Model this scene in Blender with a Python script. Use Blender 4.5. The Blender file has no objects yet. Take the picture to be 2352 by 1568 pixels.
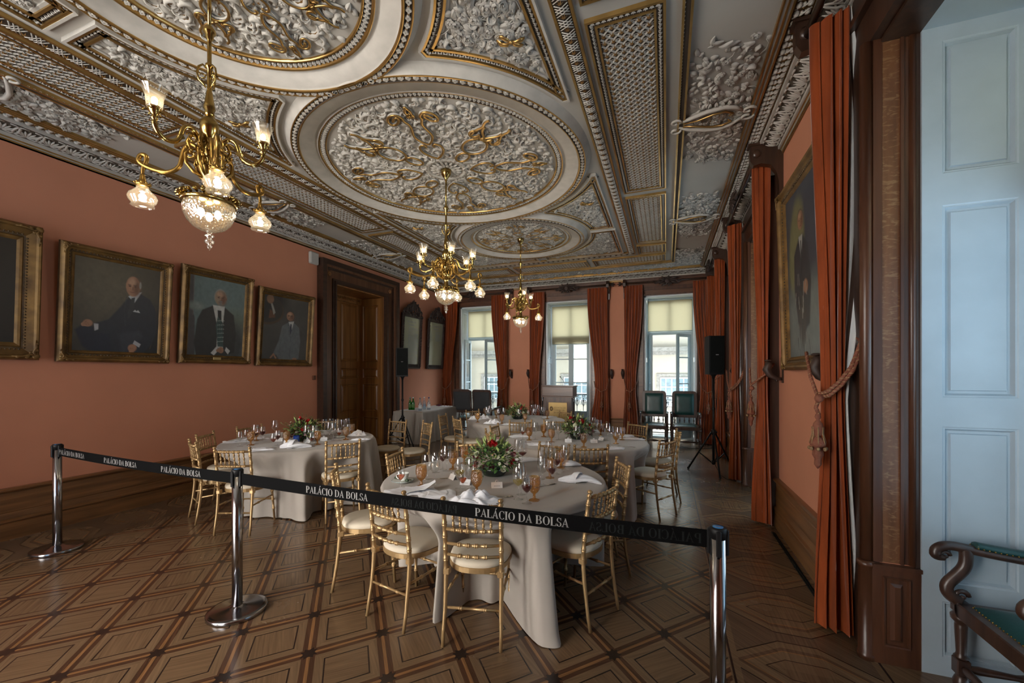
import bpy, math, random
import numpy as np
from mathutils import Matrix, Vector
C = bpy.context.scene.collection
PI = math.pi
# ---------------------------------------------------------------- camera, world, light, exposure
EYE = 1.62
PSI = math.atan(354 / 941)
cam = bpy.data.cameras.new('camera')
cam.sensor_width = 36; cam.sensor_fit = 'HORIZONTAL'
cam.lens = 941 / 2352 * 36
cam.shift_y = 73 / 2352
cam.clip_start = 0.05
co = bpy.data.objects.new('camera', cam); C.objects.link(co)
co.location = (0, 0, EYE); co.rotation_euler = (PI / 2, 0, PSI)
sc = bpy.context.scene
sc.camera = co
sc.view_settings.view_transform = 'Standard'
sc.view_settings.look = 'None'
sc.view_settings.gamma = 1
sc.view_settings.use_curve_mapping = False
sc.view_settings.exposure = 0.45
sc.cycles.use_denoising = True
sc.cycles.max_bounces = 9
sc.cycles.diffuse_bounces = 5
sc.cycles.glossy_bounces = 4
sc.cycles.transmission_bounces = 6
sc.cycles.transparent_max_bounces = 24
sc.cycles.caustics_reflective = False
sc.cycles.caustics_refractive = False
sc.cycles.sample_clamp_indirect = 4
W = bpy.data.worlds.new('world'); sc.world = W; W.use_nodes = True
wn = W.node_tree.nodes; wl = W.node_tree.links; wn.clear()
wo = wn.new('ShaderNodeOutputWorld'); wb = wn.new('ShaderNodeBackground')
wtc = wn.new('ShaderNodeTexCoord'); wsx = wn.new('ShaderNodeSeparateXYZ')
wl.new(wtc.outputs['Generated'], wsx.inputs[0])
# overcast sky: cool over the square to the right, a bright white glow added behind the viewer as fill
def wmath(op, a, b_=None):
    x = wn.new('ShaderNodeMath'); x.operation = op
    for i, v in enumerate((a, b_)):
        if v is None: continue
        if isinstance(v, (int, float)): x.inputs[i].default_value = v
        else: wl.new(v, x.inputs[i])
    return x.outputs[0]
SKY_COOL, SKY_REAR_FILL, SKY_RIGHT, SKY_STREET = 1.35, 16.0, 8.0, 26.0
rear_fill = wmath('POWER', wmath('MAXIMUM', wmath('SUBTRACT', wmath('MULTIPLY', wsx.outputs[1], -1.0), wmath('MULTIPLY', wmath('MAXIMUM', wsx.outputs[0], 0.0), 2.2)), 0.0), 1.5)
rgt = wmath('MULTIPLY', wmath('MAXIMUM', wsx.outputs[0], 0.0), wmath('POWER', wmath('MAXIMUM', wmath('MULTIPLY', wsx.outputs[2], -1.0), 0.0), .5))   # glow added from below right, to brighten the ceiling
strt = wmath('MULTIPLY', wmath('MAXIMUM', wsx.outputs[1], 0.0), wmath('MAXIMUM', wsx.outputs[2], 0.0))          # extra sky glow added above the houses opposite, to light the far end
def wscale(col, f):
    v = wn.new('ShaderNodeVectorMath'); v.operation = 'SCALE'; v.inputs[0].default_value = col
    if isinstance(f, (int, float)): v.inputs['Scale'].default_value = f
    else: wl.new(f, v.inputs['Scale'])
    return v.outputs[0]
def wadd(a, b_):
    v = wn.new('ShaderNodeVectorMath'); v.operation = 'ADD'; wl.new(a, v.inputs[0]); wl.new(b_, v.inputs[1]); return v.outputs[0]
wcol = wadd(wadd(wscale((.44, .74, 1.0), SKY_COOL), wscale((1.0, .93, .84), wmath('MULTIPLY', rear_fill, SKY_REAR_FILL))), wscale((.72, .86, 1.0), wmath('MULTIPLY', rgt, SKY_RIGHT)))
wcol = wadd(wcol, wscale((.86, .94, 1.0), wmath('MULTIPLY', strt, SKY_STREET)))
wl.new(wcol, wb.inputs[0]); wb.inputs[1].default_value = 1.0
wl.new(wb.outputs[0], wo.inputs[0])

def portal(loc, rot, sx, sy):
    l = bpy.data.lights.new('window_portal', 'AREA'); l.shape = 'RECTANGLE'; l.size = sx; l.size_y = sy
    l.cycles.is_portal = True
    o = bpy.data.objects.new('window_portal', l); o.location = loc; o.rotation_euler = rot; C.objects.link(o)
# ---------------------------------------------------------------- dimensions of the room
XL, XR, YB, YF = -6.03, 1.13, 10.5, -1.9
ZC = 4.06; CX = -2.455; ZCOR = 3.93
WIN_B = [(-5.53, -4.32, 2.66), (-2.99, -1.80, 2.40), (-0.51, 0.68, 2.66)]      # back windows x0, x1, blind bottom
WIN_R = [(1.45, 2.90), (5.35, 6.70), (9.10, 10.25)]                            # right windows y0, y1
WTOP = 3.50
for x0, x1, zb in WIN_B: portal(((x0 + x1) / 2, YB + .45, 1.75), (PI/2, 0, 0), x1 - x0, 3.4)
WIN_ADDED = [(-5.4, -4.1), (-3.5, -2.2)]  # two unseen openings added behind the camera to light the room from that side
for x0, x1 in WIN_ADDED: portal(((x0 + x1) / 2, YF - .32, 1.75), (-PI/2, 0, 0), x1 - x0, 3.4)
for y0, y1 in WIN_R: portal((1.86, (y0 + y1) / 2, 1.75), (PI/2, 0, -PI/2 + PI), y1 - y0, 3.4)
# ---------------------------------------------------------------- mesh helper
class MB:
    def __init__(s): s.V = []; s.n = 0; s.F = []; s.col = []
    def add(s, v, f, mat=0, smooth=True, col=None):
        v = np.asarray(v, float).reshape(-1, 3)
        s.V.append(v); b = s.n; s.n += len(v)
        g = {}
        for q in f: g.setdefault(len(q), []).append(q)
        for k, l in g.items(): s.F.append((np.array(l, int) + b, mat, smooth))
    def stamp(s, v, f, T, mat=0, smooth=True):
        v = np.asarray(v, float); T = np.asarray(T, float)
        if len(T) == 0: return
        vv = np.einsum('tij,nj->tni', T[:, :3, :3], v) + T[:, None, :3, 3]
        g = {}
        for q in f: g.setdefault(len(q), []).append(q)
        for k, l in g.items():
            a = (np.array(l, int)[None] + (np.arange(len(T)) * len(v))[:, None, None] + s.n).reshape(-1, k)
            s.F.append((a, mat, smooth))
        s.V.append(vv.reshape(-1, 3)); s.n += vv.shape[0] * vv.shape[1]
    def box(s, x0, x1, y0, y1, z0, z1, mat=0, M=None):
        v = np.array([(x, y, z) for z in (z0, z1) for y in (y0, y1) for x in (x0, x1)], float)
        if M is not None: v = v @ np.array(M.to_3x3()).T + np.array(M.translation)
        s.add(v, [(0, 2, 3, 1), (4, 5, 7, 6), (0, 1, 5, 4), (2, 6, 7, 3), (0, 4, 6, 2), (1, 3, 7, 5)], mat, False)
        return s
    def bbox(s, x0, x1, y0, y1, z0, z1, b=.004, mat=0, M=None):       # box with chamfered edges
        hx, hy, hz = (x1-x0)/2, (y1-y0)/2, (z1-z0)/2; c = np.array([(x0+x1)/2, (y0+y1)/2, (z0+z1)/2])
        b = min(b, hx*.9, hy*.9, hz*.9); v = []; idx = {}
        for sx in (-1, 1):
            for sy in (-1, 1):
                for sz in (-1, 1):
                    for k in range(3):
                        p = [sx*(hx-b), sy*(hy-b), sz*(hz-b)]; p[k] = (sx*hx, sy*hy, sz*hz)[k]
                        idx[(sx, sy, sz, k)] = len(v); v.append(p)
        f = []
        def quad(k, sg):
            o = [a for a in range(3) if a != k]; r = []
            for a, c2 in ((-1, -1), (1, -1), (1, 1), (-1, 1)):
                t = [0, 0, 0]; t[k] = sg; t[o[0]] = a; t[o[1]] = c2; r.append(idx[(t[0], t[1], t[2], k)])
            f.append(tuple(r))
        for k in range(3):
            for sg in (-1, 1): quad(k, sg)
        for k in range(3):
            o = [a for a in range(3) if a != k]
            for a in (-1, 1):
                for c2 in (-1, 1):
                    r = []
                    for e, kk in ((-1, o[0]), (1, o[0]), (1, o[1]), (-1, o[1])):
                        t = [0, 0, 0]; t[k] = e; t[o[0]] = a; t[o[1]] = c2; r.append(idx[(t[0], t[1], t[2], kk)])
                    f.append(tuple(r))
        for sx in (-1, 1):
            for sy in (-1, 1):
                for sz in (-1, 1): f.append(tuple(idx[(sx, sy, sz, k)] for k in range(3)))
        v = np.array(v) + c
        if M is not None: v = v @ np.array(M.to_3x3()).T + np.array(M.translation)
        s.add(v, f, mat, False); return s
    def lathe(s, prof, n=16, c=(0, 0, 0), mat=0, smooth=True, caps=True, M=None, wob=None):
        v = []; f = []; m = len(prof)
        for i, (r, z) in enumerate(prof):
            for j in range(n):
                a = 2*PI*j/n; rr = r * (1 if wob is None else wob(i, a)); v.append((rr*math.cos(a), rr*math.sin(a), z))
        for i in range(m-1):
            for j in range(n):
                k = (j+1) % n; f.append((i*n+j, i*n+k, (i+1)*n+k, (i+1)*n+j))
        if caps:
            if prof[0][0] > 1e-5: f.append(tuple(range(n))[::-1])
            if prof[-1][0] > 1e-5: f.append(tuple((m-1)*n+j for j in range(n)))
        v = np.array(v)
        if M is not None: v = v @ np.array(M.to_3x3()).T + np.array(M.translation)
        s.add(v + np.array(c), f, mat, smooth); return s
    def tube(s, P, r, n=8, mat=0, closed=False, flat=1.0, up=None):
        P = np.array(P, float); m = len(P); r = np.broadcast_to(np.asarray(r, float), (m,))
        T = np.zeros_like(P)
        if closed: T = np.roll(P, -1, 0) - np.roll(P, 1, 0)
        else: T[1:-1] = P[2:] - P[:-2]; T[0] = P[1]-P[0]; T[-1] = P[-1]-P[-2]
        T /= np.linalg.norm(T, axis=1)[:, None] + 1e-12
        u = np.array(up if up is not None else ((0, 0, 1) if abs(T[0][2]) < .9 else (1, 0, 0)), float)
        v = []
        for i in range(m):
            if up is not None: u = np.array(up, float)
            b = np.cross(T[i], u); nb = np.linalg.norm(b)
            b = b/nb if nb > 1e-6 else np.array((1., 0, 0)); w = np.cross(b, T[i]); u = w
            for j in range(n):
                a = 2*PI*j/n; v.append(P[i] + r[i]*(math.cos(a)*b + flat*math.sin(a)*w))
        f = []
        for i in range(m if closed else m-1):
            k2 = (i+1) % m
            for j in range(n):
                k = (j+1) % n; f.append((i*n+j, i*n+k, k2*n+k, k2*n+j))
        if not closed: f += [tuple(range(n))[::-1], tuple((m-1)*n+j for j in range(n))]
        s.add(v, f, mat, True); return s
    def prism(s, poly, d0, d1, M=None, mat=0, smooth=False):      # poly in local xy, extruded local z d0..d1
        n = len(poly); v = [(x, y, d0) for x, y in poly] + [(x, y, d1) for x, y in poly]
        f = [tuple(range(n))[::-1], tuple(range(n, 2*n))] + [(i, (i+1) % n, n+(i+1) % n, n+i) for i in range(n)]
        v = np.array(v, float)
        if M is not None: v = v @ np.array(M.to_3x3()).T + np.array(M.translation)
        s.add(v, f, mat, smooth); return s
    def grid(s, fn, nu, nv, mat=0, wrap=False, smooth=True):
        v = [fn(i/nu, j/nv) for j in range(nv+1) for i in range(nu + (0 if wrap else 1))]
        w = nu if wrap else nu+1; f = []
        for j in range(nv):
            for i in range(nu):
                a = j*w+i; b = j*w+(i+1) % w if wrap else a+1
                f.append((a, b, b+w, a+w) if not wrap else (a, b, (j+1)*w+(i+1) % w, (j+1)*w+i))
        s.add(v, f, mat, smooth); return s
    def ball(s, c, r, n=10, m=6, mat=0, sc=(1, 1, 1)):
        pr = [(max(1e-4, math.sin(PI*i/m)), -math.cos(PI*i/m)) for i in range(m+1)]
        v = np.array([(q[0]*math.cos(2*PI*j/n), q[0]*math.sin(2*PI*j/n), q[1]) for q in pr for j in range(n)])*r*np.array(sc)+np.array(c)
        f = [(i*n+j, i*n+(j+1) % n, (i+1)*n+(j+1) % n, (i+1)*n+j) for i in range(m) for j in range(n)]
        s.add(v, f, mat, True); return s
    def build(s, name, mats, parent=None, mod=None):
        me = bpy.data.meshes.new(name)
        V = np.concatenate(s.V) if s.V else np.zeros((0, 3))
        me.vertices.add(len(V)); me.vertices.foreach_set('co', V.ravel().astype(np.float32))
        nl = sum(a.size for a, _, _ in s.F); npg = sum(len(a) for a, _, _ in s.F)
        me.loops.add(nl); me.polygons.add(npg)
        me.loops.foreach_set('vertex_index', np.concatenate([a.ravel() for a, _, _ in s.F]).astype(np.int32))
        cnt = np.concatenate([np.full(len(a), a.shape[1]) for a, _, _ in s.F])
        st = np.concatenate([[0], np.cumsum(cnt)[:-1]])
        me.polygons.foreach_set('loop_start', st.astype(np.int32))
        me.polygons.foreach_set('material_index', np.concatenate([np.full(len(a), m) for a, m, _ in s.F]).astype(np.int32))
        me.polygons.foreach_set('use_smooth', np.concatenate([np.full(len(a), sm) for a, _, sm in s.F]))
        me.update(calc_edges=True); me.validate()
        if not isinstance(mats, (list, tuple)): mats = [mats]
        for m in mats: me.materials.append(m)
        o = bpy.data.objects.new(name, me); C.objects.link(o)
        if parent is not None: o.parent = parent
        return o
def thing(name, label, cat, loc=(0, 0, 0), rz=0, group=None):
    o = bpy.data.objects.new(name, None); C.objects.link(o); o.empty_display_size = .05
    o.location = loc; o.rotation_euler = (0, 0, rz); tag(o, label, cat, group); return o
def tag(o, label, cat, group=None):
    o['label'] = label; o['category'] = cat
    if group: o['group'] = group
    return o
def struct(o): o['kind'] = 'structure'; return o
KIDS = {}
def dup(root, loc, rz, label, group=None):
    def cp(o, par):
        c = o.copy(); C.objects.link(c)
        if par is not None: c.parent = par
        for ch in o.children: cp(ch, c)
        return c
    r = cp(root, None); r.location = loc; r.rotation_euler = (0, 0, rz); r['label'] = label
    if group: r['group'] = group
    return r
def TM(x=0, y=0, z=0, rz=0, s=1, rx=0, ry=0):
    return Matrix.Translation((x, y, z)) @ Matrix.Rotation(rz, 4, 'Z') @ Matrix.Rotation(ry, 4, 'Y') @ Matrix.Rotation(rx, 4, 'X') @ Matrix.Scale(s, 4)
# ---------------------------------------------------------------- materials
def newmat(name):
    m = bpy.data.materials.new(name); m.use_nodes = True
    return m, m.node_tree.nodes, m.node_tree.links, m.node_tree.nodes['Principled BSDF']
def M_(name, col, rough=.5, metal=0, var=.08, scale=6, bump=0, bscale=60, spec=.5, sheen=0, stretch=None, col2=None, tr=0):
    m, n, l, b = newmat(name)
    b.inputs['Roughness'].default_value = rough; b.inputs['Metallic'].default_value = metal
    b.inputs['Specular IOR Level'].default_value = spec
    if sheen: b.inputs['Sheen Weight'].default_value = sheen; b.inputs['Sheen Roughness'].default_value = .4
    if tr: b.inputs['Transmission Weight'].default_value = tr
    tc = n.new('ShaderNodeTexCoord'); mp = n.new('ShaderNodeMapping')
    if stretch: mp.inputs['Scale'].default_value = stretch
    l.new(tc.outputs['Object'], mp.inputs[0])
    nz = n.new('ShaderNodeTexNoise'); nz.inputs['Scale'].default_value = scale; nz.inputs['Detail'].default_value = 5
    l.new(mp.outputs[0], nz.inputs['Vector'])
    r = n.new('ShaderNodeValToRGB'); r.color_ramp.elements[0].position = .3; r.color_ramp.elements[1].position = .7
    c2 = col2 or tuple(min(1, c*(1+var)) for c in col)
    c1 = col if col2 else tuple(c*(1-var) for c in col)
    r.color_ramp.elements[0].color = (*c1, 1); r.color_ramp.elements[1].color = (*c2, 1)
    l.new(nz.outputs[0], r.inputs[0]); l.new(r.outputs[0], b.inputs['Base Color'])
    if bump:
        nb = n.new('ShaderNodeTexNoise'); nb.inputs['Scale'].default_value = bscale; nb.inputs['Detail'].default_value = 3
        l.new(mp.outputs[0], nb.inputs['Vector'])
        bp = n.new('ShaderNodeBump'); bp.inputs['Strength'].default_value = bump; bp.inputs['Distance'].default_value = .01
        l.new(nb.outputs[0], bp.inputs['Height']); l.new(bp.outputs[0], b.inputs['Normal'])
    return m
def wood(name, c1, c2, axis='Z', rough=.35, sc=1.0, coat=.2, fig=0):
    st = {'X': (1.2, 18, 18), 'Y': (18, 1.2, 18), 'Z': (18, 18, 1.2)}[axis]
    m, n, l, b = newmat(name)
    b.inputs['Roughness'].default_value = rough; b.inputs['Coat Weight'].default_value = coat; b.inputs['Coat Roughness'].default_value = .25
    tc = n.new('ShaderNodeTexCoord'); mp = n.new('ShaderNodeMapping'); mp.inputs['Scale'].default_value = tuple(a*sc for a in st)
    l.new(tc.outputs['Object'], mp.inputs[0])
    nz = n.new('ShaderNodeTexNoise'); nz.inputs['Scale'].default_value = 1; nz.inputs['Detail'].default_value = 6; nz.inputs['Distortion'].default_value = .6
    l.new(mp.outputs[0], nz.inputs['Vector'])
    r = n.new('ShaderNodeValToRGB'); r.color_ramp.elements[0].position = .34; r.color_ramp.elements[1].position = .66
    r.color_ramp.elements[0].color = (*c1, 1); r.color_ramp.elements[1].color = (*c2, 1)
    l.new(nz.outputs[0], r.inputs[0]); out = r.outputs[0]
    if fig:                                                   # medullary ray figure of quartered oak
        m2 = n.new('ShaderNodeMapping'); m2.inputs['Scale'].default_value = (20, 20, 62); m2.inputs['Rotation'].default_value = (.35, .35, 0); l.new(tc.outputs['Object'], m2.inputs[0])
        wv = n.new('ShaderNodeTexNoise'); wv.inputs['Scale'].default_value = 1.0
        wv.inputs['Distortion'].default_value = 1.2; wv.inputs['Detail'].default_value = 3
        l.new(m2.outputs[0], wv.inputs['Vector'])
        r2 = n.new('ShaderNodeValToRGB'); r2.color_ramp.elements[0].position = .53; r2.color_ramp.elements[1].position = .64; r2.color_ramp.elements[1].color = (.75, .75, .75, 1)
        l.new(wv.outputs[0], r2.inputs[0])
        mx = n.new('ShaderNodeMix'); mx.data_type = 'RGBA'; mx.inputs[7].default_value = (.26, .145, .068, 1)
        l.new(r2.outputs[0], mx.inputs[0]); l.new(out, mx.inputs[6]); out = mx.outputs[2]
    l.new(out, b.inputs['Base Color'])
    bp = n.new('ShaderNodeBump'); bp.inputs['Strength'].default_value = .08; bp.inputs['Distance'].default_value = .005
    l.new(nz.outputs[0], bp.inputs['Height']); l.new(bp.outputs[0], b.inputs['Normal'])
    return m
def thinglass(name, tint=(1, 1, 1), refl=.12, rough=.02, diff=0, dcol=(1, 1, 1), power=3.0, dimple=0):
    m = bpy.data.materials.new(name); m.use_nodes = True; n = m.node_tree.nodes; l = m.node_tree.links; n.clear()
    o = n.new('ShaderNodeOutputMaterial'); t = n.new('ShaderNodeBsdfTransparent'); t.inputs[0].default_value = (*tint, 1)
    g = n.new('ShaderNodeBsdfGlossy'); g.inputs['Roughness'].default_value = rough; g.inputs[0].default_value = (1, 1, 1, 1)
    lw = n.new('ShaderNodeLayerWeight'); lw.inputs[0].default_value = .35
    mt = n.new('ShaderNodeMath'); mt.operation = 'POWER'; mt.inputs[1].default_value = power; l.new(lw.outputs['Facing'], mt.inputs[0])
    mr = n.new('ShaderNodeMath'); mr.operation = 'MULTIPLY_ADD'; mr.inputs[1].default_value = .75; mr.inputs[2].default_value = refl; l.new(mt.outputs[0], mr.inputs[0])
    mx = n.new('ShaderNodeMixShader'); l.new(mr.outputs[0], mx.inputs[0])
    src = t.outputs[0]
    if diff:
        d = n.new('ShaderNodeBsdfTranslucent'); d.inputs[0].default_value = (*dcol, 1)
        d2 = n.new('ShaderNodeBsdfDiffuse'); d2.inputs[0].default_value = (*dcol, 1)
        m3 = n.new('ShaderNodeMixShader'); m3.inputs[0].default_value = .35; l.new(d.outputs[0], m3.inputs[1]); l.new(d2.outputs[0], m3.inputs[2])
        m2 = n.new('ShaderNodeMixShader'); m2.inputs[0].default_value = diff; l.new(t.outputs[0], m2.inputs[1]); l.new(m3.outputs[0], m2.inputs[2]); src = m2.outputs[0]
    if dimple:
        tc = n.new('ShaderNodeTexCoord'); vo = n.new('ShaderNodeTexVoronoi'); vo.inputs['Scale'].default_value = dimple; l.new(tc.outputs['Object'], vo.inputs['Vector'])
        bp = n.new('ShaderNodeBump'); bp.inputs['Strength'].default_value = 1; bp.inputs['Distance'].default_value = .004; l.new(vo.outputs['Distance'], bp.inputs['Height'])
        l.new(bp.outputs[0], g.inputs['Normal']); l.new(bp.outputs[0], lw.inputs['Normal'])
    l.new(src, mx.inputs[1]); l.new(g.outputs[0], mx.inputs[2]); l.new(mx.outputs[0], o.inputs[0])
    return m
def emit(name, col, s):
    m = bpy.data.materials.new(name); m.use_nodes = True; n = m.node_tree.nodes; n.clear()
    o = n.new('ShaderNodeOutputMaterial'); e = n.new('ShaderNodeEmission'); e.inputs[0].default_value = (*col, 1); e.inputs[1].default_value = s
    m.node_tree.links.new(e.outputs[0], o.inputs[0]); return m
K = {}
K['wall'] = M_('salmon_plaster', (.58, .240, .140), .75, var=.05, scale=1.5, bump=.03, bscale=40)
K['dark'] = wood('dark_stained_wood', (.030, .014, .009), (.055, .026, .015))
K['darkY'] = wood('dark_stained_wood_along', (.030, .014, .009), (.055, .026, .015), 'Y')
K['brown'] = wood('brown_casing_wood', (.052, .018, .009), (.105, .040, .019))
K['casing'] = wood('door_casing_wood', (.085, .034, .016), (.17, .078, .038))
K['brownX'] = wood('brown_casing_wood_across', (.085, .034, .018), (.16, .068, .034), 'X')
K['oak'] = wood('quartered_oak', (.115, .044, .018), (.20, .085, .036), fig=1)
K['door'] = wood('honey_pine_door', (.21, .086, .022), (.38, .17, .048), sc=.7, coat=.3)
K['wainY'] = wood('wainscot_wood', (.115, .050, .018), (.23, .105, .038), 'Y')
K['wainX'] = wood('wainscot_wood_across', (.17, .075, .024), (.33, .155, .052), 'X')
K['plaster'] = M_('ceiling_plaster', (.43, .405, .36), .8, var=.05, scale=2, bump=.02)
K['relief'] = M_('relief_plaster', (.47, .445, .40), .75, var=.1, scale=8, bump=.05)
K['gold'] = M_('gilding', (.48, .30, .105), .30, metal=.85, var=.25, scale=5)
K['golddk'] = M_('old_gold_paint', (.20, .105, .030), .45, metal=.5, var=.25, scale=9)
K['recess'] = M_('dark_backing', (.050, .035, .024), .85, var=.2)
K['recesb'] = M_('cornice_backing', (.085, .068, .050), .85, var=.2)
K['curtain'] = M_('rust_velvet', (.25, .048, .009), .72, var=.28, scale=3, stretch=(4, 4, .6), sheen=.5, spec=.2)
K['lining'] = M_('pale_lining', (.58, .60, .60), .8, var=.05)
K['rope'] = M_('braided_rope', (.19, .05, .028), .8, col2=(.24, .09, .05), scale=70, bump=.5, bscale=90)
K['ropegold'] = M_('old_gold_thread', (.30, .18, .085), .6, var=.3, scale=80)
K['shutter'] = M_('pale_blue_grey_paint', (.41, .49, .55), .45, var=.04, bump=.02)
K['white'] = M_('white_painted_wood', (.66, .71, .74), .45, var=.03, bump=.02)
K['cloth'] = M_('taupe_tablecloth', (.365, .325, .285), .8, var=.04, scale=3, bump=.05, bscale=400, sheen=.3)
K['napkin'] = M_('white_linen', (.83, .84, .88), .8, var=.03, bump=.05, bscale=200)
K['goldch'] = M_('gold_chair_paint', (.42, .275, .13), .36, metal=.55, var=.12, scale=12, bump=.04, bscale=80)
K['cushion'] = M_('ivory_seat_fabric', (.58, .51, .40), .75, var=.06, scale=5, bump=.04, bscale=60)
K['brass'] = M_('polished_brass', (.41, .29, .10), .2, metal=1, var=.25, scale=14)
K['brassdk'] = M_('aged_brass', (.28, .17, .045), .32, metal=.95, var=.35, scale=16)
K['steel'] = M_('brushed_steel', (.36, .36, .38), .16, metal=1, var=.04, scale=3)
K['black'] = M_('black_plastic', (.008, .008, .009), .5, var=.1, spec=.25)
K['belt'] = M_('black_webbing', (.0022, .0022, .0025), .85, var=.2, spec=.08)
K['beltghost'] = M_('worn_print', (.011, .013, .013), .7, spec=.1)
K['beltink'] = M_('grey_print', (.26, .255, .25), .7)
K['frame'] = M_('gilt_frame', (.10, .052, .016), .45, metal=.4, var=.35, scale=9, col2=(.25, .14, .04))
K['framedk'] = M_('frame_dark_bole', (.095, .058, .026), .5, metal=.2, var=.3, scale=20)  # darker tone on the frame edges, groove and beads
K['carved'] = M_('carved_dark_wood', (.036, .019, .014), .55, var=.3, scale=20)
K['leather'] = M_('green_leather', (.012, .055, .052), .32, var=.2, scale=9, bump=.1, bscale=120)
K['leatherbk'] = M_('charcoal_cloth_back', (.035, .037, .042), .75, var=.1)
K['chairwood'] = wood('armchair_wood', (.035, .017, .012), (.075, .037, .025))
K['stone'] = M_('facade_render', (.40, .375, .31), .9, var=.03)
K['stoneg'] = M_('weathered_stone', (.26, .255, .23), .9, var=.25, scale=12)
K['iron'] = M_('iron_railing', (.035, .045, .045), .5, var=.1)
K['wframe'] = M_('grey_window_frame', (.38, .46, .48), .5, var=.03)
K['blind'] = None
K['glass'] = thinglass('clear_glass', (.95, .965, .97), .085, .015, power=1.6)
K['pane'] = thinglass('window_pane', (.93, .96, .96), .03, .02)
K['amber'] = thinglass('amber_glass', (.86, .57, .22), .12, .10, diff=.18, dcol=(.50, .28, .09), dimple=120)
K['shade'] = thinglass('frosted_shade_glass', (1, .97, .90), .05, .08, diff=.05, dcol=(1, .90, .72), power=1.6)
K['bowl'] = thinglass('cut_glass', (.96, .94, .88), .12, .10, diff=.05, dcol=(1, .93, .80), power=1.3, dimple=70)
K['greenglass'] = thinglass('green_bottle_glass', (.08, .55, .10), .08, .03, diff=.15, dcol=(.05, .4, .06))
K['blueglass'] = thinglass('pale_water_bottle', (.80, .90, .97), .12, .03, diff=.10, dcol=(.7, .8, .9))
K['vase'] = thinglass('dark_green_bowl', (.12, .22, .20), .12, .05, diff=.4, dcol=(.04, .09, .08))
K['redwine'] = thinglass('red_wine', (.40, .02, .03), .04, .03, diff=.35, dcol=(.25, .008, .012))
K['tawny'] = thinglass('tawny_port', (.78, .34, .18), .04, .03, diff=.22, dcol=(.40, .10, .04))
K['whitewine'] = thinglass('white_wine', (.96, .88, .50), .04, .03, diff=.08, dcol=(.70, .55, .15))
K['bulb'] = emit('lit_bulb', (1, .84, .62), 130)
K['bulblow'] = emit('lit_bowl_bulb', (1, .84, .62), 40)
K['leaf'] = M_('leaf_green', (.045, .13, .030), .5, var=.4, scale=20, col2=(.10, .22, .05))
K['leaf2'] = M_('pale_leaf', (.28, .36, .11), .55, var=.3, scale=20)
K['leafdk'] = M_('dark_foliage', (.030, .050, .025), .6, var=.4, scale=20)
K['red'] = M_('red_petals', (.42, .008, .012), .55, var=.3, scale=20)
K['cream'] = M_('cream_petals', (.72, .74, .58), .6, var=.15, scale=20)
K['pink'] = M_('dusky_pink_petals', (.45, .22, .24), .6, var=.3, scale=20)
K['plum'] = M_('plum_foliage', (.10, .015, .030), .5, var=.4, scale=20)
K['china'] = M_('white_china', (.72, .74, .70), .25, var=.03)
K['card'] = M_('white_card', (.80, .80, .80), .7, var=.02)
K['ink'] = M_('card_print', (.25, .25, .27), .7)
K['silver'] = M_('tarnished_silver', (.40, .36, .30), .25, metal=1, var=.1)
K['brassplate'] = M_('brushed_brass_plate', (.42, .29, .12), .4, metal=.7, var=.12, scale=3)
K['platetext'] = M_('engraved_lettering', (.10, .065, .03), .6)
K['blue'] = M_('cobalt_glass', (.010, .045, .25), .2, var=.3)
K['bluetag'] = M_('blue_cap_sticker', (.02, .16, .42), .4)
K['cream_dev'] = M_('grey_plastic_box', (.50, .48, .44), .5, var=.02)
K['darkwin'] = M_('dark_window_glass', (.20, .28, .32), .2, var=.2)
K['cable'] = M_('black_cable', (.007, .008, .008), .7, spec=.1)
K['pipe'] = M_('green_downpipe', (.22, .40, .38), .6)
def mk_blind():
    m, n, l, b = newmat('translucent_blind'); n.clear()
    o = n.new('ShaderNodeOutputMaterial'); t = n.new('ShaderNodeBsdfTranslucent'); t.inputs[0].default_value = (.33, .27, .165, 1)
    d = n.new('ShaderNodeBsdfDiffuse'); d.inputs[0].default_value = (.46, .40, .28, 1)
    x = n.new('ShaderNodeMixShader'); x.inputs[0].default_value = .35
    l.new(t.outputs[0], x.inputs[1]); l.new(d.outputs[0], x.inputs[2]); l.new(x.outputs[0], o.inputs[0]); return m
K['blind'] = mk_blind()
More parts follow.
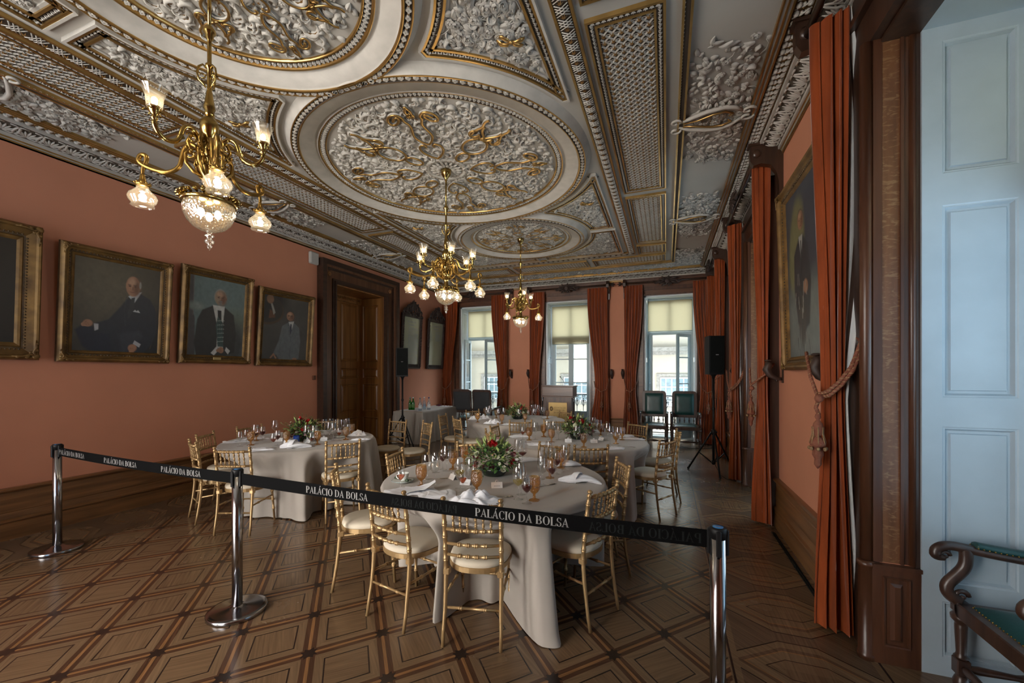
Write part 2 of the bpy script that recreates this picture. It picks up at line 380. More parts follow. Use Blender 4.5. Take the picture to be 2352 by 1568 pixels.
# ---------------------------------------------------------------- parquet floor
class NT:
    def __init__(s, nt): s.n = nt.nodes; s.l = nt.links
    def m(s, op, a, b=None, c=None):
        x = s.n.new('ShaderNodeMath'); x.operation = op
        for i, v in enumerate((a, b, c)):
            if v is None: continue
            if isinstance(v, (int, float)): x.inputs[i].default_value = v
            else: s.l.new(v, x.inputs[i])
        return x.outputs[0]
    def mix(s, f, a, b):
        x = s.n.new('ShaderNodeMix'); x.data_type = 'RGBA'
        s.l.new(f, x.inputs[0])
        for i, v in ((6, a), (7, b)):
            if isinstance(v, tuple): x.inputs[i].default_value = (*v, 1)
            else: s.l.new(v, x.inputs[i])
        return x.outputs[2]
def parquet(name, border=None, sh=(0, 0)):
    m, n, l, b = newmat(name); t = NT(m.node_tree)
    tc = n.new('ShaderNodeTexCoord'); sp = n.new('ShaderNodeSeparateXYZ'); l.new(tc.outputs['Object'], sp.inputs[0])
    X, Y = sp.outputs[0], sp.outputs[1]
    def grain(rz, sx, sy):
        mp = n.new('ShaderNodeMapping'); mp.inputs['Rotation'].default_value = (0, 0, rz); mp.inputs['Scale'].default_value = (1, 1, 1)
        l.new(tc.outputs['Object'], mp.inputs[0])
        m2 = n.new('ShaderNodeMapping'); m2.inputs['Scale'].default_value = (sx, sy, 1); l.new(mp.outputs[0], m2.inputs[0])
        z = n.new('ShaderNodeTexNoise'); z.inputs['Scale'].default_value = 1; z.inputs['Detail'].default_value = 6; z.inputs['Distortion'].default_value = .25
        l.new(m2.outputs[0], z.inputs['Vector']); return z.outputs[0]
    LT, OR, BR, DK, CE = (.150, .092, .050), (.205, .100, .040), (.066, .031, .017), (.022, .013, .010), (.140, .084, .045)
    if border is None:
        a = t.m('DIVIDE', t.m('ADD', X, .01), .55); bb = t.m('DIVIDE', t.m('SUBTRACT', Y, 2.11), .61)
        p = t.m('ADD', a, bb); q = t.m('SUBTRACT', a, bb)
        fp = t.m('PINGPONG', p, .5); fq = t.m('PINGPONG', q, .5)
        d = t.m('MINIMUM', fp, fq); sm = t.m('ADD', fp, fq)
        col = t.mix(t.m('LESS_THAN', d, .225), CE, DK)
        col = t.mix(t.m('LESS_THAN', d, .205), col, LT)
        col = t.mix(t.m('LESS_THAN', d, .088), col, BR)
        col = t.mix(t.m('LESS_THAN', d, .022), col, OR)
        cross = t.m('LESS_THAN', t.m('ADD', t.m('MAXIMUM', fp, fq), t.m('MULTIPLY', d, -.6)), .075)
        col = t.mix(t.m('MULTIPLY', cross, t.m('LESS_THAN', d, .060)), col, DK)
        idx = t.m('ADD', t.m('MULTIPLY', t.m('FLOOR', p), 7.13), t.m('MULTIPLY', t.m('FLOOR', q), 3.71))
        g1 = grain(.73, 3, 70); g2 = grain(-.73, 3, 70); edge_ = t.m('LESS_THAN', d, .205); par = t.m('PINGPONG', t.m('FLOOR', p), 1); sel = t.m('ADD', t.m('MULTIPLY', edge_, t.m('LESS_THAN', fp, fq)), t.m('MULTIPLY', t.m('SUBTRACT', 1, edge_), par))
        g = t.m('ADD', t.m('MULTIPLY', g1, sel), t.m('MULTIPLY', g2, t.m('SUBTRACT', 1, sel)))
    else:
        s_, w_ = (Y, X) if border == 'Y' else (X, Y)
        s_ = t.m('ADD', s_, sh[0]); w_ = t.m('ABSOLUTE', t.m('SUBTRACT', w_, sh[1]))
        yy = t.m('MULTIPLY', t.m('PINGPONG', t.m('DIVIDE', s_, .61), .5), .61)
        d = t.m('ADD', yy, t.m('MULTIPLY', t.m('MAXIMUM', t.m('SUBTRACT', w_, .10), 0), .75))
        col = t.mix(t.m('LESS_THAN', d, .262), (.105, .064, .038), DK)
        col = t.mix(t.m('LESS_THAN', d, .252), col, LT)
        col = t.mix(t.m('LESS_THAN', d, .195), col, (.100, .056, .032))
        col = t.mix(t.m('LESS_THAN', d, .165), col, OR)
        col = t.mix(t.m('LESS_THAN', d, .155), col, LT)
        col = t.mix(t.m('LESS_THAN', d, .085), col, DK)
        col = t.mix(t.m('LESS_THAN', d, .078), col, CE)
        edge = t.m('GREATER_THAN', w_, .345); col = t.mix(edge, col, LT)
        l1 = t.m('LESS_THAN', t.m('ABSOLUTE', t.m('SUBTRACT', w_, .385)), .006); col = t.mix(l1, col, DK)
        idx = t.m('FLOOR', t.m('DIVIDE', s_, .61))
        g1 = grain(0 if border == 'X' else PI/2, 3, 70); g2 = grain(PI/4, 3, 70); sel = t.m('GREATER_THAN', w_, .12)
        g = t.m('ADD', t.m('MULTIPLY', g1, t.m('SUBTRACT', 1, sel)), t.m('MULTIPLY', g2, sel))
    wn_ = n.new('ShaderNodeTexWhiteNoise'); wn_.noise_dimensions = '1D'; l.new(idx, wn_.inputs['W'])
    k = t.m('ADD', t.m('ADD', t.m('MULTIPLY', g, 1.35), .28), t.m('MULTIPLY', wn_.outputs[0], .28))
    vm = n.new('ShaderNodeVectorMath'); vm.operation = 'SCALE'; l.new(col, vm.inputs[0]); l.new(k, vm.inputs['Scale'])
    l.new(vm.outputs[0], b.inputs['Base Color'])
    wear = n.new('ShaderNodeTexNoise'); wear.inputs['Scale'].default_value = 1.7; wear.inputs['Detail'].default_value = 5; l.new(tc.outputs['Object'], wear.inputs['Vector'])
    mr = n.new('ShaderNodeMapRange'); mr.inputs[3].default_value = .12; mr.inputs[4].default_value = .36; l.new(wear.outputs[0], mr.inputs[0])
    l.new(mr.outputs[0], b.inputs['Roughness']); b.inputs['Specular IOR Level'].default_value = .55
    bp = n.new('ShaderNodeBump'); bp.inputs['Strength'].default_value = .12; bp.inputs['Distance'].default_value = .003
    l.new(g, bp.inputs['Height']); l.new(bp.outputs[0], b.inputs['Normal'])
    return m
fl = MB()
fx0, fx1, fy1, fy0 = -5.22, .33, 9.62, -1.05
fl.box(fx0, fx1, fy0, fy1, -.1, 0, 0)
fl.box(fx1, 1.9, fy0, fy1, -.1, 0, 1); fl.box(XL, fx0, fy0, fy1, -.1, 0, 2)
fl.box(XL-.8, XL, 6.20, 7.72, -.1, 0, 2); fl.box(XL, 1.9, fy1, YB+.5, -.1, 0, 3); fl.box(XL, 1.9, YF, fy0, -.1, 0, 4)
K['pq'] = parquet('parquet_field')
floor = struct(fl.build('floor', [K['pq'], parquet('parquet_border_right', 'Y', (.42, .73)), parquet('parquet_border_left', 'Y', (.2, -5.62)),
                       parquet('parquet_border_back', 'X', (0, 10.02)), parquet('parquet_border_front', 'X', (0, -1.45))]))
# ---------------------------------------------------------------- walls
def wall(name, boxes, mat='wall'):
    w = MB()
    for b in boxes: w.box(*b)
    return struct(w.build(name, K[mat]))
TH = .78
DY0, DY1, DTOP = 6.20, 7.72, 3.36                                # doorway in the left wall
wall('wall_left', [(XL-.72, XL, YF, DY0, 0, 4.3), (XL-.72, XL, DY1, YB+.5, 0, 4.3), (XL-.72, XL, DY0, DY1, DTOP, 4.3), (XL-.80, XL-.72, DY0, DY1, 0, 4.3)])
ys = [YF] + [a for w in WIN_R for a in w] + [YB+.5]
wall('wall_right', [(XR, XR+TH, ys[i], ys[i+1], 0, 4.3) for i in range(0, len(ys), 2)] + [(XR, XR+TH, y0, y1, WTOP+.03, 4.3) for y0, y1 in WIN_R])
xs = [XL-.72] + [a for w in WIN_B for a in w[:2]] + [XR+TH]
wall('wall_back', [(xs[i], xs[i+1], YB, YB+.5, 0, 4.3) for i in range(0, len(xs), 2)] + [(w[0], w[1], YB, YB+.5, WTOP+.03, 4.3) for w in WIN_B])
xf = [XL-.72] + [a for w in WIN_ADDED for a in w] + [XR+TH]
wall('wall_front', [(xf[i], xf[i+1], YF-.3, YF, 0, 4.3) for i in range(0, len(xf), 2)] + [(a, b, YF-.3, YF, WTOP, 4.3) for a, b in WIN_ADDED])
us = MB(); us.box(-18, XR+TH+.1, YF-.3, YB+.5, 4.31, 14); us.box(-18, XL-.82, YF-.3, YB+.5, -6, 4.31); struct(us.build('unseen_upper_storeys', K['stone']))  # unseen building mass, added to shade the facade across the street
# ---------------------------------------------------------------- wainscot (skirting of stacked boards)
def wains(name, a0, a1, axis, wpos, sgn, mat):
    # profile (out, z); extruded along axis from a0 to a1 on wall plane wpos, projecting sgn
    pr = [(0, 0), (.055, 0), (.055, .15), (.040, .158), (.040, .165), (.056, .175), (.056, .190), (.036, .20), (.030, .262), (.034, .268), (.034, .395), (.028, .402), (.028, .455),
          (.046, .462), (.060, .478), (.060, .490), (.045, .50), (0, .50)]
    M = Matrix(((0, 0, 1 if axis == 'X' else 0, 0), (0, 0, 0, 0), (0, 1, 0, 0), (0, 0, 0, 1)))
    w = MB(); v = []; n = len(pr)
    for a in (a0, a1):
        for o, z in pr: v.append((wpos+sgn*o, a, z) if axis == 'Y' else (a, wpos+sgn*o, z))
    w.add(v, [(i, (i+1) % n, n+(i+1) % n, n+i) for i in range(n)] + [tuple(range(n)), tuple(range(n, 2*n))], 0, False)
    return struct(w.build(name, K[mat]))
wains('baseboard_left', YF, 5.80, 'Y', XL, 1, 'wainY')
wains('baseboard_left.001', 8.12, YB, 'Y', XL, 1, 'wainY')
for i in range(0, len(ys), 2):
    a0 = ys[i] if i == 0 else ys[i]+.24; a1 = ys[i+1]-.24 if i < len(ys)-2 else YB
    if a1-a0 > .1: wains('baseboard_right' + ('.%03d' % (i//2) if i else ''), a0, a1, 'Y', XR, -1, 'wainY')
for i in range(0, len(xs), 2):
    a0 = max(XL, xs[i]+(.2 if i else 0)); a1 = min(XR, xs[i+1]-(.2 if i < len(xs)-2 else 0))
    if a1-a0 > .08: wains('baseboard_back' + ('.%03d' % (i//2) if i else ''), a0, a1, 'X', YB, -1, 'wainX')
# ---------------------------------------------------------------- panel helper: raised and fielded panel in a local xz plane
def fpanel(mb, x0, x1, z0, z1, M, depth=.012, rim=.035, mat=0, prof=None):
    """moulded recessed panel drawn on plane y=0 of M (towards -y)"""
    pr = prof or [(0, 0), (.004, -.012), (.012, -.014), (.020, -.004), (.028, .010), (.040, .010), (rim+.03, -.004)]
    v = []; f = []
    for o, y in pr:
        v += [(x0+o, y, z0+o), (x1-o, y, z0+o), (x1-o, y, z1-o), (x0+o, y, z1-o)]
    for i in range(len(pr)-1):
        for j in range(4):
            k = (j+1) % 4; f.append((i*4+j, i*4+k, i*4+4+k, i*4+4+j))
    f.append(tuple((len(pr)-1)*4+j for j in range(4)))
    v = np.array(v) @ np.array(M.to_3x3()).T + np.array(M.translation)
    mb.add(v, f, mat, False)
def leafdoor(mb, w, h, M, zs, mat=0, st=.11, th=.045):
    """stiles, rails and fielded panels; front face towards -y of M. zs = list of (z0,z1) panels"""
    zz = [0] + [a for p in zs for a in p] + [h]
    mb.box(0, st, 0, th, 0, h, mat, M); mb.box(w-st, w, 0, th, 0, h, mat, M)
    for i in range(0, len(zz), 2): mb.box(st, w-st, 0, th, zz[i], zz[i+1], mat, M)
    for a, b in zs:
        fpanel(mb, st, w-st, a, b, M, mat=mat); mb.box(st, w-st, th-.006, th, a, b, mat, M)
# ---------------------------------------------------------------- doorway in the left wall
d1 = MB()   # casing
def casing_strip(mb, o0, o1, x0, x1, mat):   # frame ring around the opening, offset o0..o1 from opening edge, thickness x0..x1 off wall
    mb.box(XL+x0, XL+x1, DY0-o1, DY0-o0, 0, DTOP+o1, mat); mb.box(XL+x0, XL+x1, DY1+o0, DY1+o1, 0, DTOP+o1, mat)
    mb.box(XL+x0, XL+x1, DY0-o0, DY1+o0, DTOP+o0, DTOP+o1, mat)
casing_strip(d1, 0, .035, 0, .10, 1); casing_strip(d1, .035, .075, 0, .075, 1); casing_strip(d1, .075, .225, 0, .05, 0)
casing_strip(d1, .225, .255, 0, .085, 1); casing_strip(d1, .255, .30, 0, .12, 0); casing_strip(d1, .30, .39, 0, .15, 1)
door = struct(d1.build('door_1', [K['casing'], K['darkY']]))
rs = MB()
for yy in (DY0-.15, DY1+.15):
    for k in range(8):
        a = k*PI/4; rs.ball((XL+.055, yy+.030*math.cos(a), DTOP+.15+.030*math.sin(a)), .016, 6, 4)
    rs.ball((XL+.06, yy, DTOP+.15), .014, 6, 4)
rs.build('rosette', K['door'], door)
PZ = [(.12, .62), (.74, 1.38), (1.50, 1.74), (1.88, 3.18)]
lf = MB()
# shut leaves at the back of the recess and the panelled far reveal
Mb = Matrix.Translation((XL-.64, DY0, 0)) @ Matrix.Rotation(PI/2, 4, 'Z')
leafdoor(lf, .76, DTOP-.16, Mb, PZ); leafdoor(lf, .76, DTOP-.16, Mb @ Matrix.Translation((.765, 0, 0)), PZ)
lf.build('door_leaf', K['door'], door)
lf = MB(); Mr = Matrix.Translation((XL-.66, DY1-.004, 0)); 
leafdoor(lf, .66, DTOP-.03, Matrix.Translation((XL-.66, DY1-.05, 0)), PZ)
leafdoor(lf, .66, DTOP-.03, Matrix.Translation((XL, DY0+.05, 0)) @ Matrix.Rotation(PI, 4, 'Z'), PZ)
lf.build('reveal_panel', K['door'], door)
hd = MB(); hd.box(XL-.64, XL-.60, DY0, DY1, DTOP-.16, DTOP, 0); hd.box(XL-.66, XL, DY0, DY1, DTOP-.02, DTOP, 0)
rg = random.Random(3)
for i in range(26):
    y = DY0+.08+i*(DY1-DY0-.16)/25; P = [(XL-.585, y+.04*math.cos(a)*(1-a/7), DTOP-.085+(.035*(1-a/8))*math.sin(a+(i % 2)*PI)) for a in np.linspace(0, 5, 9)]
    hd.tube(P, .008, 5)
hd.build('carved_header', K['door'], door)
hg = MB()
for z in (.5, 1.9, 2.9): hg.lathe([(.0, -.05), (.012, -.045), (.012, .045), (0, .05)], 8, (XL-.60, DY0+.03, z))
hg.build('hinge', K['steel'], door)
# ---------------------------------------------------------------- back windows
def letterbox(mb, x0, x1, z0, z1, y0, y1, t, mat=0):
    mb.box(x0, x0+t, y0, y1, z0, z1, mat); mb.box(x1-t, x1, y0, y1, z0, z1, mat); mb.box(x0+t, x1-t, y0, y1, z0, z0+t, mat); mb.box(x0+t, x1-t, y0, y1, z1-t, z1, mat)
def casement(mb, w, h, M, lowz, bars, t=.045, fr=.065, mat=0, gl=None):
    mb.box(0, fr, 0, t, 0, h, mat, M); mb.box(w-fr, w, 0, t, 0, h, mat, M)
    mb.box(fr, w-fr, 0, t, 0, .10, mat, M); mb.box(fr, w-fr, 0, t, h-.07, h, mat, M)
    for z in bars: mb.box(fr, w-fr, .008, t-.008, z-.014, z+.014, mat, M)
    if lowz > .12:
        mb.box(fr, w-fr, 0, t, lowz-.06, lowz, mat, M); mb.box(fr, w-fr, .012, t-.012, .1, lowz-.06, mat, M)
    if gl is not None: gl.box(fr, w-fr, t/2-.002, t/2+.002, lowz, h-.07, 0, M)
def back_window(i, x0, x1, zb, is_open):
    w = MB()     # wood casing round the opening
    for o0, o1, dpt, mt in ((0, .03, .07, 1), (.03, .13, .035, 0), (.13, .175, .075, 1)):
        w.box(x0-o1, x0-o0, YB-dpt, YB, 0, WTOP+o1, mt); w.box(x1+o0, x1+o1, YB-dpt, YB, 0, WTOP+o1, mt); w.box(x0-o0, x1+o0, YB-dpt, YB, WTOP+o0, WTOP+o1, mt)
    w.box(x0-.42, x1+.42, YB-.055, YB, WTOP+.175, ZCOR, 0)
    w.box(x0-.42, x1+.42, YB-.075, YB, WTOP+.19, WTOP+.21, 1); w.box(x0-.42, x1+.42, YB-.10, YB, ZCOR-.05, ZCOR-.01, 1)
    win = struct(w.build('window_%d' % i, [K['brownX'], K['brown']]))
    r = MB()     # white panelled reveals and soffit
    M1 = Matrix.Translation((x0+.045, YB+.0, 0)) @ Matrix.Rotation(PI/2, 4, 'Z')
    leafdoor(r, .46, WTOP, M1, [(.12, .80), (.92, 1.9), (2.0, 3.38)], st=.08, th=.04)
    M2 = Matrix.Translation((x1-.045, YB+.46, 0)) @ Matrix.Rotation(-PI/2, 4, 'Z')
    leafdoor(r, .46, WTOP, M2, [(.12, .80), (.92, 1.9), (2.0, 3.38)], st=.08, th=.04)
    r.box(x0, x1, YB, YB+.48, WTOP-.03, WTOP+.03, 0)
    r.build('window_reveal', K['white'], win)
    f = MB(); g = MB()
    yf = YB+.38; a0, a1 = x0+.06, x1-.06; zt = 2.58
    letterbox(f, a0, a1, .0, WTOP-.03, yf, yf+.06, .05)
    f.box(a0+.05, a1-.05, yf, yf+.06, zt, zt+.07, 0); f.box((a0+a1)/2-.02, (a0+a1)/2+.02, yf, yf+.05, zt+.07, WTOP-.08, 0)
    g.box(a0+.05, a1-.05, yf+.028, yf+.032, zt+.07, WTOP-.08, 0)
    f.build('window_frame', K['wframe'], win)
    cw = (a1-a0-.10)/2; bars = (1.32, 1.95)
    for k in (0, 1):
        cf = MB()
        if is_open: 
            ang = PI/2*1.08 if k == 0 else -PI/2*1.08
            M = (Matrix.Translation((a0+.05, yf, .05)) @ Matrix.Rotation(-PI/2*.93, 4, 'Z')) if k == 0 else (Matrix.Translation((a1-.05, yf, .05)) @ Matrix.Rotation(PI/2*.55, 4, 'Z') @ Matrix.Translation((-cw, 0, 0)))
        else:
            M = Matrix.Translation((a0+.05+k*cw, yf, .05))
        casement(cf, cw, zt-.06, M, .56, bars, gl=g)
        cf.build('casement', K['wframe'], win)
    g.build('window_glass', K['pane'], win)
    bl = MB(); yb = YB+.33
    bl.box(x0+.085, x1-.085, yb, yb+.002, zb, WTOP-.07, 0); bl.lathe([(.012, x0+.085), (.012, x1-.085)], 8, (0, 0, 0), 1, M=Matrix.Translation((0, yb, zb)) @ Matrix.Rotation(PI/2, 4, 'Y'))
    ob = MB(); 
    b1 = MB(); b1.add([(x0+.085, yb, zb), (x1-.085, yb, zb), (x1-.085, yb, WTOP-.07), (x0+.085, yb, WTOP-.07)], [(0, 1, 2, 3)], 0, False)
    b1.lathe([(.010, 0), (.010, x1-x0-.17)], 8, mat=1, M=Matrix.Translation((x0+.085, yb, zb)) @ Matrix.Rotation(PI/2, 4, 'Y'))
    b1.lathe([(.025, 0), (.025, x1-x0-.17)], 8, mat=1, M=Matrix.Translation((x0+.085, yb, WTOP-.055)) @ Matrix.Rotation(PI/2, 4, 'Y'))
    b1.build('roller_blind', [K['blind'], K['wframe']], win)
    return win
for i, (x0, x1, zb) in enumerate(WIN_B): back_window(i+1, x0, x1, zb, i != 1)
# ---------------------------------------------------------------- right windows: oak jambs, white shutters
def right_window(i, y0, y1):
    win = None; w = MB()
    for yj, sg in ((y1, 1), (y0, -1)):
        # casing on wall face, standing proud
        w.box(XR-.05, XR, *sorted((yj+sg*.0, yj+sg*.20)), 0, WTOP+.20, 1)
        w.box(XR-.085, XR, *sorted((yj+sg*.20, yj+sg*.245)), 0, WTOP+.245, 1)
        # jamb: roll moulding, grooves, oak field, mouldings
        F = lambda x: x
        w.lathe([(.030, .56), (.030, WTOP)], 14, (XR-.058, yj+.012*sg, 0), 2)
        w.box(XR-.035, XR+.005, *sorted((yj, yj-sg*.016)), .56, WTOP, 2)
        w.lathe([(.008, .56), (.008, WTOP)], 8, (XR-.022, yj-sg*.008, 0), 2)
        w.box(XR+.005, XR+.085, *sorted((yj, yj-sg*.010)), .56, WTOP, 0)
        w.box(XR+.085, XR+.100, *sorted((yj, yj-sg*.022)), .56, WTOP, 2)
        w.box(XR+.100, XR+.125, *sorted((yj, yj-sg*.012)), .56, WTOP, 2)
        w.lathe([(.018, .56), (.018, WTOP)], 10, (XR+.140, yj-sg*.008, 0), 2)
        w.box(XR+.150, XR+.170, *sorted((yj, yj-sg*.020)), 0, WTOP, 1)
        # plinth with a raised panel
        w.lathe([(.046, 0), (.046, .03), (.040, .035), (.040, .525), (.048, .530), (.048, .545), (.034, .556)], 14, (XR-.055, yj+.010*sg, 0), 2)
        w.box(XR-.045, XR+.170, *sorted((yj, yj-sg*.030)), 0, .54, 2); w.box(XR-.045, XR+.172, *sorted((yj, yj-sg*.040)), .53, .552, 2)
        Mp = Matrix.Translation((XR-.045, yj-sg*.031, 0)) if sg > 0 else Matrix.Translation((XR+.170, yj-sg*.031, 0)) @ Matrix.Rotation(PI, 4, 'Z')
        fpanel(w, .045, .170, .10, .49, Mp, mat=2, prof=[(0, .0), (.004, -.010), (.012, -.008), (.018, .006), (.030, .006), (.050, -.014), (.060, -.014)])
    w.box(XR-.05, XR, y0, y1, WTOP, WTOP+.20, 1); w.box(XR-.085, XR, y0-.2, y1+.2, WTOP+.20, WTOP+.245, 1); w.box(XR, XR+.17, y0, y1, WTOP-.02, WTOP+.03, 1)
    w.box(XR-.04, XR, y0-.245, y1+.245, WTOP+.245, ZCOR, 1)
    win = struct(w.build('window_%d' % i, [K['oak'], K['dark'], K['brown']]))
    r = MB()
    for yj, sg in ((y1, 1), (y0, -1)):
        M = Matrix.Translation((XR+.17, yj-.004-.03, 0)) if sg > 0 else Matrix.Translation((XR+.17+.56, yj+.034, 0)) @ Matrix.Rotation(PI, 4, 'Z')
        h = WTOP; st = .09; wd = .56
        zz = [(.10, .40), (.50, 1.335), (1.49, 2.52), (2.69, 3.40)] 
        r.box(0, .085, 0, .05, 0, h, 0, M); r.box(.385, wd, 0, .05, 0, h, 0, M)
        e = [0] + [a for p in zz for a in p] + [h]
        for k in range(0, len(e), 2): r.box(.085, .385, 0, .05, e[k], e[k+1], 0, M)
        for a, b in zz: fpanel(r, .085, .385, a, b, M, prof=[(0, 0), (.006, .004), (.012, .004), (.022, .022), (.036, .022), (.040, .012), (.05, .012)])
    r.box(XR+.17, XR+TH, y0, y1, WTOP-.02, WTOP+.03, 0)
    r.build('shutter_panel', K['shutter'], win)
    f = MB(); g = MB(); xf = 1.80
    M = Matrix.Translation((xf, y1-.05, 0)) @ Matrix.Rotation(-PI/2, 4, 'Z'); ww = y1-y0-.10
    f.box(0, .05, 0, .06, 0, WTOP-.02, 0, M); f.box(ww-.05, ww, 0, .06, 0, WTOP-.02, 0, M); f.box(.05, ww-.05, 0, .06, 2.58, 2.65, 0, M); f.box(.05, ww-.05, 0, .06, WTOP-.08, WTOP-.02, 0, M)
    for k in (0, 1): casement(f, (ww-.1)/2, 2.53, M @ Matrix.Translation((.05+k*(ww-.1)/2, 0, .05)), .56, (1.32, 1.95), gl=g)
    g.box(.05, ww-.05, .028, .032, 2.65, WTOP-.08, 0, M)
    f.build('window_frame', K['wframe'], win); g.build('window_glass', K['pane'], win)
    b1 = MB(); b1.add([(xf-.03, y0+.05, 2.50), (xf-.03, y1-.05, 2.50), (xf-.03, y1-.05, WTOP-.07), (xf-.03, y0+.05, WTOP-.07)], [(0, 1, 2, 3)], 0, False)
    b1.lathe([(.010, 0), (.010, y1-y0-.10)], 8, mat=1, M=Matrix.Translation((xf-.03, y0+.05, 2.50)) @ Matrix.Rotation(-PI/2, 4, 'X')); b1.build('roller_blind', [K['blind'], K['wframe']], win)
for i, (y0, y1) in enumerate(WIN_R): right_window(4+i, y0, y1)
# ---------------------------------------------------------------- outside: balcony railings, street facade
def railing(x0, x1, label):
    t = thing('balcony_railing', label, 'railing', ((x0+x1)/2, YB+.78, 0)); w = x1-x0
    b = MB(); b.box(-w/2, w/2, -.02, .02, 1.02, 1.05); b.box(-w/2, w/2, -.012, .012, .93, .945); b.box(-w/2, w/2, -.015, .015, .30, .325); b.box(-w/2, w/2, -.015, .015, .08, .10)
    b.build('rail', K['iron'], t)
    p = MB(); n = max(2, int(w/.17))
    def spiral(cx, cz, r, s=1, turns=1.6, ph=0):
        return [(cx+s*r*(1-.55*q)*math.cos(ph+q*turns*2*PI), 0, cz+r*(1-.55*q)*math.sin(ph+q*turns*2*PI)) for q in np.linspace(0, 1, 14)]
    for k in range(n):
        x = -w/2 + (k+.5)*w/n
        p.tube([(x, 0, .325), (x, 0, .42), (x, 0, .93)], [.013, .009, .011], 6)
        p.box(x-.035, x+.035, -.006, .006, .36, .375); p.box(x-.035, x+.035, -.006, .006, .43, .445); p.box(x-.035, x-.022, -.006, .006, .36, .445); p.box(x+.022, x+.035, -.006, .006, .36, .445)
        for s in (-1, 1):
            p.tube(spiral(x+s*.034, .86, .030, s), .006, 5); p.tube(spiral(x+s*.03, .985, .026, s), .005, 5); p.tube(spiral(x+s*.042, .20, .05, s), .007, 5)
            p.tube([(x, 0, .70), (x+s*.02, 0, .76), (x+s*.045, 0, .80), (x+s*.05, 0, .84)], .007, 5)
    p.build('scrollwork', K['iron'], t)
    s = MB(); s.box(-w/2-.1, w/2+.1, -.30, .10, -.10, .05); s.build('balcony_slab', K['stoneg'], t)
    return t
railing(-5.7, -4.2, 'iron balcony railing outside the leftmost back window, behind the two black backed armchairs')
railing(-3.1, -1.7, 'iron balcony railing seen through the shut middle window beside the lectern')
railing(-.65, .85, 'iron balcony railing outside the right back window, behind the two green leather armchairs')
FY = 17.5
fb = thing('facade_building', 'cream rendered house across the street, seen through the back windows', 'building', (-2, FY, 0))
w = MB(); w.box(-14, 12, 0, 3, -6, 5.2); w.build('wall', K['stone'], fb)
w = MB(); w.box(-14, 12, -.22, 0, 2.50, 2.66); w.box(-14, 12, -.12, 0, 2.36, 2.50); w.build('cornice', K['stoneg'], fb)
def fwin(xc, z0, z1, wd, nx, nz):
    f = MB(); x0, x1 = xc-wd/2, xc+wd/2
    letterbox(f, x0-.14, x1+.14, z0-.14, z1+.14, -.06, .0, .12, 1); letterbox(f, x0, x1, z0, z1, -.045, .0, .05)
    for k in range(1, nx): f.box(x0+k*wd/nx-.02, x0+k*wd/nx+.02, -.04, 0, z0, z1)
    for k in range(1, nz): f.box(x0, x1, -.038, 0, z0+k*(z1-z0)/nz-.02, z0+k*(z1-z0)/nz+.02)
    o = f.build('window', [K['white'], K['stoneg']], fb); g = MB(); g.box(x0, x1, -.012, -.001, z0, z1); g.build('pane', K['darkwin'], o)
for xc, z0, z1, wd, nx, nz in ((-5.45, .42, 1.46, 1.05, 4, 3), (-1.65, .42, 1.46, 1.05, 4, 3), (2.32, .30, 1.46, 1.10, 5, 3), (5.6, .42, 1.46, 1.05, 4, 3)):
    fwin(xc, z0, z1, wd, nx, nz)
dp = MB(); dp.lathe([(.05, -5), (.05, 5.1)], 10, (-6.75, -.14, 0)); dp.build('downpipe', K['pipe'], fb)
st = MB(); st.box(-20, 20, YB+1.2, FY, -6.1, -6); struct(st.build('street_ground', K['stoneg']))
# ---------------------------------------------------------------- ceiling
ce = MB(); ce.box(XL-.8, XR+TH, YF-.3, YB+.5, ZC, ZC+.25)
ceil = struct(ce.build('ceiling', K['plaster']))
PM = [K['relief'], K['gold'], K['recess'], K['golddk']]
rnd = random.Random(11)
def tmpl(fn):
    b = MB(); fn(b); V = np.concatenate(b.V); F = []
    return b
def stampT(dst, src, Ts, flat=None):
    """stamp every piece of a template MB at matrices"""
    V = np.concatenate(src.V); Ts = np.array([np.array(t) for t in Ts], float)
    if len(Ts) == 0: return
    vv = np.einsum('tij,nj->tni', Ts[:, :3, :3], V) + Ts[:, None, :3, 3]
    for a, m, s in src.F:
        dst.F.append(((a[None] + (np.arange(len(Ts))*len(V))[:, None, None] + dst.n).reshape(-1, a.shape[1]), m, s))
    dst.V.append(vv.reshape(-1, 3)); dst.n += len(Ts)*len(V)
def leafT(L=.06, W=.026, h=.026, n=5, curl=0, mat=0):       # relief leaf lying under the ceiling (relief goes to -z)
    b = MB(); v = []; f = []
    for i in range(n+1):
        t = i/n; w = W*math.sin(PI*min(1, .12+t*.88))**.8*(1-.25*t) if i < n else .001; a = curl*t
        cx, cy = (L*math.sin(a*1.0)/max(.001, curl) if curl else L*t), (L*(1-math.cos(a))/curl if curl else 0)
        nx, ny = -math.sin(a), math.cos(a); z = -h*(.35+.65*math.sin(PI*t))
        v += [(cx+nx*w, cy+ny*w, -.0005), (cx+nx*w*.55, cy+ny*w*.55, z), (cx, cy, z*.55), (cx-nx*w*.55, cy-ny*w*.55, z), (cx-nx*w, cy-ny*w, -.0005)]
    for i in range(n):
        for j in range(4): f.append((i*5+j, i*5+j+1, i*5+j+6, i*5+j+5))
    b.add(v, f, mat, True); return b
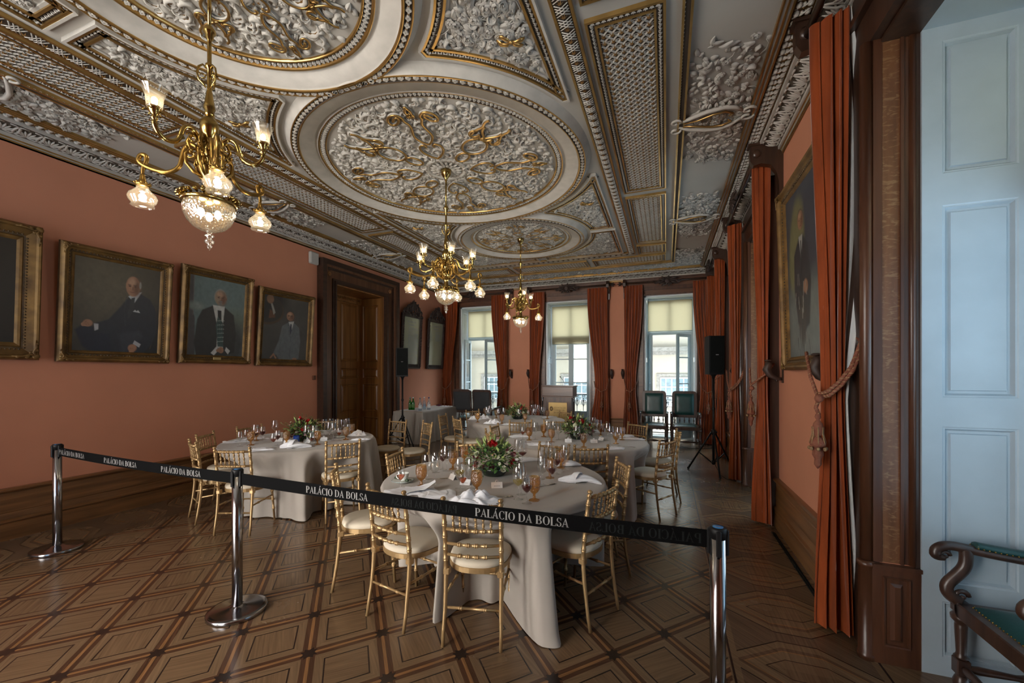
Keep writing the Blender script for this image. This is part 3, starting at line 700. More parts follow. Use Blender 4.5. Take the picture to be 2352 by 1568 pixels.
def roseT(r=.035, h=.028):
    b = MB()
    for k, (rr, hh, n) in enumerate(((r, h*.55, 5), (r*.68, h*.85, 5), (r*.36, h, 3))):
        for j in range(n):
            a = 2*PI*j/n+k*.6; c, s = math.cos(a), math.sin(a); w = rr*.62
            pts = [(rr*.25, -w*.5, -hh*.5), (rr*.25, w*.5, -hh*.5), (rr*.8, w*.95, -hh), (rr*.8, -w*.95, -hh), (rr*1.05, w*.6, -hh*.55), (rr*1.05, -w*.6, -hh*.55)]
            v = [(x*c-y*s, x*s+y*c, z) for x, y, z in pts]; b.add(v, [(0, 1, 2, 3), (3, 2, 4, 5)], 0, True)
    b.ball((0, 0, -h*.7), r*.22, 5, 3); return b
def curlT(r=.05, w=.014, mat=0, recess=True, turns=.62):          # acanthus C-scroll with lobed edge and a dark gilt sliver inside
    b = MB(); n = 9; v = []; f = []
    for i in range(n+1):
        t = i/n; a = PI*.1+t*turns*2*PI; rr = r*(1-.45*t); ww = w*(.25+math.sin(PI*min(1, t*1.05))*(1+.25*math.cos(t*28))); z = -.032*(.4+.6*math.sin(PI*t))
        for k, (o, zz) in enumerate(((-1, 0), (-.4, z), (.5, z*.8), (1, 0))):
            q = rr+o*ww; v.append((q*math.cos(a), q*math.sin(a), zz))
    for i in range(n):
        for j in range(3): f.append((i*4+j, i*4+j+1, i*4+j+5, i*4+j+4))
    b.add(v, f, mat, True)
    if recess:
        v = []; f = []; m = 6
        for i in range(m+1):
            t = i/m; a = PI*.35+t*turns*1.35*PI; rr = r*(.72-.28*t); ww = .0085*math.sin(PI*t)+.0008
            v += [((rr-ww)*math.cos(a), (rr-ww)*math.sin(a), -.014), ((rr+ww)*math.cos(a), (rr+ww)*math.sin(a), -.016)]
        for i in range(m): f.append((2*i, 2*i+1, 2*i+3, 2*i+2))
        b.add(v, f, 3, True)
    return b
def flowerT(r=.02, n=5, mat=1, h=.012):
    b = MB()
    v = [(0, 0, -h)]; f = []
    for j in range(2*n):
        a = PI*j/n; q = r if j % 2 == 0 else r*.38; v.append((q*math.cos(a), q*math.sin(a), -h*.35 if j % 2 == 0 else -h*.9))
    for j in range(2*n): f.append((0, 1+j, 1+(j+1) % (2*n)))
    b.add(v, f, mat, False); return b
def lobeT(w, l, mat=0, h=.012):      # pierced lace unit: four lobed plaque with eyelets read as dark gaps
    b = MB(); P = []
    for j in range(16):
        a = 2*PI*j/16; q = .5*(1.0-.30*(1 if j % 4 == 2 else 0)+.08*(1 if j % 4 == 0 else 0)); P.append((q*w*math.cos(a), q*l*math.sin(a)))
    v = [(x, y, 0) for x, y in P]+[(x*.86, y*.86, -h) for x, y in P]+[(x*.22, y*.22, -h) for x, y in P]+[(x*.16, y*.16, -h*.3) for x, y in P]
    f = [(r*16+j, r*16+(j+1) % 16, (r+1)*16+(j+1) % 16, (r+1)*16+j) for r in range(3) for j in range(16)]
    b.add(v, f, mat, False); return b
def chevT(w, l, mat=0, h=.010):      # small V of two leaves, for leaf-and-dart borders
    b = MB()
    for s in (-1, 1):
        b.add([(0, 0, 0), (s*w*.5, l*.35, -h), (s*w*.46, l*.85, 0), (0, l*.45, -h)], [(0, 1, 2, 3)], mat, False)
    b.add([(-w*.1, l*.45, -h*.5), (0, l*.3, -h), (w*.1, l*.45, -h*.5), (0, l*.8, -h)], [(0, 1, 2, 3)], mat, False)
    return b
def at(x, y, rz=0, s=1, z=0): return TM(x, y, ZC+z, rz, s)
def strip(mb, P, o0, o1, z0, z1, mat, closed=True):
    """band between offsets o0,o1 to the left of path P: flat face at z0..z1 (below ceiling)"""
    P = np.array(P, float); n = len(P)
    T = (np.roll(P, -1, 0)-np.roll(P, 1, 0)) if closed else np.gradient(P, axis=0)
    T /= np.linalg.norm(T, axis=1)[:, None]; N = np.stack([-T[:, 1], T[:, 0]], 1)
    if closed:    # mitre at sharp corners
        d1_ = P-np.roll(P, 1, 0); d1_ /= np.linalg.norm(d1_, axis=1)[:, None]; n1 = np.stack([-d1_[:, 1], d1_[:, 0]], 1)
        k = np.clip((N*n1).sum(1), .35, 1); N = N/k[:, None]
    a = P+N*o0; b = P+N*o1; v = []; f = []
    for i in range(n):
        v += [(a[i][0], a[i][1], ZC-z0), (a[i][0], a[i][1], ZC-z1), (b[i][0], b[i][1], ZC-z1), (b[i][0], b[i][1], ZC-z0)]
    for i in range(n if closed else n-1):
        j = (i+1) % n
        for q in range(3): f.append((i*4+q, i*4+q+1, j*4+q+1, j*4+q))
    mb.add(v, f, mat, False)
def along(P, step, off=0, closed=True):
    P = np.array(P, float); Q = np.vstack([P, P[:1]]) if closed else P
    d = np.linalg.norm(np.diff(Q, axis=0), axis=1); s = np.concatenate([[0], np.cumsum(d)]); n = max(1, int(s[-1]/step)); out = []
    for k in range(n):
        q = (k+.5)*s[-1]/n; i = min(len(d)-1, np.searchsorted(s, q)-1); t = (q-s[i])/d[i]; p = Q[i]*(1-t)+Q[i+1]*t; a = math.atan2(*(Q[i+1]-Q[i])[::-1])
        out.append((p[0]-off*math.sin(a), p[1]+off*math.cos(a), a))
    return out
RC = [(CX, 1.62, 1.13), (CX, 4.30, 1.64), (CX, 6.97, 1.13)]
LB = lobeT(.050, .042); CH = chevT(.034, .034)
def ring_moulding(cx, cy, R):
    big = R > 1.5; ri = 1.30 if big else .80
    b = MB(); w_in = .085; ro = R-.075
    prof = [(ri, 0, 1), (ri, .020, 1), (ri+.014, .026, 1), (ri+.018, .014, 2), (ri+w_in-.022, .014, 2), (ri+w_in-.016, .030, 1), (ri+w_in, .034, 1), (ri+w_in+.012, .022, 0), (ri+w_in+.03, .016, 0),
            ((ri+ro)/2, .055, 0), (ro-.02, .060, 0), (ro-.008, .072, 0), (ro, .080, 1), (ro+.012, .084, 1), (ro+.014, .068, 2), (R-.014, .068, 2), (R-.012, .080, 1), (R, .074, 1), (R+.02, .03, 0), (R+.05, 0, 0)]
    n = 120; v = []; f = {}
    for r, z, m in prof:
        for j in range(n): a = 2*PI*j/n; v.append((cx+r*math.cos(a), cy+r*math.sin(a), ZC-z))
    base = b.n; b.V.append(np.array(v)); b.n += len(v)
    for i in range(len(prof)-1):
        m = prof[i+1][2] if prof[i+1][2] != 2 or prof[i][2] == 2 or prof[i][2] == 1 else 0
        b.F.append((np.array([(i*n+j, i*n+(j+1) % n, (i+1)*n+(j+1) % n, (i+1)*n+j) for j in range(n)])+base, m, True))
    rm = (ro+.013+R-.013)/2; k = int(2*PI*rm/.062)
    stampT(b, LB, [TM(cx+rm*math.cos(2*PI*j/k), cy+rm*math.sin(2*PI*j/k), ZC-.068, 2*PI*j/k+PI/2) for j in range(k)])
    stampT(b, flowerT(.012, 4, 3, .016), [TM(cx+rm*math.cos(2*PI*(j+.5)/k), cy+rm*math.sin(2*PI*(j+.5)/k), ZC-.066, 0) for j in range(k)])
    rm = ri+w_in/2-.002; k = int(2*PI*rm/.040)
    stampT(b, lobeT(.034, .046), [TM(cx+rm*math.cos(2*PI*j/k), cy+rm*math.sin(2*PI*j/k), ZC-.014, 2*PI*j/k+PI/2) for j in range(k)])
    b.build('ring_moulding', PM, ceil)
for r in RC: ring_moulding(*r)
# medallions: gilt strapwork over acanthus relief
def strapA():
    L = []
    h = []
    for s in (-1, 1):
        p = [(.30, 0), (.36, s*.07), (.46, s*.125), (.55, s*.12), (.585, s*.07), (.56, s*.035), (.535, s*.05)]
        L.append(p)
        p = [(.585, s*.005), (.64, s*.06), (.74, s*.10), (.84, s*.075), (.93, s*.055), (1.02, s*.10)]
        cxx, cyy = 1.02, s*.175
        p += [(cxx+(.095*(1-.68*q))*math.cos(s*(-1.4+q*9.5)), cyy+(.095*(1-.68*q))*math.sin(s*(-1.4+q*8.5))) for q in np.linspace(0, 1, 15)]
        L.append(p)
        L.append([(1.10, 0), (1.07, s*.035), (1.04, s*.02), (1.05, s*.0)] + [(1.12, s*.03), (1.16, s*.015), (1.20, 0)])
    return L
def strapB():
    el = lambda c, a, b, n=20: [(c+a*math.cos(t), b*math.sin(t)) for t in np.linspace(0, 2*PI, n)]
    L = [el(.40, .10, .065), el(.66, .155, .125)]
    for s in (-1, 1):
        L.append([(.78, s*.09), (.86, -s*.01), (.95, -s*.09), (1.02, -s*.10)])
        L.append([(.92, s*.13)] + [(.86+.055*math.cos(q), s*(.125+.05*math.sin(q))) for q in np.linspace(0, 5.2, 10)] + [(.80, s*.03)])
        L.append([(.83, s*.14), (.92, s*.15), (1.0, s*.11), (1.08, s*.14), (1.13, s*.12)])
    return L
CUR = [curlT(.050, .013), curlT(.036, .011), curlT(.066, .016), curlT(.045, .012, turns=.8)]
LVS = [leafT(.07, .022), leafT(.055, .020, curl=.9), leafT(.085, .020, curl=1.4), leafT(.05, .024)]
def medallion(cx, cy, R, sc_, nrel):
    g = MB(); paths = []
    for k in range(8):
        a0 = k*PI/4 + .20
        for p in (strapA() if k % 2 == 0 else strapB()):
            q = np.array(p)*sc_; 
            # smooth by Chaikin
            for _ in range(2):
                q = np.vstack([q[:1], np.stack([q[:-1]*.75+q[1:]*.25, q[:-1]*.25+q[1:]*.75], 1).reshape(-1, 2), q[-1:]])
            x = cx+q[:, 0]*math.cos(a0)-q[:, 1]*math.sin(a0); y = cy+q[:, 0]*math.sin(a0)+q[:, 1]*math.cos(a0)
            paths.append(np.stack([x, y], 1)); P3 = np.stack([x, y, np.full(len(x), ZC-.030)], 1)
            g.tube(P3-[0, 0, .006], .0135*sc_+.001, 6, 0, flat=.55, up=(0, 0, 1))
            g.tube(P3+[0, 0, .014], .012*sc_+.001, 4, 1, flat=1.2, up=(0, 0, 1))
    g.build('gilt_strapwork', [K['gold'], K['relief']], ceil)
    allp = np.vstack([p[::2] for p in paths]); rel = MB(); fl_ = [[] for _ in range(10)]
    pts = []; tries = 0
    cell = {}
    while len(pts) < nrel and tries < nrel*30:
        tries += 1; r = math.sqrt(rnd.uniform((.24*sc_)**2, (R-.05)**2)); a = rnd.uniform(0, 2*PI); x, y = cx+r*math.cos(a), cy+r*math.sin(a)
        dmin = .050 if len(pts) < nrel*.5 else .028
        ci, cj = int(x/.06), int(y/.06); bad = False
        for i in (-1, 0, 1):
            for j in (-1, 0, 1):
                for qx, qy in cell.get((ci+i, cj+j), ()):
                    if (qx-x)**2+(qy-y)**2 < dmin*dmin: bad = True
        if bad or (np.hypot(allp[:, 0]-x, allp[:, 1]-y).min() < .026): continue
        pts.append((x, y)); cell.setdefault((ci, cj), []).append((x, y))
        th = 8*(a-.2)/2; inb = .30 < r/sc_ < .80
        k = rnd.choice((0, 1, 2, 3, 0, 1)) if rnd.random() < .62 else 4+rnd.randrange(4)
        if r > R-.20 and rnd.random() < .5: k = 4+rnd.randrange(4)
        if rnd.random() < .06: k = 8
        s = rnd.uniform(.75, 1.15)
        T = TM(x, y, ZC-.002, rnd.uniform(0, 2*PI), s); 
        if rnd.random() < .5: T = T @ Matrix.Diagonal((1, -1, 1, 1))
        fl_[k].append(T)
    for k, t in enumerate(CUR): stampT(rel, t, fl_[k])
    for k, t in enumerate(LVS): stampT(rel, t, fl_[4+k])
    stampT(rel, roseT(.028, .024), fl_[8])
    # gilt flowers on net inside the straps
    fT = []
    for k in range(8):
        a0 = k*PI/4+.20
        for rr, tt in ([(.42, 0), (.50, .03), (.50, -.03), (.68, 0), (.74, .04), (.74, -.04), (.82, 0), (.90, 0), (.98, .03), (.98, -.03)] if k % 2 == 0 else [(.40, 0), (.58, .03), (.58, -.03), (.66, 0), (.66, .07), (.66, -.07), (.74, .04), (.74, -.04), (.95, .0)]):
            rr *= sc_; tt *= sc_; fT.append(TM(cx+rr*math.cos(a0)-tt*math.sin(a0), cy+rr*math.sin(a0)+tt*math.cos(a0), ZC-.012, k))
    stampT(rel, flowerT(.016, 5, 3, .010), fT)
    # centre boss: layered leaves and pierced collar
    for rr, n, t in ((.06, 14, leafT(.075, .020, .02)), (.115, 18, leafT(.075, .018, .02))):
        stampT(rel, t, [TM(cx+rr*math.cos(2*PI*j/n), cy+rr*math.sin(2*PI*j/n), ZC-.012, 2*PI*j/n) for j in range(n)])
    rel.lathe([(.235*sc_+.02, 0), (.235*sc_+.015, -.022), (.205*sc_, -.024), (.195*sc_, -.004)], 40, (cx, cy, ZC), 0, caps=False)
    n = 30; stampT(rel, flowerT(.010, 4, 3, .008), [TM(cx+(.222*sc_+.008)*math.cos(2*PI*j/n), cy+(.222*sc_+.008)*math.sin(2*PI*j/n), ZC-.024) for j in range(n)])
    rel.build('medallion_relief', PM, ceil)
medallion(CX, 1.62, .80, .62, 480)
medallion(CX, 4.30, 1.30, 1.0, 1350)
medallion(CX, 6.97, .80, .62, 480)
# straight bands -------------------------------------------------------------
# off = distance from the long axis; on the back wall the same bands lie the same distance from the wall
OW = XR-CX            # 3.585
YA = -.6
def band_path(off):   # U-shaped path: down the left side, across the back, up the right side
    yb = YB-(OW-off); return [(CX-off, YA), (CX-off, yb), (CX+off, yb), (CX+off, YA)]
def ustrip(mb, o0, o1, z0, z1, mat):
    for (xa, xb) in ((CX-o1, CX-o0), (CX+o0, CX+o1)): mb.box(xa, xb, YA, YB-(OW-o1), ZC-z1, ZC-z0, mat)
    mb.box(CX-o0, CX+o0, YB-(OW-o0), YB-(OW-o1), ZC-z1, ZC-z0, mat)
def ustamps(mb, t, off, step, z, flip=0, ymin=YA):
    yb = YB-(OW-off); T = []
    n = int((yb-ymin)/step)
    for k in range(n):
        y = yb-(k+.5)*step
        T.append(TM(CX+off, y, ZC-z, PI/2+flip)); T.append(TM(CX-off, y, ZC-z, -PI/2+flip))
    n = int(2*off/step)
    for k in range(n): T.append(TM(CX-off+(k+.5)*2*off/n, yb, ZC-z, PI+flip))
    stampT(mb, t, T)
b = MB()
YLAST = 8.52
# lace rail with gilt rosettes
for (a, c2, z, m) in ((1.735, 1.755, .03, 1), (1.755, 1.860, .022, 2), (1.860, 1.880, .03, 1)):
    for (xa, xb) in ((CX-c2, CX-a), (CX+a, CX+c2)): b.box(xa, xb, YA, YLAST+(c2-1.735), ZC-z, ZC, m)
    b.box(CX-a, CX+a, YLAST+(a-1.735), YLAST+(c2-1.735), ZC-z, ZC, m)
T = []; TF = []
net = MB()
for s in (-1, 1):
    net.add([(-.005, s*.05, 0), (.005, s*.05, 0), (.045, -s*.0, -.010), (.035, 0, -.010)], [(0, 1, 2, 3)], 0, False)
    net.add([(.035, 0, -.010), (.045, 0, -.010), (.085, s*.05, 0), (.075, s*.05, 0)], [(0, 1, 2, 3)], 0, False)
net2 = MB(); 
for k in range(3):
    for s in (-1, 1): net2.tube([(-.035+k*.023, -s*.046, -.004), (-.012+k*.023, 0, -.010), (.012+k*.023, s*.046, -.004)], .0042, 4, 0)
for k in range(int((YLAST+.05-YA)/.11)):
    y = YLAST+.02-k*.11
    for s in (-1, 1):
        T.append(TM(CX+s*1.8075, y-.055, ZC-.024, PI/2)); TF.append(TM(CX+s*1.8075, y, ZC-.026))
for k in range(32):
    x = CX-1.75+k*.11+.05; T.append(TM(x+.055, YLAST+.0725, ZC-.024, 0)); TF.append(TM(x, YLAST+.0725, ZC-.026))
stampT(b, net2, T); stampT(b, flowerT(.026, 6, 3, .022), TF)
b.build('lace_rail', PM, ceil)
# lattice panels
def lattice(mb, x0, x1, y0, y1):
    for a, c2, z, m in ((0, .018, .032, 1), (.018, .062, .018, 2), (.062, .078, .026, 1)):
        mb.box(x0+a, x0+c2, y0+a, y1-a, ZC-z, ZC, m); mb.box(x1-c2, x1-a, y0+a, y1-a, ZC-z, ZC, m)
        mb.box(x0+c2, x1-c2, y0+a, y0+c2, ZC-z, ZC, m); mb.box(x0+c2, x1-c2, y1-c2, y1-a, ZC-z, ZC, m)
    T = []
    for xx, r in ((x0+.024, -PI/2), (x1-.024, PI/2)):
        n = int((y1-y0-.06)/.038); T += [TM(xx, y0+.03+(k+.5)*(y1-y0-.06)/n, ZC-.018, r) for k in range(n)]
    for yy, r in ((y0+.024, 0), (y1-.024, PI)):
        n = int((x1-x0-.06)/.038); T += [TM(x0+.03+(k+.5)*(x1-x0-.06)/n, yy, ZC-.018, r) for k in range(n)]
    stampT(mb, CH, T)
    u0, u1, w0, w1 = x0+.078, x1-.078, y0+.078, y1-.078
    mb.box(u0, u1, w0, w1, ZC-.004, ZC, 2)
    d = .064; nx = max(1, round((u1-u0)/d)); ny = max(1, round((w1-w0)/d)); dx, dy = (u1-u0)/nx, (w1-w0)/ny
    cell = MB()
    for s in (-1, 1):
        ang = math.atan2(dy, s*dx); L = math.hypot(dx, dy)/2; c, sn = math.cos(ang), math.sin(ang); hw = .0042
        cell.add([(-L*c-hw*sn, -L*sn+hw*c, -.004), (L*c-hw*sn, L*sn+hw*c, -.004), (L*c, L*sn, -.017), (-L*c, -L*sn, -.017), (L*c+hw*sn, L*sn-hw*c, -.004), (-L*c+hw*sn, -L*sn-hw*c, -.004)], [(0, 1, 2, 3), (3, 2, 4, 5)], 0, False)
    cell.add([(-dx/2, -.004, -.012), (dx/2, -.004, -.012), (dx/2, .004, -.012), (-dx/2, .004, -.012)], [(0, 1, 2, 3)], 0, False)
    stampT(mb, cell, [TM(u0+(i+.5)*dx, w0+(j+.5)*dy, ZC) for i in range(nx) for j in range(ny)])
    stampT(mb, flowerT(.025, 5, 3, .022), [TM(u0+(i+.5)*dx, w0+(j+.5)*dy, ZC-.010, (i*7+j*3) % 5) for i in range(nx) for j in range(ny) if True])
for s in (-1, 1):
    for y0, y1 in ((.60, 2.68), (2.82, 5.70), (5.86, 7.98), (8.12, 8.72)):
        q = MB(); x0, x1 = sorted((CX+s*1.925, CX+s*2.455)); lattice(q, x0, x1, y0, y1); q.build('lattice_panel', PM, ceil)
for x0, x1 in ((-4.90, -3.42), (-3.30, -1.61), (-1.49, -.01)):
    q = MB(); lattice(q, x0, x1, 8.84, 9.37); q.build('lattice_panel', PM, ceil)
# outer rails
b = MB()
for a, c2, z, m in ((2.555, 2.572, .04, 1), (2.572, 2.608, .03, 2), (2.608, 2.625, .04, 1), (3.170, 3.182, .03, 1), (3.182, 3.200, .022, 0), (3.200, 3.212, .036, 1), (3.212, 3.230, .028, 0), (3.230, 3.242, .042, 1),
                    (3.242, 3.372, .012, 3), (3.372, 3.395, .05, 0)): ustrip(b, a, c2, 0, z, m)
ustamps(b, CH, 2.578, .036, .030)
kn = MB(); kn.ball((0, .030, -.008), .022, 6, 4, sc=(1.1, 1, .9)); kn.ball((0, -.032, -.008), .022, 6, 4, sc=(1.1, 1, .9)); kn.ball((0, 0, -.010), .015, 6, 4); kn.ball((.034, 0, -.004), .009, 5, 3, 1); kn.tube([(-.03, -.05, -.01), (0, 0, -.02), (.03, .05, -.01)], .006, 4)
ustamps(b, kn, 3.307, .070, .012)
b.build('rail_moulding', PM, ceil)
# cornice: pierced palmette frieze sloping to the wall
co_ = MB(); o0, o1, z0, z1 = 3.395, OW-.004, .045, ZC-ZCOR
def uslope(mb, a, za, c2, zc, mat, off=0):
    v = []
    for o, z in ((a, za), (c2, zc)):
        for x, y in band_path(o): v.append((x, y, ZC-z))
    mb.add(v, [(i, i+1, 5+i, 4+i) for i in range(3)], mat, False)
uslope(co_, o0, z0, o1-.02, z1-.02, 4)
for a, c2, za, zc, m in ((o1-.045, o1-.030, z1-.045, z1+.0, 0), (o1-.030, o1-.018, z1-.030, z1+.012, 1), (o1-.018, o1+.004, z1-.02, z1+.020, 0), (o1-.012, o1+.004, z1+.018, z1+.034, 1), (o1-.006, o1+.004, z1+.03, z1+.05, 3)): ustrip(co_, a, c2, za, zc, m)
PW = .165
pal = MB(); HH = math.hypot(o1-.045-o0, z1-.05-z0)
def rib(P, r, fl=.6): pal.tube([(x, y, -.012-.006*math.sin(i)) for i, (x, y) in enumerate(P)], r, 4, 0, flat=fl, up=(0, 0, 1))
h = HH
for k in range(-3, 4):
    a = k*.42; L = h*(.80-.05*abs(k)); x1, y1 = .055*math.sin(a)*1.3, L*math.cos(a*.62)
    rib([(0, .01), (.3*x1, .35*y1), (x1*.85, .75*y1), (x1*1.25, y1*.98)], [.005, .0085, .0115, .004])
for s in (-1, 1):
    rib([(s*PW/2, .0), (s*(PW/2-.022), h*.35), (s*(PW/2-.012), h*.75), (s*(PW/2-.0), h*.96)], [.011, .014, .012, .008])
    rib([(s*(.055+.020*math.cos(q)), h*.20+.018*math.sin(q)) for q in np.linspace(-2.5, 2.6, 8)], .0062)
    rib([(0, .012), (s*.03, .008), (s*.06, .004), (s*PW/2, .012)], .009)
    rib([(s*.02, h*.93), (s*.05, h*.97), (s*PW/2, h*.93)], .009)
sl = math.atan2(z1-.05-z0, o1-.045-o0)
def ucorn(mb, t, step):
    T = []; off = o1-.045; yb = YB-(OW-off)
    for k in range(int((yb-YA)/step)):
        y = yb-(k+.5)*step
        T.append(TM(CX+off, y, ZC-(z1-.05), PI/2) @ Matrix.Rotation(sl, 4, 'X')); T.append(TM(CX-off, y, ZC-(z1-.05), -PI/2) @ Matrix.Rotation(sl, 4, 'X'))
    n = round(2*off/step)
    for k in range(n): T.append(TM(CX-off+(k+.5)*2*off/n, yb, ZC-(z1-.05), PI) @ Matrix.Rotation(sl, 4, 'X'))
    stampT(mb, t, T)
ucorn(co_, pal, PW)
co_.build('cornice', PM+[K['recesb']], ceil)
# spandrels: framed fields of flowers between the rings and the lace rail
def inpoly(P, x, y):
    c = False; n = len(P)
    for i in range(n):
        x1, y1 = P[i]; x2, y2 = P[i-1]
        if (y1 > y) != (y2 > y) and x < (x2-x1)*(y-y1)/(y2-y1)+x1: c = not c
    return c
def arc(cx, cy, r, a0, a1, n=24): return [(cx+r*math.cos(a), cy+r*math.sin(a)) for a in np.linspace(a0, a1, n)]
RT = [roseT(.042, .034), roseT(.030, .024)]; LF = [leafT(.062, .024, .020), leafT(.075, .026, .022, curl=.5), leafT(.05, .022, .018), leafT(.09, .02, .018, curl=1.0)]
def bouquet(mb, inside, bbox, n, dens=None, dmin=.034, zt=0):
    x0, x1, y0, y1 = bbox; pts = []; lists = [[] for _ in range(7)]; cell = {}; tries = 0
    while len(pts) < n and tries < n*12:
        tries += 1; x, y = rnd.uniform(x0, x1), rnd.uniform(y0, y1)
        if not inside(x, y) or (dens and rnd.random() > dens(x, y)): continue
        ci, cj = int(x/.05), int(y/.05)
        if any((qx-x)**2+(qy-y)**2 < dmin**2 for i in (-1, 0, 1) for j in (-1, 0, 1) for qx, qy in cell.get((ci+i, cj+j), ())): continue
        pts.append((x, y)); cell.setdefault((ci, cj), []).append((x, y))
        r = rnd.random(); k = 0 if r < .10 else 1 if r < .20 else 2+rnd.randrange(4) if r < .88 else 6
        lists[k].append(TM(x, y, ZC-zt-rnd.uniform(0, .012), rnd.uniform(0, 2*PI), rnd.uniform(.8, 1.2), rnd.uniform(-.25, .25)))
    for k in (0, 1): stampT(mb, RT[k], lists[k])
    for k in range(4): stampT(mb, LF[k], lists[2+k])
    stampT(mb, curlT(.034, .010, recess=False), lists[6])
    for k in range(max(3, n//14)):
        if not pts: break
        x, y = rnd.choice(pts); a = rnd.uniform(0, 2*PI); mb.tube([(x+.05*t*math.cos(a+.3*t), y+.05*t*math.sin(a+.3*t), ZC-zt-.016) for t in range(4)], .0035, 4)
def spandrel(P):
    b = MB(); ar = sum(P[i-1][0]*P[i][1]-P[i][0]*P[i-1][1] for i in range(len(P)))
    if ar < 0: P = P[::-1]
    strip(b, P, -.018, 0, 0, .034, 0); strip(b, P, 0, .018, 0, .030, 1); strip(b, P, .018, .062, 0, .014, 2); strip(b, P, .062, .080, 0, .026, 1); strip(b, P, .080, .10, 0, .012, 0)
    stampT(b, CH, [TM(x, y, ZC-.014, a) for x, y, a in along(P, .040, .022)])
    Pa = np.array(P); x0, y0 = Pa.min(0); x1, y1 = Pa.max(0)
    def ins(x, y): return inpoly(P, x, y) and np.hypot(Pa[:, 0]-x, Pa[:, 1]-y).min() > .125
    bouquet(b, ins, (x0, x1, y0, y1), int(1.1*(x1-x0)*(y1-y0)*520), dmin=.030)
    return b, (x0+x1)/2, (y0+y1)/2
def dens_path(P, st=.03):
    out = []
    for i in range(len(P)):
        a, c = np.array(P[i-1]), np.array(P[i]); n = max(1, int(np.linalg.norm(c-a)/st))
        out += [tuple(a+(c-a)*k/n) for k in range(n)]
    Q = np.array(out); n = len(Q); keep = np.ones(n, bool)
    for i in range(n):                       # blunt the needle-sharp tips
        a = Q[i]-Q[(i-3) % n]; b = Q[(i+3) % n]-Q[i]; c = a@b/(np.linalg.norm(a)*np.linalg.norm(b)+1e-9)
        if c < -.35: keep &= np.linalg.norm(Q-Q[i], axis=1) > .055
    return [tuple(q) for q in Q[keep]]
bow = MB()
for s, a in ((1, .3), (-1, .3), (1, 2.4), (-1, 2.5)):
    bow.tube([(0, 0, -.035), (.035*math.cos(s*a), .035*math.sin(s*a), -.045), (.075*math.cos(s*a*1.1), .075*math.sin(s*a*1.1), -.035), (.10*math.cos(s*a*1.25), .10*math.sin(s*a*1.25), -.02)], [.008, .018, .022, .014], 6, 1, flat=.5, up=(0, 0, 1))
bow.ball((0, 0, -.035), .018, 6, 4, 1)
for s in (-1, 1):
    for sy in (-1, 1):
        c2, c1 = RC[1][:2], (RC[0] if sy < 0 else RC[2])[:2]
        R2, R1, of = 1.765, 1.25, 1.64
        ye = c1[1]+(.03 if sy < 0 else -.03)
        a_rail = math.acos(of/R2)
        dy = abs(c2[1]-c1[1]); yy = (R2*R2-R1*R1+dy*dy)/(2*dy); xi = math.sqrt(R2*R2-yy*yy); ai = math.atan2(yy, xi)
        P = [(s*of, sy*(ye-c2[1])*sy)]; P = []
        P += [(CX+s*x, c2[1]+sy*y) for x, y in arc(0, 0, R2, a_rail, ai, 22)]
        a1i = math.atan2(dy-yy, xi)
        P += [(CX+s*x, c1[1]-sy*y) for x, y in arc(0, 0, R1, a1i, .03/R1, 20)][1:]
        P += [(CX+s*of, ye)]
        P = dens_path(P); bb, mx, my = spandrel(P)
        stampT(bb, bow, [TM(CX+s*1.40, c2[1]+sy*1.52, ZC, .5)])
        bb.build('flower_spandrel', PM, ceil)
    # corner fields beyond the last ring, and before the first
    for sy, cy, yend in ((1, RC[2][1], 8.46), (-1, RC[0][1], .14)):
        P = [(CX+s*1.25, cy+sy*.09), (CX+s*1.64, cy+sy*.09), (CX+s*1.64, yend), (CX+s*.09, yend)]
        P += [(CX+s*x, cy+sy*y) for x, y in arc(0, 0, 1.25, PI/2-.075, .075, 26)]
        bb, _, _ = spandrel(dens_path(P)); bb.build('flower_spandrel', PM, ceil)
# side bands of roses with shell cartouches
YC = [1.62, 4.30, 6.97]
def cart(mb, x, y, rz):
    M = TM(x, y, ZC, rz); q = MB()
    for s in (-1, 1):
        q.tube([(-.24, s*.02, -.04), (-.12, s*.05, -.05), (0, s*.10, -.05), (.10, s*.11, -.05), (.17, s*.06, -.05), (.14, s*.03, -.05)], [.006, .009, .010, .010, .010, .006], 6, 1)
        q.tube([(-.30, s*.03, -.03), (-.20, s*.09, -.04), (-.05, s*.15, -.04), (.08, s*.17, -.04), (.18, s*.13, -.04), (.25, s*.06, -.04)], [.010, .018, .022, .022, .020, .012], 6, 0)
        q.tube([(-.32+.05*math.cos(t)*(1-t/9), s*(.07+.05*math.sin(t)*(1-t/9)), -.045) for t in np.linspace(0, 5.5, 12)], .011, 6, 0)
        q.tube([(.30+.06*math.cos(t)*(1-t/9), s*(.05+.05*math.sin(t)*(1-t/9)), -.04) for t in np.linspace(0, 5.5, 12)], .012, 6, 0)
        for k in range(6): stampT(q, leafT(.06, .02), [TM(-.1+k*.06, s*.17, -.02, s*(1.2+.2*k))])
    stampT(q, flowerT(.012, 5, 3), [TM(-.08+i*.035, (j-1.5)*.035, -.035) for i in range(6) for j in range(4)])
    stampT(mb, q, [M])
for s in (-1, 1):
    bb = MB(); xa, xb = sorted((CX+s*2.66, CX+s*3.15))
    def dn(x, y): 
        d = min(abs(y-c) for c in YC+[9.6]); d2 = min(abs(y-c) for c in (2.95, 5.65, 8.3)); return (1 if d < .75 else max(0, 1-(d-.75)/.22))
    bouquet(bb, lambda x, y: True, (xa, xb, -.2, 9.9), 1000, dn, dmin=.028)
    for y in YC: cart(bb, CX+s*2.86, y, 0 if s > 0 else PI)
    bb.build('rose_band', PM, ceil)
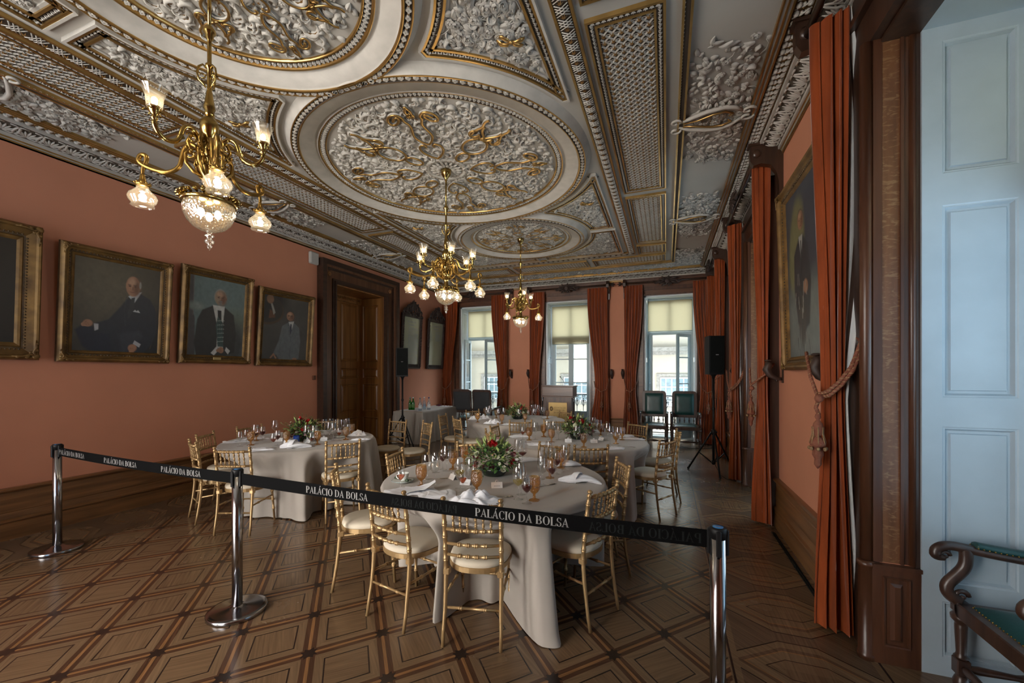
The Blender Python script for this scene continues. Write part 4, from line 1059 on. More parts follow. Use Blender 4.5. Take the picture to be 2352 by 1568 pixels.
bb = MB(); bouquet(bb, lambda x, y: True, (CX-2.6, CX+2.6, 9.58, 10.05), 700, lambda x, y: 1 if abs(((x-CX+1.3) % 1.75)-.87) < .62 else .15, dmin=.034)
bb.build('rose_band', PM, ceil)
# ---------------------------------------------------------------- curtains
def smooth(t): return t*t*(3-2*t)
def ropeT(mb, P, r, mat=0):
    P = np.array(P, float)
    mb.tube(P, r, 8, mat)
    d = np.linalg.norm(np.diff(P, axis=0), axis=1).sum(); n = max(8, int(d/(r*1.1))); Q = []
    t = np.linspace(0, len(P)-1, n*2); R = np.stack([np.interp(t, range(len(P)), P[:, k]) for k in range(3)], 1)
    T = np.gradient(R, axis=0); T /= np.linalg.norm(T, axis=1)[:, None]+1e-9; u = np.cross(T, (0.3, .2, .93)); u /= np.linalg.norm(u, axis=1)[:, None]+1e-9; w = np.cross(T, u)
    for ph in (0, PI):
        a = np.arange(len(R))*1.15+ph; mb.tube(R+r*.75*(np.cos(a)[:, None]*u+np.sin(a)[:, None]*w), r*.42, 5, mat+1 if ph else mat)
def tassel(mb, x, y, z, s=1.0):
    """tiered passementerie tassel hanging from z"""
    mb.lathe([(.0, 0), (.016*s, -.01*s), (.020*s, -.03*s), (.010*s, -.05*s), (.028*s, -.075*s), (.036*s, -.11*s), (.030*s, -.15*s), (.012*s, -.17*s), (.040*s, -.19*s), (.052*s, -.215*s), (.048*s, -.235*s), (.03*s, -.24*s), (.036*s, -.30*s), (.022*s, -.33*s), (.024*s, -.37*s), (.004*s, -.40*s)], 10, (x, y, z), 0)
    for k in range(7):
        a = 2*PI*k/7; mb.ball((x+.05*s*math.cos(a), y+.05*s*math.sin(a), z-.255*s), .014*s, 5, 4, 1)
        mb.tube([(x+.036*s*math.cos(a), y+.036*s*math.sin(a), z-.10*s), (x+.034*s*math.cos(a), y+.034*s*math.sin(a), z-.15*s), (x+.05*s*math.cos(a), y+.05*s*math.sin(a), z-.22*s)], .004*s, 4, 1)
def holdback(name, label, loc, rz, parent=None):
    """carved wooden claw that holds the tie-back"""
    t = thing(name, label, 'holdback', loc, rz, 'carved wooden curtain holdbacks')
    b = MB(); b.tube([(0, 0, -.10), (0, -.06, -.10), (0, -.12, -.06), (0, -.15, 0), (0, -.13, .05), (0, -.14, .085)], [.012, .020, .030, .040, .034, .018], 10, 0)
    b.lathe([(.03, -.004), (.034, .004), (.02, .012)], 10, (0, -.14, .09)); b.ball((0, -.06, -.115), .018, 6, 4); b.build('claw', K['carved'], t)
    b = MB(); b.bbox(-.022, .022, -.012, 0, -.14, .04, .004); b.build('back_plate', K['dark'], t)
    return t
def curtain(label, kind, top, tie, bot, ztop, ztie, zbot=.02, plane='Y', w0=0, amp=.045, npl=7, lin=None, hook=None, group=None, seed=0):
    """top/tie/bot = (inner, outer) coordinate along the wall of the sheet's two edges.
    plane 'Y': hangs parallel to the back wall at y=w0;  plane 'X': parallel to the right wall at x=w0"""
    t = thing('curtain', label, 'curtain', (0, 0, 0), 0, group); rr = random.Random(seed); ph = rr.uniform(0, 6); ph2 = rr.uniform(0, 6)
    def pos(u, v, off=0):
        z = ztop+(zbot-ztop)*v; vt = (ztop-ztie)/(ztop-zbot)
        if v < vt: q = smooth(v/vt)**1.3; e = [top[k]*(1-q)+tie[k]*q for k in (0, 1)]; am = amp*(1-.35*q)*(.6+.4*min(1, v*8))
        else: q = smooth((v-vt)/(1-vt))**.8; e = [tie[k]*(1-q)+bot[k]*q for k in (0, 1)]; am = amp*(.65+.45*q)
        a = e[0]*(1-u)+e[1]*u
        d = am*math.sin(u*npl*2*PI+ph+.5*math.sin(3*v+ph2)) + am*.35*math.sin(u*npl*4.7*PI+ph2+2*v)
        a += .35*am*math.cos(u*npl*2*PI+ph)*.6
        sgn = -1
        return (a, w0-abs(amp)*.2+d+off, z) if plane == 'Y' else (w0+d+off, a, z)
    b = MB(); b.grid(lambda u, v: pos(u, v), npl*14, 44); b.build('drape', K['curtain'], t)
    if lin:
        (la, lb), off, wid = lin
        b = MB()
        def lp(u, v):
            x, y, z = pos(0, v)
            q = (la+(lb-la)*u)*(.5+.5*smooth(min(1, v*2.2)))+.012*math.sin(u*9+v*2)
            bul = .05*math.sin(PI*min(1, v*1.7)) if v < .59 else 0
            return (x+q, y+off+bul*0, z) if plane == 'Y' else (x+q+bul*u, y+off, z)
        b.grid(lp, 10, 30); b.build('lining', K['lining'], t)
    return t
def pel_back(x0, x1, lab):
    """dark pole with scrolled brackets and a carved crest over a back window"""
    t = thing('curtain_pole', lab, 'curtain pole', ((x0+x1)/2, YB, 0)); w = x1-x0
    b = MB(); b.lathe([(.022, -w/2), (.022, w/2)], 12, M=Matrix.Translation((0, -.20, 3.80)) @ Matrix.Rotation(PI/2, 4, 'Y')); b.build('pole', K['dark'], t)
    for s in (-1, 1):
        b = MB(); pf = [(0, -.34), (.03, -.34), (.045, -.20), (.09, -.10), (.21, -.07), (.235, .0), (.20, .09), (0, .11)]
        M = Matrix.Translation((s*(w/2-.02)-.03, -.06, 3.80)) @ Matrix(((0, 0, 1, 0), (-1, 0, 0, 0), (0, 1, 0, 0), (0, 0, 0, 1)))
        b.prism(pf, 0, .06, M); b.build('bracket', K['dark'], t)
        b = MB(); 
        for k in range(4):
            a = k*PI/2+.4; b.tube([(s*(w/2+.05+.0), -.20, 3.80), (s*(w/2+.09), -.20+.03*math.cos(a), 3.80+.03*math.sin(a)), (s*(w/2+.13), -.20+.055*math.cos(a), 3.80+.05*math.sin(a))], [.02, .02, .006], 6)
        b.tube([(s*(w/2+.0), -.20, 3.80), (s*(w/2+.16), -.20, 3.80)], [.024, .008], 8); b.build('finial', K['carved'], t)
    b = MB(); crest(b, Matrix.Translation((0, -.26, 3.78))); b.build('crest', K['carved'], t)
    return t
def crest(b, M, s=1):
    q = MB(); q.ball((0, 0, 0), .07, 10, 8, sc=(1, .45, 1.25))
    for k in range(14):
        a = 2*PI*k/14; r = .13+.05*(k % 2)+.10*abs(math.cos(a))**3
        q.tube([(.05*math.cos(a), 0, .06*math.sin(a)), (.6*r*math.cos(a+.15), -.02, .6*r*math.sin(a+.15)*.75), (r*math.cos(a), -.01, r*math.sin(a)*.7)], [.022, .026, .008], 6)
        q.ball((r*.8*math.cos(a), -.015, r*.6*math.sin(a)), .018, 6, 4)
    for sx in (-1, 1):
        q.tube([(sx*(.10+.22*t), -.01, .04*math.sin(t*7)) for t in np.linspace(0, 1, 10)], [.02]*8+[.012, .005], 6)
    stampT(b, q, [M @ Matrix.Scale(s, 4)])
LC = ['far left window', 'middle window', 'right back window']
GC = 'rust velvet curtains of the back wall'
CB = [  # (top inner/outer, tie, bottom, label)
 ((-5.50, -6.0), (-5.72, -5.98), (-5.62, -6.0), 'rust velvet curtain against the left wall, left side of the leftmost back window'),
 ((-4.46, -4.02), (-4.27, -4.02), (-4.34, -4.03), 'rust velvet curtain on the right side of the leftmost back window'),
 ((-2.97, -3.38), (-3.12, -3.38), (-3.10, -3.40), 'rust velvet curtain left of the middle window, behind the lectern'),
 ((-1.86, -1.36), (-1.66, -1.34), (-1.80, -1.30), 'wide rust velvet curtain right of the middle window, beside the lectern'),
 ((-.52, -.95), (-.68, -.93), (-.60, -.98), 'rust velvet curtain left of the right back window, by the green armchairs'),
 ((.58, .98), (.74, .99), (.66, 1.0), 'rust velvet curtain right of the right back window, in the corner')]
SHORT = ['curtain at the left wall corner', 'curtain right of the leftmost window', 'curtain left of the middle window', 'curtain right of the middle window', 'curtain left of the right back window', 'curtain in the right back corner']
for i, (a, c2, d, lb) in enumerate(CB):
    cu = curtain(lb, 0, a, c2, d, 3.74, 1.22, plane='Y', w0=YB-.21, amp=.035, npl=6, seed=i+5, lin=((0, .07 if a[0] > a[1] else -.07), .045, .06) if i in () else None, group=None)
    inn, out = c2; s = 1 if out > inn else -1
    tb = thing('tie_back', 'twisted rope tie-back and tassel on the ' + SHORT[i], 'tie-back', (0, 0, 0), 0)
    r = MB(); y = YB-.27
    ropeT(r, [(inn-s*.02, y+.06, 1.42), (inn+s*.02, y-.03, 1.27), ((inn+out)/2, y-.045, 1.17), (out-s*.03, y-.03, 1.22), (out+s*.03, y+.06, 1.50)], .010)
    xx = (inn+out)/2+s*.02; ropeT(r, [(xx, y-.05, 1.17), (xx+.015, y-.055, 1.08), (xx-.01, y-.055, .98)], .009)
    r.build('rope', [K['rope'], K['ropegold']], tb); r = MB(); tassel(r, xx, y-.055, .99, .75); r.build('tassel', [K['rope'], K['ropegold']], tb)
    holdback('holdback', 'dark carved holdback beside the ' + SHORT[i], (out+s*.07 if i != 0 else -5.98, YB, 1.62), 0) if i not in (5,) else None
pel_back(-6.0+.0, -4.0, 'dark curtain pole with crest over the leftmost back window')
pel_back(-3.42, -1.33, 'dark curtain pole with carved crest over the middle back window')
pel_back(-.97, 1.02, 'dark curtain pole with carved crest over the right back window, above the green armchairs')
# right wall curtains: gathered bundles seen nearly edge-on
def side_curtain(label, y_in, y_out, seed, liningvis, ztop=3.86):
    """bundle hanging from a pole .24 m off the right wall; y_in = edge towards its window"""
    s = 1 if y_out > y_in else -1; t = thing('curtain', label, 'curtain', (0, 0, 0)); rr = random.Random(seed); ph = rr.uniform(0, 6)
    vt = (ztop-1.45)/(ztop-.02)
    def path(u, v):
        # plan path: across (x 1.07 -> .86) near the window side, then along y to y_out with deep pleats
        q = 1-abs(v-vt)/max(vt, 1-vt) if True else 0
        q = smooth(v/vt) if v < vt else 1-smooth((v-vt)/(1-vt))*.9
        xi = 1.040-.030*q; xo = .872+.060*q
        if u < .42:
            a = u/.42; x = xi+(xo-xi)*a; y = y_in+s*(.02+.10*a)
            am = .020+.012*v; aa = a+.05*math.sin(a*7+ph+2.2*v); k = .75*math.sin(aa*3.6*2*PI+ph+.9*math.sin(2.2*v))+.35*math.sin(aa*7.3*2*PI+1.7*ph-1.4*v); y += s*am*k*(1.1+.6*math.sin(a*5+ph)); x += .014*math.cos(aa*4.0*2*PI+ph+v)
            if v > vt: x += .03*(v-vt)/(1-vt)*(1-a); 
        else:
            a = (u-.42)/.58; y = y_in+s*(.12+a*(abs(y_out-y_in)-.12)*(1-.25*q)); x = xo+.06+.05*a+.035*math.sin(a*4*2*PI+ph+1.5)-.05*math.cos(min(1, a*8)*PI/2)+.012*math.sin(5*v+a*9)
        return (x, y, ztop+(.02-ztop)*v)
    b = MB(); b.grid(path, 130, 50); b.build('drape', K['curtain'], t)
    if liningvis:
        b = MB()
        def lp(u, v):
            x0 = path(0, v)[0]-.01; bul = .085*math.sin(PI*min(1, v/.62))**1.2+.036
            if v > vt: bul += .05*(v-vt)
            return (x0-.012+bul*u*1.15, y_in+s*(.085-.05*u+.012*math.sin(u*11+2*v)), ztop+(.02-ztop)*v)
        b.grid(lp, 12, 40); b.build('lining', K['lining'], t)
    return t, s
def tie_side(label, y_in, y_out, z, tz):
    s = 1 if y_out > y_in else -1; t = thing('tie_back', label, 'tie-back'); r = MB()
    if s > 0:   # far side of its window: rope crosses the bundle's face and knots towards the room
        P = [(1.10, y_in+.16, z+.17), (1.085, y_in-.035, z+.09), (1.03, y_in-.055, z-.06), (.98, y_in-.03, z-.15), (.925, y_in-.02, z-.21), (.885, y_in+.02, z-.235)]
        ropeT(r, P, .0115); ropeT(r, [(p[0]+.006, p[1]-.004, p[2]-.025) for p in P[:-1]]+[(.89, y_in+.01, z-.25)], .011)
        ropeT(r, [(.885, y_in+.02, z-.25), (.868, y_in+.10, z-.12), (.872, y_in+.20, z+.04)], .010)
        kx, ky, kz = .885, y_in+.0, z-.255
    else:
        P = [(1.08, y_in-.1, z+.1), (.97, y_in-.22, z-.02), (.86, y_in-.16, z-.12)]
        ropeT(r, P, .0115); kx, ky, kz = .862, y_out+.06, z-.16
        ropeT(r, [(.855, y_out+.12, z+.06), (.85, y_out+.06, z-.10), (kx, ky, kz)], .010)
    r.ball((kx, ky, kz), .026, 8, 6); ropeT(r, [(kx, ky, kz), (kx-.014, ky+.01, kz-.06), (kx, ky, kz-.10)], .011)
    r.build('rope', [K['rope'], K['ropegold']], t); r = MB(); tassel(r, kx-.006, ky, kz-.09, .86 if s > 0 else .8); r.build('tassel', [K['rope'], K['ropegold']], t)
SC = [(3.04, 3.26, True, 'tall rust velvet curtain in the right foreground, white lining showing, beside the oak jamb', 1.72),
      (5.20, 4.98, False, 'narrow rust velvet curtain on the right wall just past the standing portrait', 1.62),
      (6.88, 7.22, True, 'rust velvet curtain with pale lining between the tripod speaker and the portrait wall', 1.62),
      (8.94, 8.70, False, 'rust velvet curtain half hidden behind the right tripod speaker', 1.6),
      (10.12, 10.20, False, 'last rust velvet curtain of the right wall, at the back corner', 1.6)]
for i, (a, c2, ln, lb, tz) in enumerate(SC):
    side_curtain(lb, min(a, c2), max(a, c2), 20+i, ln)
    if i < 4: tie_side('thick twisted rope tie-back and tassel on the ' + ['right foreground curtain', 'curtain just past the standing portrait', 'lined curtain beside the tripod speaker', 'curtain behind the right tripod speaker'][i], a, c2, tz, 0)
holdback('holdback', 'dark carved claw holdback under the standing portrait, beside the foreground curtain', (XR, 3.46, 1.66), -PI/2)
holdback('holdback', 'dark carved claw holdback on the near side of the second right window', (XR, 4.93, 1.66), -PI/2)
holdback('holdback', 'dark carved claw holdback on the far side of the second right window', (XR, 7.30, 1.66), -PI/2)
def side_pole(y0, y1, lab):
    t = thing('curtain_pole', lab, 'curtain pole', (XR, (y0+y1)/2, 0)); w = y1-y0
    b = MB(); b.lathe([(.024, -w/2), (.024, w/2)], 12, M=Matrix.Translation((-.24, 0, 3.90)) @ Matrix.Rotation(PI/2, 4, 'X')); b.build('pole', K['darkY'], t)
    for s in (-1, 1):
        pf = [(0, -.42), (.035, -.42), (.04, -.30), (.06, -.20), (.11, -.115), (.20, -.085), (.27, -.10), (.30, -.05), (.305, .03), (.30, .10), (.285, .11), (0, .12)]
        M = Matrix.Translation((0, s*(w/2-.03)-.035, 3.90)) @ Matrix(((-1, 0, 0, 0), (0, 0, 1, 0), (0, 1, 0, 0), (0, 0, 0, 1)))
        b = MB(); b.prism(pf, 0, .07, M)
        b.box(-.32, 0, s*(w/2-.03)-.05, s*(w/2-.03)+.05, 4.005, 4.03); b.ball((-.245, s*(w/2-.03)-.04, 3.92), .045, 10, 6, sc=(1, .5, 1)); b.build('bracket', K['dark'], t)
    b = MB(); crest(b, Matrix.Translation((-.30, 0, 3.86)) @ Matrix.Rotation(-PI/2, 4, 'Z'), .95); b.build('crest', K['carved'], t)
side_pole(1.05, 3.36, 'curtain pole and brackets above the nearest right window')
side_pole(4.93, 7.17, 'dark curtain pole with carved crest above the second right window')
side_pole(8.68, 10.18, 'dark curtain pole and bracket above the furthest right window, by the tripod speaker')
# ---------------------------------------------------------------- painted portraits
def paint(w, h, bg, shapes, nu=120):
    nv = int(nu*h/w); u, v = np.meshgrid((np.arange(nu+1))/nu, (np.arange(nv+1))/nv); asp = h/w
    rs_ = np.random.RandomState(5); col = np.zeros(u.shape+(3,))
    def noise(k):
        g = rs_.rand(k+2, k+2); a, c = u*k, v*k; i, j = a.astype(int), c.astype(int); fa, fc = a-i, c-j
        fa = fa*fa*(3-2*fa); fc = fc*fc*(3-2*fc)
        return (g[j, i]*(1-fa)+g[j, i+1]*fa)*(1-fc)+(g[j+1, i]*(1-fa)+g[j+1, i+1]*fa)*fc
    nz = noise(5)*.5+noise(11)*.3+noise(29)*.2
    (c0, c1) = bg; col[:] = np.array(c0)*(1-nz[..., None])+np.array(c1)*nz[..., None]
    fine = .82+.36*(noise(23)*.6+noise(47)*.4)
    for s in shapes:
        k = s[0]
        if k == 'e':
            _, cx, cy, rx, ry, rot, c, sf = s; dx, dy = u-cx, (v-cy)*asp; ca, sa = math.cos(rot), math.sin(rot)
            q = np.sqrt(((dx*ca+dy*sa)/rx)**2+((-dx*sa+dy*ca)/(ry*asp))**2); m = np.clip((1-q)/max(sf, 1e-3)+.5, 0, 1)
        elif k == 'p':
            _, P, c, sf = s; ins = np.zeros(u.shape, bool); n = len(P); dm = np.full(u.shape, 9.)
            for i in range(n):
                x1, y1 = P[i]; x2, y2 = P[i-1]; y1 *= asp; y2 *= asp; V = v*asp
                with np.errstate(all='ignore'): cr = ((y1 > V) != (y2 > V)) & (u < (x2-x1)*(V-y1)/((y2-y1) or 1e-9)+x1)
                ins ^= cr; L = (x2-x1)**2+(y2-y1)**2+1e-12; t = np.clip(((u-x1)*(x2-x1)+(V-y1)*(y2-y1))/L, 0, 1)
                dm = np.minimum(dm, np.hypot(u-x1-t*(x2-x1), V-y1-t*(y2-y1)))
            m = np.clip(np.where(ins, dm, -dm)/max(sf, 1e-4)+.5, 0, 1)
        elif k == 'l':
            _, P, wd, c = s; dm = np.full(u.shape, 9.)
            for i in range(1, len(P)):
                x1, y1 = P[i]; x2, y2 = P[i-1]; y1 *= asp; y2 *= asp; L = (x2-x1)**2+(y2-y1)**2+1e-12; t = np.clip(((u-x1)*(x2-x1)+(v*asp-y1)*(y2-y1))/L, 0, 1)
                dm = np.minimum(dm, np.hypot(u-x1-t*(x2-x1), v*asp-y1-t*(y2-y1)))
            m = np.clip((wd-dm)/(wd*.5), 0, 1)
        m = m[..., None]; col = col*(1-m)+np.array(c)*fine[..., None]*m
    return np.clip(col*.72, 0, 1), nu, nv
pm, pn, pl, pb = newmat('oil_paint'); at_ = pn.new('ShaderNodeVertexColor'); at_.layer_name = 'paint'; pl.new(at_.outputs[0], pb.inputs['Base Color']); pb.inputs['Roughness'].default_value = .42
K['paint'] = pm
def picture(label, w, h, M, bg, shapes, fw=.10, plate=None, nu=110, deep=.06):
    """framed painting; local x across, z up, front towards -y, origin bottom centre"""
    t = thing('framed_portrait', label, 'painting'); t.matrix_world = M
    col, nu, nv = paint(w-2*fw, h-2*fw, bg, shapes, nu); x0, x1, z0, z1 = -w/2+fw, w/2-fw, fw, h-fw
    b = MB(); b.grid(lambda u, v: (x0+(x1-x0)*u, -.016, z1+(z0-z1)*v), nu, nv); o = b.build('canvas', K['paint'], t)
    a = o.data.color_attributes.new('paint', 'FLOAT_COLOR', 'POINT'); c4 = np.concatenate([col.reshape(-1, 3), np.ones((col.shape[0]*col.shape[1], 1))], 1)
    a.data.foreach_set('color', c4.ravel().astype(np.float32))
    b = MB(); pr = [(0, 0, 1), (0, -.040, 1), (.014, -deep, 0), (.026, -deep-.012, 0), (.040, -deep-.006, 0), (.052, -deep+.012, 0), (fw*.66, -.030, 0), (fw*.74, -.026, 1), (fw*.80, -.036, 0), (fw*.90, -.028, 0), (fw, -.016, 0), (fw, 0, 1)]
    v = []
    for o_, y, m in pr: v += [(-w/2+o_, y, o_), (w/2-o_, y, o_), (w/2-o_, y, h-o_), (-w/2+o_, y, h-o_)]
    for i in range(len(pr)-1): b.F.append((np.array([(i*4+j, i*4+(j+1) % 4, i*4+4+(j+1) % 4, i*4+4+j) for j in range(4)])+b.n, pr[i+1][2], False))
    b.V.append(np.array(v)); b.n += len(v)
    # bead run, corner and centre ornament
    T = []; off = fw*.62
    for k in range(int((w-2*off)/.030)): x = -w/2+off+(k+.5)*.030; T += [(x, off), (x, h-off)]
    for k in range(int((h-2*off)/.030)): z = off+(k+.5)*.030; T += [(-w/2+off, z), (w/2-off, z)]
    bead = MB(); bead.ball((0, -.034, 0), .010, 6, 4, 1); stampT(b, bead, [Matrix.Translation((x, 0, z)) for x, z in T])
    b.build('frame', [K['frame'], K['framedk']], t)
    orn = MB()
    for (dx, dz, r) in ((.03, .03, .024), (.075, .028, .017), (.028, .075, .017), (.125, .024, .012), (.024, .125, .012), (.055, .055, .014)): orn.ball((dx, -deep-.010, dz), r, 8, 5, sc=(1, .6, 1))
    for s in (0, 1):
        P = [(.02, -deep-.012, .02), (.06, -deep-.014, .045), (.10, -deep-.012, .028), (.155, -deep-.008, .030)]; orn.tube([(p[0], p[1], p[2]) if s == 0 else (p[2], p[1], p[0]) for p in P], [.008, .010, .008, .003], 6)
    k = fw/.13
    for sx in (-1, 1):
        for sz in (0, 1):
            b = MB(); stampT(b, orn, [Matrix.Translation((sx*w/2, 0, h*sz)) @ Matrix.Diagonal((-sx*k, 1, k*(1 if sz == 0 else -1), 1))]); b.build('corner_ornament', K['frame'], t)
    if plate:
        b = MB(); b.bbox(-.055, .055, -.046, -.030, fw*.45, fw*.80, .004); b.build('name_plate', K['brassplate'], t)
    return t
SK, SKD, SKL = (.40, .20, .115), (.20, .090, .048), (.56, .33, .21)
def face(cx, cy, r, asp, hair=None, turn=0, beard=False, sk=SK, grey=(.22, .20, .18)):
    ry = r*1.32/asp; S = []
    if hair: S.append(('e', cx+turn*.1*r, cy-ry*.12, r*1.06, ry*1.02, 0, hair, .2))
    S += [('e', cx+r*.95, cy+ry*.05, r*.16, ry*.20, 0, SKD, .4), ('e', cx, cy, r, ry, 0, sk, .12), ('e', cx+r*.55, cy+ry*.1, r*.5, ry*.75, 0, SKD, 1.1), ('e', cx-r*.15, cy-ry*.45, r*.5, ry*.3, 0, SKL, 1.0)]
    for s in (-1, 1):
        x = cx+s*r*.38-turn*r*.15; S += [('e', x, cy-ry*.02, r*.20, ry*.085, 0, SKD, .6), ('e', x, cy-ry*.01, r*.10, ry*.045, 0, (.02, .015, .015), .6), ('l', [(x-r*.24, cy-ry*.15), (x+r*.22, cy-ry*.17)], .0035, (.06, .035, .025))]
    nx = cx-turn*r*.2; S += [('p', [(nx-r*.05, cy), (nx+r*.08, cy), (nx+r*.17, cy+ry*.34), (nx-r*.17, cy+ry*.34)], SKD, .012), ('l', [(nx-r*.04, cy-ry*.05), (nx-r*.06, cy+ry*.28)], .005, SKL),
          ('l', [(nx-r*.28, cy+ry*.56), (nx, cy+ry*.59), (nx+r*.28, cy+ry*.55)], .005, (.20, .055, .04))]
    if beard: S += [('e', nx, cy+ry*.46, r*.34, ry*.09, 0, grey, .7), ('e', nx, cy+ry*.80, r*.28, ry*.20, 0, grey, .8)]
    return S
def hand(cx, cy, s, ang, asp, n=4):
    S = [('e', cx, cy, s, s*.8/asp, ang, SK, .25)]
    for k in range(n):
        a = ang+PI/2+(k-1.5)*.20; x0, y0 = cx+(k-1.5)*s*.42*math.cos(ang), cy+(k-1.5)*s*.42*math.sin(ang)/asp
        S += [('l', [(x0, y0), (x0+s*1.35*math.cos(a), y0+s*1.35*math.sin(a)/asp)], s*.20, SK), ('l', [(x0+s*.2, y0+s*.1), (x0+s*.2+s*1.1*math.cos(a), y0+s*1.1*math.sin(a)/asp)], .0022, SKD)]
    return S
SUIT, SUITL = (.018, .020, .030), (.034, .037, .050)
asp1 = 1.10/.88
def Mwall(y, z, tilt=.07): return Matrix.Translation((XL+.012, y, z)) @ Matrix.Rotation(PI/2, 4, 'Z') @ Matrix.Rotation(tilt, 4, 'X')
p1 = [('e', .25, .25, .55, .4, .3, (.115, .095, .060), 1.2), ('e', .92, .85, .3, .4, 0, (.012, .010, .008), 1.0),
      ('l', [(.96, .45), (.97, .70), (.90, .95)], .006, (.10, .06, .025)),
      ('p', [(.02, .78), (.10, .72), (.30, .74), (.55, .85), (.60, 1.02), (.20, 1.02), (.10, .95)], (.012, .014, .030), .03),
      ('p', [(.60, .37), (.74, .30), (.88, .36), (.97, .50), (.98, .75), (.92, .90), (.80, 1.02), (.42, 1.02), (.40, .80), (.22, .80), (.22, .70), (.38, .64), (.50, .50)], SUIT, .02),
      ('p', [(.50, .80), (.75, .74), (.80, .80), (.72, .92), (.55, 1.02)], SUITL, .05),
      ('p', [(.60, .355), (.68, .42), (.765, .285), (.70, .30)], (.52, .54, .56), .008), ('p', [(.64, .37), (.685, .355), (.67, .52), (.61, .62), (.60, .55)], (.03, .032, .04), .008),
      ('l', [(.58, .36), (.56, .52), (.58, .70)], .004, SUITL), ('p', [(.665, .525), (.69, .50), (.71, .515), (.73, .50), (.755, .53)], (.55, .56, .58), .006),
      ('p', [(.22, .70), (.27, .70), (.27, .76), (.23, .78)], (.50, .50, .52), .008), ('p', [(.70, .86), (.78, .90), (.76, .94), (.68, .90)], (.50, .50, .52), .008)]
p1 += face(.655, .235, .088, asp1*.8, grey=(.3, .28, .25), turn=.5) + [('e', .745, .21, .014, .04, 0, (.32, .30, .27), .5)]
p1 += hand(.155, .70, .050, 1.2, asp1*.8) + hand(.675, .95, .055, .25, asp1*.8)
p2 = [('e', .5, .35, .9, .8, 0, (.155, .215, .210), .8), ('p', [(0, 0), (.06, 0), (.07, .45), (.10, .55), (.12, 1), (0, 1)], (.075, .065, .065), .01), ('l', [(.06, .0), (.07, .5)], .008, (.16, .14, .13)),
      ('e', .12, .38, .14, .05, 0, (.25, .30, .27), 1), ('e', .85, .55, .3, .16, 0, (.16, .20, .15), 1.2), ('e', .85, .85, .2, .3, 0, (.05, .05, .05), 1),
      ('p', [(.22, .42), (.42, .34), (.60, .34), (.80, .44), (.86, .70), (.84, .95), (.60, 1.02), (.15, 1.02), (.10, .85), (.14, .55)], (.030, .027, .024), .02),
      ('p', [(.40, .34), (.62, .34), (.60, .60), (.62, .90), (.50, .90), (.50, .62)], (.60, .60, .56), .01), ('p', [(.49, .40), (.56, .40), (.57, .55), (.53, .62), (.50, .50)], (.018, .018, .018), .006),
      ('p', [(.50, .48), (.47, .60), (.52, .88), (.62, .88), (.60, .56)], (.05, .09, .08), .006)]
for k in range(6): p2 += [('l', [(.50+.003*k, .54+k*.055), (.62, .53+k*.055)], .005, (.50, .55, .50)), ('l', [(.50, .57+k*.055), (.62, .555+k*.055)], .0025, (.01, .02, .02))]
for k in range(3): p2 += [('l', [(.52+k*.035, .50), (.525+k*.036, .88)], .0025, (.02, .03, .03))]
p2 += face(.535, .235, .105, 1.36, hair=(.33, .31, .28), turn=-.2, beard=True, sk=(.33, .24, .16)) + [('p', [(.40, .97), (.50, .88), (.54, .93), (.46, 1.0)], (.62, .62, .60), .006), ('p', [(.68, .88), (.76, .93), (.72, .98), (.66, .93)], (.58, .58, .57), .006)] + hand(.585, .925, .06, 1.4, 1.36, 4)
p3 = [('e', .1, .05, .35, .30, 0, (.020, .016, .014), .6), ('e', .02, .22, .40, .24, .1, (.085, .045, .020), .08), ('e', .02, .20, .375, .225, .1, (.035, .028, .022), .05),
      ('p', [(.0, .10), (.12, .14), (.22, .24), (.20, .36), (.0, .36)], (.020, .018, .018), .02), ('p', [(.12, .22), (.22, .26), (.24, .34), (.10, .36)], (.16, .065, .030), .02), ('p', [(.13, .12), (.17, .12), (.24, .26), (.20, .30)], (.42, .40, .36), .008), ('e', .12, .06, .075, .07, 0, (.30, .16, .09), .2),
      ('p', [(.40, .46), (.55, .38), (.66, .38), (.80, .46), (.84, .70), (.82, .98), (.70, 1.02), (.38, 1.02), (.30, .93), (.22, .93), (.34, .70)], (.15, .165, .175), .014),
      ('p', [(.54, .38), (.67, .36), (.62, .52)], (.58, .57, .55), .008), ('p', [(.585, .41), (.615, .41), (.625, .52), (.59, .60), (.575, .52)], (.05, .05, .075), .006), ('l', [(.60, .62), (.61, .98)], .003, (.07, .075, .08)),
      ('l', [(.54, .40), (.56, .55), (.60, .64)], .004, (.09, .10, .105)), ('l', [(.70, .42), (.68, .55), (.62, .64)], .004, (.09, .10, .105)), ('l', [(.40, .65), (.36, .90)], .004, (.09, .10, .105)),
      ('l', [(.18, .98), (.24, .92), (.29, .98)], .020, SK), ('e', .72, .99, .055, .02, 0, SK, .3)]
p3 += face(.575, .285, .085, 1.5, hair=(.025, .020, .018), turn=.4)
G = 'gilt framed portraits on the left wall'
picture('largest whole portrait on the left wall: seated bald man in a dark suit, gilt frame', 1.04, 1.27, Mwall(2.855, 1.748), ((.030, .024, .018), (.075, .062, .042)), p1, fw=.125, nu=150)
picture('gilt framed portrait of a moustached man in a dark jacket against a pale blue sky', .985, 1.30, Mwall(3.973, 1.76), ((.10, .14, .145), (.15, .20, .20)), p2, fw=.115, plate=1, nu=140)
picture('gilt framed portrait of a standing man in a light grey suit, nearest the door', 1.064, 1.24, Mwall(5.098, 1.745), ((.055, .050, .045), (.10, .092, .080)), p3, fw=.11, nu=140)
